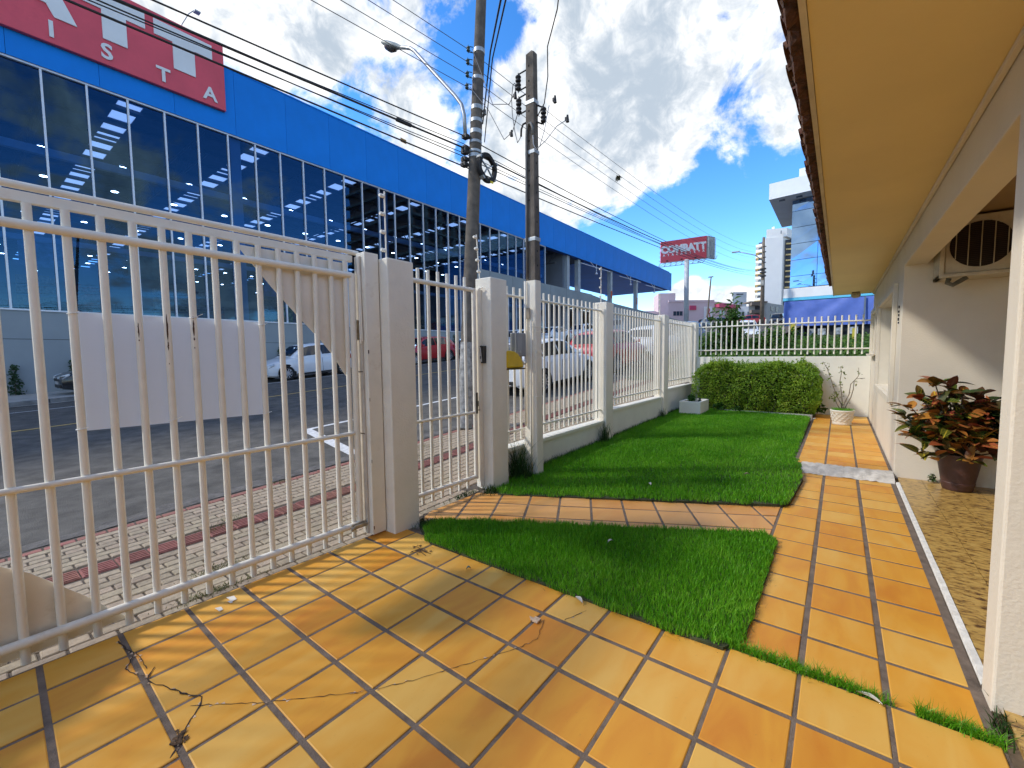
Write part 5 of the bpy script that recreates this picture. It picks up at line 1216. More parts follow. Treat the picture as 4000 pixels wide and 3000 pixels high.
m = MB(); m.box(-5.46, -5.455, 4.42, 4.53, 4.77, 4.83); tag(m.build('cable_tag', mat('tag_orange', (0.45, 0.25, 0.06), .6, .1)), 'small orange identification tag hanging on a cable', 'tag')
# service drops
cable(sagged((-5.12, 5.95, 5.55), (1.0, -1.6, 2.55 + .6), -.0) if 0 else [(-5.12, 5.96, 5.55), (-3.9, 4.72, 5.60), (-2.60, 3.34, 4.83 + .05), (-1.2, 1.9, 4.35), (.6, .2, 4.0)], .011, 'left of two dark service cables rising from the round pole overhead')
cable([(-5.12, 6.00, 5.25), (-3.9, 4.76, 5.52), (-2.57, 3.36, 4.83), (-1.15, 1.95, 4.30), (.7, .3, 3.95)], .009, 'right of two dark service cables rising from the round pole overhead')
cable([(-2.93, 4.40, 4.30), (-2.82, 4.38, 4.40), (-2.72, 4.30, 4.62), (-2.66, 4.20, 4.86), (-2.40, 3.98, 5.0), (-1.9, 3.3, 5.02), (-.8, 2.0, 4.7), (.8, .6, 4.2)], .007, 'thin twisted drop wire rising from the service pole overhead', M_cgrey)
cable([(-3.15, 4.33, 4.42), (-3.45, 4.6, 4.36), (-3.9, 5.0, 4.55), (-4.6, 5.5, 5.4), (-5.3, 5.85, 6.17)], .005, 'slack jumper wire from the service pole to the lowest power wire', M_cgrey)
cable([(-3.155, 4.33, 4.70), (-3.5, 4.6, 4.72), (-4.1, 5.0, 5.1), (-5.2, 5.80, 6.75)], .005, 'slack jumper wire from the service pole to the topmost power wire', M_cgrey)
cable([(-3.12, 4.33, 4.10), (-3.18, 4.34, 4.05), (-3.25, 4.38, 4.22), (-3.36, 4.48, 4.5), (-3.40, 4.52, 4.72), (-3.36, 4.50, 4.86), (-3.30, 4.46, 4.84), (-3.28, 4.44, 4.72)], .005, 'looped end of wire left of the service pole', M_cgrey)
cable([(-2.935, 4.31, 4.06), (-2.93, 4.31, 3.95), (-2.90, 4.32, 3.88), (-2.86, 4.34, 3.92), (-2.82, 4.38, 4.1), (-2.80, 4.40, 4.25), (-2.78, 4.42, 4.38)], .005, 'pale wire looping at the right of the service pole', mat('wire_pale', (0.40, 0.41, 0.43), .5, .05))
cable([(-2.90, 4.32, 3.88), (-2.80, 4.38, 3.98), (-2.70, 4.46, 4.14), (-2.62, 4.52, 4.20)], .005, 'pale wire reaching to a clamp right of the service pole', MATS['wire_pale'])
for k, (p, lb) in enumerate((((-2.60, 4.53, 4.22), 'black wire clamp hanging right of the service pole'), ((-2.70, 4.42, 4.42), 'small black clamp above the right insulator of the service pole'), ((-3.28, 4.44, 4.68), 'black clamp on the wire loop left of the service pole'), ((-3.48, 4.62, 4.36), 'black clamp further left of the service pole'))):
    m = MB(); x, y, z = p; m.tube((x, y, z - .04), (x, y, z + .04), .022, .012, n=8); m.box(x - .03, x + .005, y - .012, y + .012, z - .02, z + .02); tag(m.build('wire_clamp', M_black, bevel=.003), lb, 'clamp')
r = np.random.default_rng(3); P = r.normal(0, .035, (90, 3)) + np.array((-5.75, 13.2, 7.02))
tag(leaf_cloud('air_plant', leafmat('airplant', [(0.05, 0.05, 0.02), (0.10, 0.09, 0.04)], .8, .1), P, P - P.mean(0), .11, .12, None, .3, 4), 'little round air plant growing on a power wire', 'plant')

# far pole up the street
fp = thing('utility_pole', 'distant utility pole up the street before the white tower', 'pole', (FX, FY, 5.2))
MB().path([(FX, FY, 4.8), (FX - .02, FY, 10), (FX - .05, FY, 14.6)], [.24, .19, .14], 12).build('shaft', mat('pole_far', (0.20, 0.16, 0.12), .9, .2, 3), fp, smooth=True)
m = MB()
for z in (13.5, 12.9, 12.3, 11.7): m.tube((FX - .05, FY - .2, z), (FX + .25, FY - .25, z), .05, n=6)
for z in (11.0, 10.6, 10.2): m.box(FX - .3, FX + .3, FY - .3, FY - .1, z - .08, z + .08)
m.build('fittings', M_black, fp)
MB().box(FX - .18, FX + .12, FY - .45, FY - .2, 9.1, 9.7).build('terminal_box', M_conc, fp)
fa = [(FX, FY - .2, 11.9), (FX - .8, FY - .6, 12.6), (FX - 2.4, FY - 1.2, 13.1)]
MB().path(fa, .05, 8).build('lamp_arm', M_galv, fp, smooth=True); MB().box(FX - 3.1, FX - 2.3, FY - 1.35, FY - 1.1, 13.05, 13.2).build('lamp_head', M_galv, fp, bevel=.03)
# ------------------------------------------------------------------ blue wholesale store across the road
XF = -24.5
M_blue = mat('blue_cladding', (0.0, 0.225, 0.78), .6, .05, .6, spec=.25)
M_sred = mat('sign_red', (0.74, 0.075, 0.11), .45, .06, .7, dirt=((0.58, 0.04, 0.07), .6, .5))
M_swht = mat('sign_letter', (0.78, 0.79, 0.80), .45, .03, 1)
M_alu = mat('aluminium_white', (0.66, 0.69, 0.76), .4, .04, 3, metal=.2)
M_steel = mat('steel_grey_paint', (0.36, 0.41, 0.46), .5, .06, 2)
M_gwall = mat('store_wall_grey', (0.28, 0.315, 0.335), .85, .05, .5, .15, 20)
M_dark = mat('roof_underside', (0.06, 0.085, 0.14), .7, .15, 1)
store = thing('store_building', 'long blue-topped glass wholesale store across the street', 'building', (XF, 30, 0))
ZG, ZB, ZT = 3.36, 12.56, 15.66
yb = lambda y: road_z(-20.6, y) + .1
# lower grey wall
m = MB(); ysw = [-20, 0, 10, 20, 30, 38.6]
for a, b_ in zip(ysw[:-1], ysw[1:]): m.add([(XF, a, yb(a) - .6), (XF, b_, yb(b_) - .6), (XF, b_, ZG - .02), (XF, a, ZG - .02), (XF - .3, a, yb(a) - .6), (XF - .3, b_, yb(b_) - .6), (XF - .3, b_, ZG - .02), (XF - .3, a, ZG - .02)], [(0, 1, 2, 3), (7, 6, 5, 4), (3, 2, 6, 7), (0, 3, 7, 4), (1, 5, 6, 2)])
m.build('base_wall', M_gwall, store)
MB().box(XF + .001, XF + .004, -20, 38.6, 2.26, 2.285).build('wall_joint', mat('joint_dark', (0.10, 0.11, 0.12), .9, .1), store)
# glazing: every pane its own part
M_pane = glassmat('store_glass', (0.25, 0.40, 0.66), (.30, .62, 1.0), 0, 1.7)
pitch = 1.2575; ycol = [2.85 + pitch * k for k in range(-16, 29)]
pm = {}
for a, b_ in zip(ycol[:-1], ycol[1:]):
    split = a > 26.0
    for z0, z1 in (((ZG, 6.72), (8.35, ZB)) if split else ((ZG, ZB),)):
        k = (z0, z1)
        if k not in pm: q = MB(); q.quad((0, .03, 0), (0, pitch - .03, 0), (0, pitch - .03, z1 - z0), (0, .03, z1 - z0)); pm[k] = q.mesh('glass_pane', M_pane)
        inst('glass_pane', pm[k], store, (XF - .06, a, z0))
q = MB(); q.box(-.10, .035, -.032, .032, 0, ZB - ZG); mul = q.mesh('mullion', M_alu)
for a in ycol: inst('mullion', mul, store, (XF, a, ZG))
MB().box(XF - .08, XF + .05, ycol[0], ycol[-1], ZG - .015, ZG + .045).build('bottom_rail', M_alu, store)
MB().box(XF - .08, XF + .05, ycol[0], ycol[-1], ZB - .07, ZB).build('top_rail', M_alu, store)
# blue fascia in panels
q = MB(); q.box(-.10, 0, .006, 2.494, 0, ZT - ZB - .006); pan = q.mesh('cladding_panel', M_blue)
y = -18.0
while y < 77.9: inst('cladding_panel', pan, store, (XF + .10, y, ZB + .003)); y += 2.5
MB().box(XF - .5, XF - .005, -18, 78.2, ZB + .01, ZT - .04).build('fascia_core', mat('fascia_core', (0.003, 0.07, 0.33), .6, .05), store)
MB().box(XF - .5, XF + .13, -18, 78.24, ZT, ZT + .07).build('coping', M_blue, store)
MB().box(XF - 12, XF + .098, 78.05, 78.23, ZB, ZT - .01).build('end_fascia', M_blue, store)
# steel columns and inner beam behind the glass
for y in (.35, 9.35, 18.35, 27.4, 36.4): MB().box(XF - .75, XF - .25, y - .02, y + .44, ZG - 1, ZB + .2).build('column', M_steel, store)
MB().box(XF - .55, XF - .35, -18, 38, 9.42, 9.72).build('wind_beam', M_steel, store)
MB().box(XF - .55, XF - .35, -18, 38, 6.05, 6.25).build('wind_beam', M_steel, store)
# roof with rows of skylights, roof trusses, lamps
rowsY = [5.72 + 5.45 * j for j in range(-4, 7)]; hw, hl = .43, .52
m = MB(); ZR = 12.82
edges = [-20.0]
for y in rowsY: edges += [y - hw, y + hw]
edges.append(43.0)
for i in range(0, len(edges), 2): m.box(-75, XF - .5, edges[i], edges[i + 1], ZR, ZR + .08)
for y in rowsY:
    x = XF - .5; k = 0
    while x > -74:
        cx = -25.75 - 1.52 * k; m.box(cx + hl, x, y - hw, y + hw, ZR, ZR + .08); x = cx - hl; k += 1
    m.box(-75, x, y - hw, y + hw, ZR, ZR + .08)
m.build('roof_sheet', M_dark, store)
tl = bpy.data.materials.new('skylight_panel'); tl.use_nodes = True; N, L = tl.node_tree.nodes, tl.node_tree.links; N.clear()
tb = N.new('ShaderNodeBsdfTranslucent'); tb.inputs[0].default_value = (.92, .95, .97, 1); to = N.new('ShaderNodeOutputMaterial'); L.new(tb.outputs[0], to.inputs[0])
q = MB(); q.quad((-hl, -hw, 0), (hl, -hw, 0), (hl, hw, 0), (-hl, hw, 0)); sk = q.mesh('skylight', tl)
for y in rowsY[2:]:
    for k in range(26): inst('skylight', sk, store, (-25.75 - 1.52 * k, y, ZR + .04))
for y in rowsY[1:]:
    m = MB(); yy_ = y + 2.7
    for zz in (12.6, 11.5): m.tube((-74, yy_, zz), (XF - .6, yy_, zz), .06, n=5)
    for k in range(24): x = XF - .6 - k * 2.0; m.tube((x, yy_, 12.6), (x - 1.0, yy_, 11.5), .035, n=4); m.tube((x - 1.0, yy_, 11.5), (x - 2.0, yy_, 12.6), .035, n=4)
    m.build('truss', mat('truss_dark', (0.055, 0.068, 0.09), .5, .1), store)
m = MB()
for k in range(24): m.box(XF - 1.6 - k * 2, XF - 1.5 - k * 2, -18, 42, 12.66, 12.80)
m.build('purlins', mat('purlin_blue', (0.04, 0.052, 0.075), .6, .1), store)
M_led = lightmat('store_lamp', (1.0, .97, .92), 9.0)
q = MB(); q.lathe((0, 0, 0), [(0, 0), (.26, 0), (.30, .03), (.14, .16), (.05, .22), (0, .22)], 10); q.add([(0, 0, -.002)] + [(.24 * math.cos(a), .24 * math.sin(a), -.003) for a in np.linspace(0, 2 * math.pi, 11)[:-1]], [(0, 1 + i, 1 + (i + 1) % 10) for i in range(10)], 1)
led = q.mesh('hanging_lamp', [M_steel, M_led])
for i in range(10):
    for j in range(15): inst('hanging_lamp', led, store, (-28.5 - 4.4 * i, -2.3 + 2.725 * j + .5 * (i % 2), 10.9), (0, 0, 0), (.7, .7, .7))
MB().box(-75, XF - .4, -20, 43, ZG - .35, ZG - .25).build('shop_floor', mat('shop_floor', (0.22, 0.24, 0.26), .4, .08, 1), store)
MB().box(-75.4, -75, -20, 43, ZG, ZR).build('rear_wall', mat('rear_wall', (0.16, 0.19, 0.24), .8, .1, .3), store)
MB().box(-75, XF - .4, -20.4, -20, ZG, ZR).build('side_wall', MATS['rear_wall'], store)
MB().box(-75, XF - .6, 42.6, 43, ZG, ZR).build('side_wall', MATS['rear_wall'], store)
# shelves, posters, plants inside
r_ = random.Random(12)
cols = [(.30, .18, .10), (.35, .12, .10), (.20, .22, .26), (.40, .34, .22), (.12, .15, .20), (.25, .10, .14)]
for k in range(26):
    y = -8 + k * 1.75 + r_.uniform(-.4, .4); m = MB(); x = XF - 5 - r_.uniform(0, 6); h = r_.uniform(1.2, 2.6); mm = mat('shelf_goods_%d' % (k % 6), cols[k % 6], .8, .35, 7)
    for s in range(int(h / .45)):
        yy_ = y
        while yy_ < y + 1.3: w = r_.uniform(.15, .4); m.box(x - .5, x, yy_, yy_ + w - .02, ZG + s * .45, ZG + s * .45 + r_.uniform(.25, .42)); yy_ += w
    m.build('shelf_goods', mm, store)
for k, (y, z, w, h, c) in enumerate(((5.8, 5.55, 1.35, 1.7, (.10, .22, .16)), (7.4, 5.5, 1.2, 1.65, (.06, .16, .17)), (12.2, 5.3, 1.0, 1.6, (.05, .09, .30)), (14.0, 5.2, 1.0, 1.6, (.05, .09, .30)), (2.2, 5.6, 1.6, 1.4, (.20, .24, .30)))):
    MB().box(XF - 4.0, XF - 3.95, y, y + w, z, z + h).build('hanging_poster', mat('poster_%d' % k, c, .6, .4, 2.5), store)
m = MB(); m.box(XF - 1.2, XF - .8, 12.0, 12.35, ZG, ZG + 1.0); m.build('display_stand', mat('display_yellow', (.62, .42, .04), .6, .4, 6), store)
# grey band, canopy and ramp wall past the glazing
MB().box(XF - .3, XF + .12, 26.7, 48.4, 6.74, 8.74).build('grey_band', M_gwall, store)
for k in range(6): MB().box(XF + .121, XF + .124, 29 + 3.3 * k, 29.03 + 3.3 * k, 6.76, 8.72).build('panel_joint', MATS['joint_dark'], store)
m = MB(); m.prism([(XF + .05, 48.4, 2.5), (XF + .05, 90, 2.5), (XF + .05, 90, 7.6), (XF + .05, 55.4, 8.22), (XF + .05, 48.45, 8.72)], (-.25, 0, 0)); m.build('ramp_wall', M_gwall, store)
MB().box(XF - .25, XF, 38.6, 48.4, 3.0, 3.34).build('sill', M_gwall, store)
for y in (43.0, 45.6, 54.6, 63.8): MB().box(XF - .75, XF - .25, y, y + .55, 2, ZB).build('canopy_column', M_steel, store)
M_cblue = mat('canopy_underside', (0.006, 0.20, 0.75), .45, .06, .5)
MB().box(XF - 11, XF - .52, 47.5, 78.0, ZB - .05, ZB + .06).build('canopy_ceiling', M_cblue, store)
MB().box(-75, XF - .5, 43.4, 47.4, ZR - .3, ZR).build('roof_sheet', M_dark, store)
MB().box(XF - 38, XF - 11.2, 43.4, 74, 10.6, 11.0).build('parking_roof', M_dark, store)
MB().box(XF - 38, XF - .9, 43.4, 80, 6.6, 6.8).build('parking_deck', M_gwall, store)
m = MB()
for k in range(14): m.tube((XF - 36, 44 + k * 2.2, 10.3), (XF - 11.4, 44 + k * 2.2, 10.3), .06, n=4)
m.build('roof_struts', M_steel, store)
q = MB(); q.box(-.6, .6, -.06, .06, 0, .06); tube_l = q.mesh('strip_lamp', lightmat('strip_light', (.95, .97, 1), 7))
for i in range(3):
    for j in range(7): inst('strip_lamp', tube_l, store, (XF - 14 - 6 * i, 45 + 4.2 * j, 10.15))
for y in (49.5, 60.5, 70.5):
    m = MB(); m.tube((XF + .15, y - 4, ZB - .5), (XF + .15, y + 4, ZB - .35), .045, n=5); m.tube((XF + .15, y, ZB), (XF + .15, y, ZB - 1.05), .045, n=5); m.tube((XF + .15, y - 1.6, ZB), (XF + .15, y, ZB - .6), .035, n=5); m.tube((XF + .15, y, ZB - 1.05), (XF + .15, y, ZB - 1.25), .13, .2, n=8); m.build('lamp_bracket', M_alu, store)
q = MB(); q.box(-.01, 0, 0, .5, 0, 1.0); 
for y in (54.6, 63.8): MB().box(XF - .249, XF - .24, y + .02, y + .53, 8.9, 9.9).build('hazard_band', mat('hazard_orange', (.55, .09, .02), .6, .3, 4), store)
# red sign with its lettering
sg = thing('store_sign', 'huge red sign with white letters on the blue store front', 'sign', (XF + .1, 1, 13.4))
MB().box(XF + .105, XF + .30, -7.4, 9.03, 13.47, 16.52).build('sign_box', M_sred, sg, bevel=.02)
XS = XF + .30
def letter(poly, name='letter'): MB().prism([(XS + .002, y, z) for y, z in poly], (.05, 0, 0)).build(name, M_swht, sg)
def bigT(y0, y1, s0, s1): letter([(y0, 16.22), (y0, 15.58), (s0, 15.58), (s0, 14.45), (s1, 14.45), (s1, 15.58), (y1, 15.58), (y1, 16.22)][::-1])
bigT(6.35, 8.53, 7.00, 7.82); bigT(3.98, 6.05, 4.66, 5.42)
letter([(1.30, 14.45), (2.05, 16.22), (3.10, 16.22), (3.92, 14.45), (3.30, 14.45), (3.10, 14.86), (2.62, 14.86), (2.55, 15.15), (2.85, 15.15), (2.62, 15.70), (2.20, 14.86), (2.02, 14.45)])
def textmesh(body, size, name, mt, parent, loc, rot, ext=.02, bold=.0, sx=1.0, align='CENTER'):
    c = bpy.data.curves.new(name, 'FONT'); c.body = body; c.size = size; c.extrude = ext; c.offset = bold; c.align_x = align; c.align_y = 'BOTTOM_BASELINE'; c.resolution_u = 3
    o = bpy.data.objects.new(name, c); COL.objects.link(o)
    dg = bpy.context.evaluated_depsgraph_get(); me = bpy.data.meshes.new_from_object(o.evaluated_get(dg)); bpy.data.objects.remove(o); bpy.data.curves.remove(c)
    me.name = name; me.materials.clear(); me.materials.append(mt)
    return inst(name, me, parent, loc, rot, (sx, 1, 1))
ROT = (math.pi / 2, 0, math.pi / 2)
for ch, y in zip('ATACADISTA'[::-1], [8.37, 6.60, 4.75, 3.19, 1.55, -.05, -1.65, -3.25, -4.85, -6.45]): textmesh(ch, .82, 'letter', M_swht, sg, (XS + .03, y, 13.70), ROT, .02, .02)
for ch, y in zip('COMB', [-6.2, -4.3, -2.15, .15]): textmesh(ch, 2.45, 'letter', M_swht, sg, (XS + .03, y, 14.45), ROT, .02, .07)
m = MB(); m.path([(XF - .3, 7.5, 16.5), (XF - .3, 7.6, 16.95), (XF - .2, 7.85, 17.5), (XF + .1, 8.0, 17.62)], .02, 6); m.box(XF, XF + .25, 7.97, 8.2, 17.53, 17.59)
tag(m.build('sign_floodlight', M_steel), 'small floodlight on a bent arm above the red store sign', 'floodlight')
# planted creepers against the base wall
for k, (y, h) in enumerate(((1.52, 1.15), (3.10, 1.2), (3.75, 1.0), (11.15, 1.2), (11.75, 1.15), (12.45, 1.3), (13.1, 1.2), (20.4, 1.1), (24.6, 1.3), (27.6, 1.2))):
    z0 = yb(y) + .05; r = np.random.default_rng(90 + k); n = 150; t = r.random(n); fat = .26 if k == 2 else .11
    P = np.stack([XF + .12 + r.normal(0, .05, n), y + r.normal(0, fat, n) * (1 - .5 * t), z0 + h * t], 1)
    pl_ = thing('wall_creeper', ('first', 'second', 'bushy third', 'fourth', 'fifth', 'sixth', 'seventh', 'eighth', 'ninth', 'tenth')[k] + ' young plant from the left along the grey store wall', 'plant', (XF + .12, y, z0), 'young plants along the store wall')
    leaf_cloud('foliage', M_dull, P, np.tile((1.0, 0, .4), (n, 1)), .13, .5, pl_, .6, 90 + k)
    MB().tube((XF + .12, y, z0 - .1), (XF + .1, y, z0 + h * .9), .015, .006, n=5).build('stem', M_twig, pl_)
# ------------------------------------------------------------------ parked cars
M_tyre = mat('tyre_rubber', (0.016, 0.016, 0.017), .85, .15, 20)
M_rim = mat('alloy_rim', (0.50, 0.51, 0.53), .35, .05, 8, metal=.7)
M_arch = mat('wheel_arch', (0.008, 0.008, 0.009), .95, .1)
M_cglass = mat('car_glass', (0.012, 0.016, 0.020), .06, .1, 3, spec=.8)
M_lamp = mat('head_lamp', (0.55, 0.58, 0.60), .1, .05, 9, spec=.8)
M_tail = mat('tail_lamp', (0.42, 0.010, 0.012), .15, .1, 9, spec=.8)
M_trim = mat('black_trim', (0.014, 0.014, 0.015), .5, .1)
M_plate = mat('number_plate', (0.55, 0.56, 0.57), .5, .05)
CAR = {
 'hatch': dict(L=4.0, st=[(2.0, .32, .60, .52), (1.95, .22, .68, .70), (1.72, .18, .78, .80), (1.35, .17, .86, .845), (.98, .17, .95, .86), (.4, .17, .955, .87), (-.4, .17, .975, .87), (-1.2, .17, .99, .865), (-1.6, .18, 1.0, .85), (-1.86, .22, .98, .80), (-1.97, .30, .86, .70), (-2.0, .36, .74, .55)],
     gh=[(1.02, .74, .66, .95, .955), (.75, .79, .64, .95, 1.16), (.42, .81, .60, .955, 1.40), (.20, .82, .585, .96, 1.465), (-.3, .82, .585, .975, 1.50), (-.9, .815, .58, .985, 1.485), (-1.45, .80, .57, .99, 1.42), (-1.62, .79, .60, 1.0, 1.34), (-1.88, .74, .66, .98, .99)], win=[(.62, -.28), (-.34, -1.12), (-1.20, -1.52)], ws=(.95, .40), rw=(-1.84, -1.58), wx=(1.27, -1.26), wr=.315),
 'sedan': dict(L=4.5, st=[(2.25, .34, .60, .55), (2.2, .24, .68, .72), (1.95, .18, .77, .82), (1.5, .17, .85, .86), (1.0, .17, .94, .875), (.4, .17, .955, .88), (-.5, .17, .98, .88), (-1.3, .18, 1.0, .875), (-1.75, .19, 1.03, .855), (-2.1, .22, 1.05, .81), (-2.22, .30, .92, .74), (-2.26, .38, .74, .58)],
     gh=[(1.12, .74, .66, .94, .945), (.78, .80, .64, .95, 1.17), (.42, .82, .60, .955, 1.38), (.10, .825, .58, .965, 1.46), (-.4, .825, .575, .975, 1.475), (-.9, .82, .57, .985, 1.43), (-1.25, .80, .585, .99, 1.33), (-1.60, .76, .62, 1.02, 1.15), (-1.92, .70, .64, 1.035, 1.045)], win=[(.60, -.30), (-.36, -1.10), (-1.16, -1.40)], ws=(1.02, .40), rw=(-1.82, -1.20), wx=(1.33, -1.30), wr=.325),
 'van': dict(L=4.3, st=[(2.15, .32, .70, .56), (2.1, .24, .80, .74), (1.85, .19, .92, .84), (1.55, .18, 1.02, .87), (1.2, .18, 1.08, .88), (.4, .18, 1.08, .89), (-.6, .18, 1.09, .89), (-1.6, .18, 1.09, .88), (-2.0, .20, 1.08, .86), (-2.12, .26, 1.0, .80), (-2.15, .34, .8, .7)],
     gh=[(1.35, .78, .70, 1.07, 1.075), (.95, .82, .68, 1.08, 1.40), (.60, .835, .66, 1.08, 1.64), (.2, .84, .65, 1.08, 1.76), (-.6, .84, .65, 1.09, 1.80), (-1.5, .835, .65, 1.09, 1.78), (-1.95, .81, .64, 1.09, 1.70), (-2.1, .77, .70, 1.06, 1.10)], win=[(.75, -.1), (-.18, -1.05), (-1.14, -1.75)], ws=(1.28, .58), rw=(-2.08, -1.96), wx=(1.35, -1.33), wr=.33)}
PAINT = {'white': mat('car_white', (0.74, 0.75, 0.76), .3, .02, 3, coat=.6), 'red': mat('car_red', (0.42, 0.012, 0.016), .3, .03, 3, coat=.6), 'black': mat('car_black', (0.012, 0.012, 0.014), .25, .05, 3, coat=.6), 'grey': mat('car_grey', (0.10, 0.105, 0.11), .35, .05, 3, coat=.5), 'silver': mat('car_silver', (0.38, 0.40, 0.42), .3, .03, 3, metal=.3, coat=.5), 'blue': mat('car_blue', (0.03, 0.06, 0.12), .3, .03, 3, coat=.5)}
WHEEL = {}
def wheel_meshes(r):
    if r in WHEEL: return WHEEL[r]
    t = MB(); n = 26; pr = [(r * .66, -.09), (r * .92, -.10), (r * .985, -.085), (r, -.05), (r, .05), (r * .985, .085), (r * .92, .10), (r * .66, .09)]
    V, F = [], []
    for k in range(n):
        a = 2 * math.pi * k / n; V += [(q * math.cos(a), w, q * math.sin(a)) for q, w in pr]
    m_ = len(pr); F = [(k * m_ + i, ((k + 1) % n) * m_ + i, ((k + 1) % n) * m_ + i + 1, k * m_ + i + 1) for k in range(n) for i in range(m_ - 1)]
    t.add(V, F); ty = t.mesh('tyre', M_tyre, smooth=True)
    d = MB(); pr = [(r * .66, .075), (r * .62, .085), (r * .58, .06)]; V = []
    for k in range(n): a = 2 * math.pi * k / n; V += [(q * math.cos(a), w, q * math.sin(a)) for q, w in pr]
    d.add(V, [(k * 3 + i, ((k + 1) % n) * 3 + i, ((k + 1) % n) * 3 + i + 1, k * 3 + i + 1) for k in range(n) for i in range(2)])
    for k in range(10):
        a = 2 * math.pi * k / 10; ax = Vector((math.cos(a), 0, math.sin(a))); tn = Vector((-math.sin(a), 0, math.cos(a))); d.obox(ax * r * .34 + Vector((0, .072, 0)), ax, tn, Vector((0, 1, 0)), r * .28, .018, .012)
    d.tube((0, .05, 0), (0, .088, 0), r * .14, n=12)
    d.add([(0, .02, 0)] + [(r * .6 * math.cos(2 * math.pi * k / n), .02, r * .6 * math.sin(2 * math.pi * k / n)) for k in range(n)], [(0, 1 + (k + 1) % n, 1 + k) for k in range(n)], 1)
    WHEEL[r] = (ty, d.mesh('rim', [M_rim, M_arch])); return WHEEL[r]
def lerp_tab(tab, x, j):
    xs_ = [t[0] for t in tab][::-1]; return float(np.interp(x, xs_, [t[j] for t in tab][::-1]))
def make_car(kind, paint, label, x, y, rz, sc=1.0, group='parked cars', dz=0.0):
    C = CAR[kind]; P = PAINT[paint]
    e = 1.2; dx, dy = math.cos(rz), math.sin(rz)
    gz = (lambda X, Y: road_z(X, Y) if -20.6 < X < -5.36 else (walk_z(X, Y) if X > -5.36 else fw(X, Y)))
    z0, z1 = gz(x - dx * e, y - dy * e), gz(x + dx * e, y + dy * e); pit = -math.atan2(z1 - z0, 2 * e)
    t = thing('parked_car', label, 'car', (x, y, (z0 + z1) / 2 + dz), group)
    t.rotation_euler = (Matrix.Rotation(rz, 3, 'Z') @ Matrix.Rotation(pit, 3, 'Y')).to_euler(); t.scale = (sc, sc, sc); t['_o'] = [0, 0, 0]
    rows = []
    for (sx, zb, zt, hw_) in C['st']:
        h = zt - zb; half = [(hw_ * .80, zb), (hw_ * .95, zb + .06), (hw_, zb + .18 * h / .7 + .04), (hw_ * 1.0, zb + .55 * h), (hw_ * .985, zt - .16 * h), (hw_ * .95, zt - .06 * h), (hw_ * .86, zt), (hw_ * .45, zt + .012), (0, zt + .016)]
        rows.append([(sx, -p, q) for p, q in half] + [(sx, p, q) for p, q in half[-2::-1]])
    m = MB(); m.grid(rows); n = len(rows[0]); m.add(rows[0], [tuple(range(n))]); m.add(rows[-1], [tuple(range(n - 1, -1, -1))]); body = m.build('body', P, t, auto=32)
    rows = []
    for (sx, bw, tw, zb, zr) in C['gh']:
        zr = max(zr, zb + .004); half = [(bw, zb - .05), (bw * .995, zb), (bw + (tw - bw) * .86, zb + (zr - zb) * .86), (tw * .98, zb + (zr - zb) * .95), (tw * .86, zr - .004), (tw * .45, zr + .012), (0, zr + .018)]
        rows.append([(sx, -p, q) for p, q in half] + [(sx, p, q) for p, q in half[-2::-1]])
    m = MB(); m.grid(rows); m.build('cabin', P, t, auto=32)
    g = lambda sx, j: lerp_tab(C['gh'], sx, j)
    def side(sx, f, s): bw, tw, zb, zr = (g(sx, j) for j in (1, 2, 3, 4)); return (sx, s * (bw + (tw - bw) * f + .007), zb + (zr - zb) * f + .002)
    for s in (-1, 1):
        for a, b in C['win']:
            xs_ = np.linspace(a, b, 5); top = [side(q, .84, s) for q in xs_]; bot = [side(q, .07, s) for q in xs_]
            m = MB(); m.grid([bot, top] if s > 0 else [top, bot]); m.build('side_window', M_cglass, t)
    for nm, (a, b) in (('windscreen', C['ws']), ('rear_window', C['rw'])):
        rows = []
        for q in np.linspace(a, b, 6): zr = g(q, 4); w = g(q, 2) * .90; off = .010; sg_ = 1 if nm == 'windscreen' else -1; rows.append([(q + off * sg_, w * f, zr + .014 * (1 - f * f) + .008) for f in np.linspace(-1, 1, 7)])
        m = MB(); m.grid(rows if nm != 'windscreen' else rows[::-1]); m.build(nm, M_cglass, t, smooth=True)
    ty, rm = wheel_meshes(C['wr'])
    for wx in C['wx']:
        hw_ = lerp_tab(C['st'], wx, 3); n = 20; r = C['wr']
        for s in (-1, 1):
            m = MB(); m.add([(wx, s * (hw_ + .004), r)] + [(wx + (r + .065) * math.cos(a), s * (hw_ + .004), max(.17, r + (r + .065) * math.sin(a))) for a in np.linspace(0, 2 * math.pi, n + 1)[:-1]], [(0, 1 + k, 1 + (k + 1) % n) for k in range(n)]); m.build('wheel_arch', M_arch, t)
            w = inst('wheel', ty, t, (wx, s * (hw_ - .066), r), (0, 0, 0 if s > 0 else math.pi)); w['_o'] = [0, 0, 0]
            inst('rim', rm, w, (0, 0, 0))
    fx, rx = C['st'][0][0], C['st'][-1][0]
    hx = C['st'][2][0]; zl = C['st'][1][2]
    for s in (-1, 1):
        m = MB(); a = [(fx - .02, s * .42, zl - .02), (fx - .06, s * .60, zl - .01), (hx, s * .775, zl + .07), (hx + .03, s * .80, zl - .01), (fx - .09, s * .70, zl - .11), (fx - .005, s * .44, zl - .10)]
        m.prism(a, (.03, s * .02, .015)); m.build('headlight', M_lamp, t)
        bx_ = C['st'][-3][0]; zt = C['st'][-3][2]
        m = MB(); a = [(bx_ - .06, s * .58, zt - .08), (bx_ + .20, s * .84, zt - .06), (bx_ + .16, s * .85, zt - .26), (bx_ - .08, s * .62, zt - .30)]; m.prism(a, (-.05, s * .03, 0)); m.build('taillight', M_tail, t)
        mx_ = .70 if kind != 'van' else .95
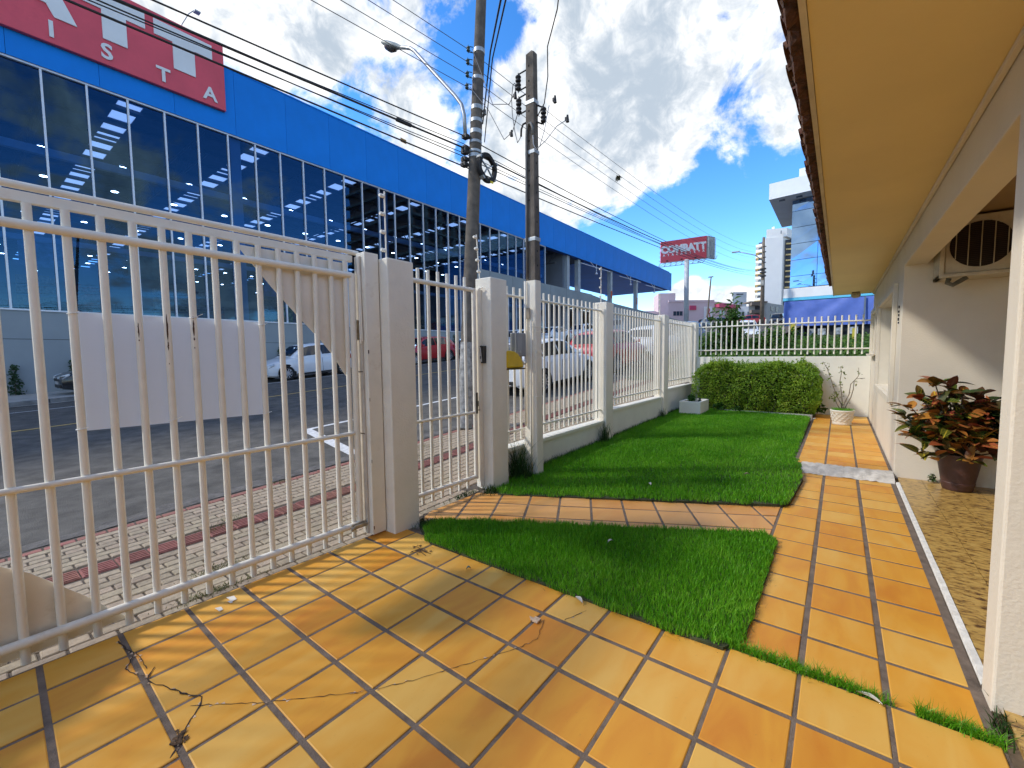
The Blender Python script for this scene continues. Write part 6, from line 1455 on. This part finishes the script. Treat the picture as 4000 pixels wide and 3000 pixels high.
        m = MB(); hw_ = lerp_tab(C['st'], mx_, 3); m.box(mx_ - .06, mx_ + .05, s * (hw_ + .02) - .07, s * (hw_ + .02) + .07, .97, 1.09); m.build('mirror', P, t, bevel=.03)
        m = MB()
        for q in C['win'][:2]: m.box(q[1] + .10, q[1] + .26, s * (lerp_tab(C['st'], q[1], 3) + .006) - .012, s * (lerp_tab(C['st'], q[1], 3) + .006) + .012, .82, .85)
        m.build('door_handle', P, t)
        m = MB()
        for q in (C['win'][0][0] + .12, C['win'][0][1] - .02, C['win'][1][1] - .02): hw_ = lerp_tab(C['st'], q, 3); m.box(q - .004, q + .004, s * (hw_ + .002) - .004, s * (hw_ + .002) + .004, .28, .86)
        m.box(C['wx'][1] + .4, C['wx'][0] - .4, s * .868 - .004 + s * .006, s * .868 + .004 + s * .006, .20, .27); m.build('door_seam', M_trim, t)
    m = MB(); m.box(fx - .05, fx + .012, -.50, .50, .50, .60); m.box(fx - .05, fx + .006, -.58, .58, .26, .38); m.build('grille', M_trim, t, bevel=.01)
    m = MB(); m.box(fx, fx + .02, -.20, .20, .40, .50); m.build('number_plate', M_plate, t)
    m = MB(); m.box(rx - .02, rx + .02, -.20, .20, .60, .72); m.build('number_plate', M_plate, t)
    m = MB(); m.box(rx - .012, rx + .05, -.55, .55, .34, .44); m.build('rear_trim', M_trim, t, bevel=.01)
    return t
N_, S_ = math.pi / 2, -math.pi / 2         # facing up the street, facing down it
make_car('hatch', 'white', 'white hatchback parked across the street behind the driveway gate', -19.25, 9.95, S_)
make_car('hatch', 'red', 'red hatchback parked across the street behind the pedestrian gate', -19.15, 16.75, S_)
make_car('hatch', 'grey', 'dark grey car parked right behind the red hatchback', -19.2, 21.2, S_)
make_car('hatch', 'white', 'white car across the street, mostly hidden behind the service pole', -19.2, 25.8, S_)
make_car('sedan', 'white', 'white car across the street seen above the near white sedan', -19.2, 30.7, S_)
make_car('hatch', 'white', 'white car facing down the street, right of the other far white car', -19.2, 35.9, S_)
make_car('van', 'silver', 'silver van parked across the street further up', -19.2, 42, S_)
make_car('hatch', 'black', 'black car standing on the far pavement behind the blank board', -22.3, 4.4, S_)
make_car('sedan', 'white', 'white sedan parked close behind the fence beside the service pole', -6.98, 10.75, N_, .96, dz=-.03)
make_car('hatch', 'red', 'red car parked behind the fence ahead of the white sedan', -7.0, 15.4, N_)
make_car('hatch', 'white', 'white hatchback parked ahead of the red car behind the last railing', -7.1, 20.6, N_)
make_car('hatch', 'grey', 'grey car just visible right of the corner fence post', -7.2, 26.5, N_)
make_car('hatch', 'blue', 'dark blue car parked up the hill, leftmost above the corner post', -18.0, 76, S_)
make_car('hatch', 'silver', 'silver car up the hill behind the corner post', -16.0, 71, R(-60))
make_car('hatch', 'grey', 'dark car up the hill next to the silver one', -14.2, 69, R(-60))
make_car('van', 'white', 'white van seen through the back railing behind the shrubs', -6.3, 40.5, R(-75), 1.0, dz=-.75)
make_car('van', 'black', 'black car up the hill left of the blue tarp', -7.7, 77, S_)
make_car('hatch', 'red', 'red car top behind the shrubs below the far pole', -9.6, 63.0, R(200))
# ------------------------------------------------------------------ overgrown bank behind the back wall
bz = lambda x, y: bank_z(y)
ysb = [12.4, 13, 14, 16, 18, 20, 23, 26, 30, 35, 40, 46, 52, 58]
struct(MB().grid([[(x, y, bz(x, y)) for y in ysb] for x in (-5.2, -4.6, -3, -1, 1, 4, 9, 20)]).build('bank', mat('bank_soil', (0.04, 0.06, 0.015), .95, .3, 2), smooth=True))
M_bank = leafmat('bank_leaf', [(0.025, 0.06, 0.008), (0.05, 0.12, 0.014), (0.09, 0.19, 0.022), (0.16, 0.25, 0.04)], .5, .25, .8)
r = np.random.default_rng(55); P, Nn = [], []
while len(P) < 26000:
    y = 12.6 + 26 * r.random() ** 1.6; x = r.uniform(-4.9, 6) * (.5 + .5 * y / 20)
    if x < -4.9 - (y - 13) * .05: continue
    h = .40 + .5 * max(0, mnoise.noise((x * .45, y * .45, 1))) + .25 * mnoise.noise((x * 1.6, y * 1.6, 3))
    h = min(h, .62 + .012 * (y - 12))
    P.append((x, y, bz(x, y) + .05 + max(.05, h) * r.random() ** .5)); Nn.append((0, -.5, 1))
tag(leaf_cloud('bank_shrubs', M_bank, P, Nn, .16, .45, None, .7, 6), 'dense green undergrowth on the bank behind the back wall', 'undergrowth', kind='stuff')
def bush(c, rx, rz, n, size, mt, label, seed, name='shrub', asp=.4):
    r = np.random.default_rng(seed); t = thing(name, label, 'shrub', c, 'shrubs on the bank'); P, Nn = [], []
    nb = 9
    tips = [(c[0] + r.normal(0, rx * .45), c[1] + r.normal(0, rx * .45), c[2] + rz * r.uniform(.45, 1)) for _ in range(nb)]
    m = MB()
    for q in tips: m.path([c, ((c[0] + q[0]) / 2, (c[1] + q[1]) / 2, c[2] + (q[2] - c[2]) * .45), q], [.03, .02, .008], 5)
    m.build('branches', M_twig, t)
    for k in range(n):
        q = tips[r.integers(0, nb)]; f = r.uniform(.3, 1.05); p = (c[0] + (q[0] - c[0]) * f + r.normal(0, rx * .22), c[1] + (q[1] - c[1]) * f + r.normal(0, rx * .22), c[2] + (q[2] - c[2]) * f + r.normal(0, rz * .09)); P.append(p); Nn.append((0, -.4, 1))
    leaf_cloud('foliage', mt, P, Nn, size, asp, t, .7, seed)
M_lite = leafmat('shrub_leaf', [(0.03, 0.08, 0.012), (0.06, 0.14, 0.02), (0.12, 0.21, 0.03)], .45, .3, 1.5)
bush((-3.3, 18.6, .95), .55, 2.45, 1300, .24, M_lite, 'tall bright shrub rising above the back railing', 1, asp=.3)
bush((-3.95, 17.6, .9), .6, 1.35, 1300, .17, M_bank, 'rounded shrub behind the left end of the back railing', 2)
bush((-2.5, 20.0, 1.1), .65, 1.2, 1000, .18, M_bank, 'shrub beneath the white van behind the back railing', 3)
bush((-1.75, 17.0, .95), .6, 1.25, 1000, .16, M_bank, 'shrub left of the blue tarp behind the back railing', 4)
bush((-.6, 16.0, .85), .7, .75, 700, .16, M_lite, 'low shrub before the blue tarp', 5)
bush((-3.7, 22.5, 1.2), .5, 1.3, 400, .18, M_bank, 'small dark shrub right of the tall bright shrub', 6)
m = MB(); m.box(.50, .62, 30, 30.1, 1.6, 2.75); tag(m.build('marker_post', mat('post_yellow', (.55, .45, .05), .6, .1)), 'short yellow post before the tarp building at the house corner', 'post')
m = MB(); m.box(-2.42, -2.18, 31, 31.05, 2.75, 3.15); tag(m.build('marker_sign', MATS['post_yellow']), 'small yellow sign under the blue tarp', 'sign')

# ------------------------------------------------------------------ glass building and tarp-covered front at the top of the yard
gb = thing('glass_building', 'blue mirror-glass building with white roof slab behind the eaves', 'building', (0, 72, 6))
M_mir = mat('mirror_glass', (0.20, 0.32, 0.50), .03, .02, 1, metal=.95)
M_bwht = mat('render_white', (0.72, 0.74, 0.75), .7, .04, .5)
x0, y0 = -5.85, 72.0
dirx = Vector((1, -.12, 0)).normalized()
def fpt(u, z, o=0): return (x0 + dirx.x * u - dirx.y * 0 , y0 + dirx.y * u - o, z)
MB().prism([fpt(0, 10.3, -.4), fpt(30, 10.3, -.4), fpt(30, 10.3, -14), fpt(0, 10.3, -14)], (0, 0, 12.0)).build('core', mat('core_dark', (.10, .14, .2), .6, .1), gb)
zs = [10.3, 11.9, 14.1, 16.3, 18.5, 20.7, 22.2]
for i in range(9):
    u0, u1 = i * 3.1, i * 3.1 + 3.05
    for za, zb_ in zip(zs[:-1], zs[1:]):
        e = rng.uniform(-.012, .012); f = rng.uniform(-.012, .012)
        MB().quad(fpt(u0, za + .03, .1 + e), fpt(u1, za + .03, .1 - e + f), fpt(u1, zb_ - .03, .1 + f), fpt(u0, zb_ - .03, .1 - f)).build('glass_panel', M_mir, gb)
MB().prism([fpt(-2.6, 22.3, 2.6), fpt(32, 22.3, 2.6), fpt(32, 22.3, -14), fpt(-2.6, 22.3, -14)], (0, 0, 2.1)).build('roof_slab', M_bwht, gb)
MB().prism([fpt(.5, 24.4, -2), fpt(20, 24.4, -2), fpt(20, 24.4, -10), fpt(.5, 24.4, -10)], (0, 0, 2.6)).build('roof_house', M_bwht, gb)
MB().prism([fpt(3.2, 25.0, -1.95), fpt(6.5, 25.0, -1.95), fpt(6.5, 26.2, -1.95), fpt(3.2, 26.2, -1.95)], (0, -.05, 0)).build('roof_window', mat('win_brown', (.16, .09, .07), .4, .1), gb)
m = MB()
for u in (-1.5, .5, 3): m.prism([fpt(u, 22.28, 1.5), fpt(u + .7, 22.28, 1.5), fpt(u + .7, 22.28, .9), fpt(u, 22.28, .9)], (0, 0, -.05))
m.build('downlight', MATS['core_dark'], gb)
tb_ = thing('tarp_front', 'low white building front with a blue tarpaulin hung across it', 'building', (-1, 58, 4.5))
q0, q1 = Vector((-5.25, 59.6, 0)), Vector((9.0, 54.0, 0)); dd = (q1 - q0); 
def tq(t, z, o=0): p = q0 + dd * t; n = Vector((dd.y, -dd.x, 0)).normalized(); return (p.x + n.x * o, p.y + n.y * o, z)
MB().prism([tq(-.015, 7.72), tq(1, 7.10), tq(1, 8.15), tq(-.015, 8.78)], (0, 3, 0)).build('parapet', M_bwht, tb_)
MB().prism([tq(-.015, 7.38, .05), tq(1, 6.78, .05), tq(1, 7.06, .05), tq(-.015, 7.70, .05)], (0, 3, 0)).build('light_blue_band', mat('band_cyan', (0.10, 0.50, 0.72), .5, .03), tb_)
m = MB(); rows = []
for i in range(61):
    t = i / 60; col_ = []
    for j in range(9):
        f = j / 8; zt = 7.27 + (6.72 - 7.27) * t; zb_ = 4.42 + (4.0 - 4.42) * t
        pull = .16 * math.sin(24 * (t - .52) / (f + .45)) * math.exp(-((t - .5) / .30) ** 2) + .07 * math.sin(t * 40 + f * 3)
        col_.append(tq(t, zt + (zb_ - zt) * f, .25 + pull * (.4 + .6 * f)))
    rows.append(col_)
m.grid(rows); m.build('tarpaulin', mat('tarp_blue', (0.085, 0.155, 0.50), .55, .05, 2), tb_, smooth=True)
MB().prism([tq(0, 3.0, -.3), tq(1, 2.4, -.3), tq(1, 6.8, -.3), tq(0, 7.3, -.3)], (0, 3, 0)).build('shop_front', mat('shopfront_dark', (.03, .035, .04), .3, .3, 2), tb_)
MB().prism([tq(.505, 4.2, .45), tq(.515, 4.2, .45), tq(.515, 6.95, .45), tq(.505, 6.95, .45)], (0, .05, 0)).build('tie_strap', MATS['core_dark'], tb_)
m = MB()
for t in (.09, .16, .23, .33, .42): m.prism([tq(t, 3.3, .1), tq(t + .05, 3.28, .1), tq(t + .05, 4.0, .1), tq(t, 4.0, .1)], (0, .05, 0))
m.build('shop_posters', mat('shop_poster', (.35, .40, .45), .5, .4, 3), tb_)

# ------------------------------------------------------------------ white tower with yellow balcony edges
tw = thing('tower_block', 'tall white apartment tower with yellow-edged balconies', 'building', (-17, 156, 12))
M_tw = mat('tower_white', (0.88, 0.88, 0.86), .7, .02, .3); M_ty = mat('tower_yellow', (0.74, 0.55, 0.24), .7, .05); M_tg = mat('tower_glass', (0.05, 0.07, 0.10), .15, .3, 1.2, spec=.8)
a = Vector((-19.0, 152.0, 0)); b = Vector((-14.6, 153.6, 0)); c = Vector((-11.2, 163, 0))
MB().prism([(a.x, a.y, 8), (b.x, b.y, 8), (b.x + 3.5, b.y + 12, 8), (a.x - 2, a.y + 14, 8)], (0, 0, 27.8)).build('shaft', M_tw, tw)
MB().prism([(a.x + .2, a.y + .3, 35.8), (b.x + .9, b.y + .3, 35.8), (b.x + 4, b.y + 11, 35.8), (a.x - 1, a.y + 11, 35.8)], (0, 0, 2.5)).build('lift_house', M_tw, tw)
MB().box(-17.6, -16.9, 153.5, 154.2, 38.3, 39.1).build('roof_tank', M_tw, tw)
MB().box(-15.2, -15.0, 152.95, 153.2, 36.6, 37.5).build('vent_slot', M_tg, tw)
MB().prism([(b.x + .6, b.y + 1.2, 8), (b.x + 4.6, b.y + 2.6, 8), (b.x + 6.5, b.y + 12, 8), (b.x + 2, b.y + 12, 8)], (0, 0, 27.0)).build('glazed_wing', M_tg, tw)
MB().prism([(a.x - 1.7, a.y + 1.5, 8), (a.x + .05, a.y + .8, 8), (a.x - 1, a.y + 12, 8), (a.x - 3.2, a.y + 12, 8)], (0, 0, 25.0)).build('balcony_wing', M_tw, tw)
for k in range(14):
    z = 12.5 + k * 1.62
    yel = k % 3 != 1
    MB().prism([(a.x - 2.6, a.y + .9, z), (a.x - .02, a.y + .2, z), (a.x - .9, a.y + 8, z), (a.x - 3.4, a.y + 8, z)], (0, 0, .75)).build('balcony', M_tw, tw)
    if yel: MB().prism([(a.x - 2.65, a.y + .84, z - .22), (a.x - .02, a.y + .14, z - .22), (a.x - .9, a.y + 7.9, z - .22), (a.x - 3.45, a.y + 7.9, z - .22)], (0, 0, .2)).build('balcony_edge', M_ty, tw)
    MB().prism([(b.x + .7, b.y + .9, z), (b.x + 4.7, b.y + 2.3, z), (b.x + 4.7, b.y + 2.7, z), (b.x + .7, b.y + 1.4, z)], (0, 0, .42)).build('slab_edge', M_tw if k < 4 else M_ty, tw)
    MB().prism([(a.x - 1.9, a.y + 1.3, z + .8), (a.x - .9, a.y + 1.02, z + .8), (a.x - .9, a.y + 1.02, z + 1.35), (a.x - 1.9, a.y + 1.3, z + 1.35)], (0, -.08, 0)).build('window', M_tg, tw)
MB().box(a.x - 1.5, a.x - .2, a.y + 1.5, a.y + 5, 33.0, 34.6).build('roof_terrace', mat('terrace_salmon', (.62, .38, .28), .7, .05), tw)

# ------------------------------------------------------------------ pink clinic, billboard and smaller blocks on the hill
M_pink = mat('render_pale_pink', (0.66, 0.50, 0.53), .8, .04, .3); M_mag = mat('render_magenta', (0.55, 0.06, 0.14), .7, .05)
def block(name, label, pts, z0, z1, mt, wins=(), group=None, parts=()):
    """prism building with window strips: wins = (edge index, rows of (u0, u1, za, zb))"""
    cx = sum(p[0] for p in pts) / len(pts); cy = sum(p[1] for p in pts) / len(pts)
    t = thing(name, label, 'building', (cx, cy, z0), group)
    MB().prism([(x, y, z0) for x, y in pts], (0, 0, z1 - z0)).build('wall', mt, t)
    def wall_piece(nm, ei, u0, u1, za, zb_, mm, out=.08, th=.1):
        p, q = Vector(pts[ei]), Vector(pts[(ei + 1) % len(pts)]); d = (q - p); n = Vector((d.y, -d.x)).normalized()
        A, B = p + d * u0 + n * out, p + d * u1 + n * out
        return MB().prism([(A.x, A.y, za), (B.x, B.y, za), (B.x, B.y, zb_), (A.x, A.y, zb_)], (-n.x * th, -n.y * th, 0)).build(nm, mm, t)
    for (ei, u0, u1, za, zb_) in wins: w = wall_piece('window', ei, u0, u1, za, zb_, M_tg)
    for (nm, ei, u0, u1, za, zb_, mm, out, th) in parts: wall_piece(nm, ei, u0, u1, za, zb_, mm, out, th)
    return t
pk = [(-35.3, 112.8), (-26.0, 119.9), (-21.8, 133), (-40, 135)]
cl = block('pink_clinic', 'pale pink two-storey clinic with magenta trim and a ribbon poster', pk, 6, 14.5, M_pink,
   wins=[(0, .11, .17, 11.0, 12.1), (0, .18, .24, 11.0, 12.1), (0, .25, .31, 11.0, 12.1), (0, .76, .88, 9.0, 10.0), (1, .18, .24, 11.2, 12.4), (1, .30, .36, 11.2, 12.4), (1, .50, .54, 11.2, 12.3), (1, .60, .64, 11.2, 12.3)],
   parts=[('magenta_canopy', 1, .02, .75, 13.0, 14.0, M_mag, 1.2, 1.2), ('magenta_band', 1, .06, .7, 9.7, 10.4, M_mag, .6, .6), ('magenta_panel', 0, .46, .60, 12.4, 13.5, M_mag, .3, .3), ('parapet', 0, .0, 1.0, 14.4, 14.9, M_pink, .15, .3), ('poster', 0, .775, .955, 10.3, 13.2, mat('poster_white', (.74, .72, .74), .6, .03), .2, .1)])
pp = Vector(pk[0]) + (Vector(pk[1]) - Vector(pk[0])) * .865; pn = Vector((7.1, -9.3)).normalized(); pd = (Vector(pk[1]) - Vector(pk[0])).normalized()
m = MB(); rib = [(-.45, 10.6), (-.28, 11.2), (.02, 11.75), (.24, 12.2), (.22, 12.6), (0, 12.8), (-.22, 12.6), (-.24, 12.2), (-.02, 11.75), (.28, 11.2), (.45, 10.6)]
L1, L2 = [], []
for i, (u, z) in enumerate(rib):
    o = .34 + .004 * i; A = pp + pd * (u - .13) + pn * o; B = pp + pd * (u + .13) + pn * o; L1.append((A.x, A.y, z)); L2.append((B.x, B.y, z))
m.grid([L1, L2]); m.build('ribbon_picture', mat('ribbon_red', (.55, .06, .08), .6, .1), cl)
block('pink_tower', 'pale pink block with a higher stair tower behind the clinic', [(-47.6, 141.8), (-43.2, 145.1), (-46, 152), (-52, 150)], 8, 20.9, M_pink, wins=[(0, .7, .85, 16, 16.8)])
block('pink_annex', 'low pale pink building under the end of the blue canopy', [(-60, 122), (-45, 130), (-46, 140), (-62, 134)], 6, 14.2, M_pink, wins=[(0, .55, .68, 10.8, 12.0), (0, .72, .80, 10.8, 12.0)])
block('grey_apartments', 'small grey apartment block with brown balconies below the white tower', [(-17.2, 113.6), (-13.9, 116.2), (-11.0, 127), (-17, 126)], 7, 12.9, mat('render_grey', (.46, .47, .46), .8, .05, .4), wins=[(0, .35, .62, 11.2, 12.2), (0, .35, .62, 9.4, 10.4), (1, .2, .32, 11.2, 12.2), (1, .45, .57, 11.2, 12.2), (1, .2, .32, 9.4, 10.4), (1, .45, .57, 9.4, 10.4)],
   parts=[('balcony', 0, .05, .66, 10.5, 11.2, mat('balcony_taupe', (.22, .18, .15), .8, .1), .9, .9), ('balcony', 0, .05, .66, 8.7, 9.4, MATS['balcony_taupe'], .9, .9), ('roof_slab', 0, .0, 1.0, 12.9, 13.2, MATS['balcony_taupe'], .4, 3.0), ('balcony', 0, .05, .5, 12.2, 12.9, MATS['balcony_taupe'], .9, .9)])
block('white_annex', 'small pale block left of the grey apartments', [(-23.5, 128), (-18.6, 130), (-18, 138), (-24, 137)], 8, 13.6, M_bwht, wins=[(0, .5, .6, 11, 12.2), (0, .75, .85, 11, 12.2)])
block('lift_tower', 'narrow grey lift tower behind the clinic', [(-26.3, 145.3), (-22.9, 147.3), (-23.5, 151), (-27, 149)], 8, 19.6, mat('render_light_grey', (.50, .53, .56), .8, .04, .4), wins=[(0, .25, .75, 18.8, 19.1)])
# big red billboard on a tall white pole
bb = thing('billboard', 'red billboard with white lettering on a tall grey pole', 'billboard', (-21.6, 78.8, 6.8))
MB().path([(-21.5, 78.6, 5.5), (-21.6, 78.8, 12), (-21.7, 79.0, 17.6)], .40, 16).build('pole', mat('pole_white', (.48, .50, .52), .5, .06, 2, .3, 12), bb, smooth=True)
A, B = Vector((-25.4, 76.6, 0)), Vector((-19.1, 81.5, 0)); dB = (B - A).normalized(); nB = Vector((dB.y, -dB.x, 0))
zl, zh = (17.1, 20.75), (17.95, 21.8)
def bp(u, v, o=0): p = A + (B - A) * u; z0 = zl[0] + (zh[0] - zl[0]) * u; z1 = zl[1] + (zh[1] - zl[1]) * u; return (p.x + nB.x * o, p.y + nB.y * o, z0 + (z1 - z0) * v)
MB().prism([bp(0, 0), bp(1, 0), bp(1, 1), bp(0, 1)], tuple(-nB * .25)).build('panel', mat('billboard_red', (.68, .075, .10), .5, .04, .5), bb)
C_ = Vector((-18.2, 83.6, 0)); dC = (C_ - B)
MB().prism([(B.x + .15, B.y + .1, 17.95), (C_.x, C_.y, 17.95), (C_.x, C_.y, 21.8), (B.x + .15, B.y + .1, 21.8)], (-.2, .05, 0)).build('side_panel', mat('billboard_back', (.35, .37, .38), .6, .1), bb)
m = MB()
for k in range(9): p = bp(k / 8, 0, .1); q = bp(k / 8, -.06, 1.1); m.tube(p, q, .04, n=4); m.tube(bp(k / 8, -.10, -1.2), bp(min(1, (k + 1) / 8), 0, -.1), .05, n=4); m.tube(bp(k / 8, 0, -.2), bp(k / 8, -.12, -1.3), .05, n=4)
m.tube(bp(0, -.06, 1.1), bp(1, -.06, 1.1), .05, n=4); m.tube(bp(0, -.12, -1.3), bp(1, -.12, -1.3), .06, n=4); m.tube(bp(0, 0, 0), bp(1, 0, 0), .06, n=4)
for k in range(6): p0 = B + dC * (k / 6); m.tube((p0.x + .4, p0.y, 17.9), (p0.x + .4 + dC.x / 6, p0.y + dC.y / 6, 18 + .6 * (k % 2)), .05, n=4); m.tube((p0.x + .3, p0.y, 17.9), (p0.x + .3, p0.y, 21.5), .05, n=4)
m.build('frame', M_galv, bb)
for k in range(5): m = MB(); m.tube(bp(-.01, .1 + .2 * k, .0), bp(-.05, .08 + .2 * k, .3), .05, n=5); m.build('side_lamp', M_galv, bb)
m = MB()
for u in (.12, .44, .74): m.prism([bp(u, .055, .02), bp(u + .035, .055, .02), bp(u + .035, .11, .02), bp(u, .11, .02)], tuple(nB * .06))
m.build('flood_lamp', M_trim, bb)
slope = math.atan2((zh[0] - zl[0]), (B - A).length); rzB = math.atan2(dB.y, dB.x)
for body, u, v, size, sx, bold in (('COMBATT', .50, .44, 1.66, 1.0, .10), ):
    p = bp(u, v, .03); o = textmesh(body, size, 'lettering', mat('billboard_white', (.82, .80, .80), .5, .02), bb, p, (0, 0, 0), .03, bold, sx)
    o.rotation_euler = (Matrix.Rotation(rzB, 3, 'Z') @ Matrix.Rotation(-slope, 3, 'Y') @ Matrix.Rotation(math.pi / 2, 3, 'X')).to_euler()
for k, ch in enumerate('ATACADISTA'):
    p = bp(.07 + .096 * k, .30, .03); o = textmesh(ch, .50, 'lettering', MATS['billboard_white'], bb, p, (0, 0, 0), .03, .02); o.rotation_euler = (Matrix.Rotation(rzB, 3, 'Z') @ Matrix.Rotation(-slope, 3, 'Y') @ Matrix.Rotation(math.pi / 2, 3, 'X')).to_euler()
# short leaning pole before the clinic
m = MB(); m.path([(-21.2, 92, 8.0), (-20.6, 92, 16.4)], [.16, .12], 8); m.box(-21.1, -20.2, 91.9, 92.1, 16.2, 16.4); tag(m.build('utility_pole', MATS['pole_far']), 'small leaning pole in front of the pink clinic', 'pole')
# building site tower behind the camera's right shoulder, seen only mirrored in the store glass
bt = thing('unfinished_tower', 'unfinished brick and concrete apartment tower mirrored in the store glass', 'building', (42, 92, 0))
M_bri = mat('bare_brick', (.26, .12, .075), .9, .25, .8); M_cfr = mat('bare_concrete', (.26, .25, .23), .9, .15, .6)
MB().box(31.0, 55, 67, 118, 2, 62).build('infill', M_bri, bt)
m = MB()
for k in range(20): m.box(30, 56, 66, 119, 4 + 3 * k, 4.45 + 3 * k)
m.build('floor_slabs', M_cfr, bt)
m = MB()
for k in range(12): m.box(30.2, 31.2, 66.4 + k * 4.6, 67.2 + k * 4.6, 2, 62)
m.build('frame_columns', M_cfr, bt)
q = MB(); q.box(0, .3, 0, 1.5, 0, 1.4); wm = q.mesh('window_opening', mat('opening_dark', (.02, .02, .022), .8, .2))
for k in range(19):
    for j in range(11): inst('window_opening', wm, bt, (30.85, 68.6 + j * 4.6, 5.2 + 3 * k))
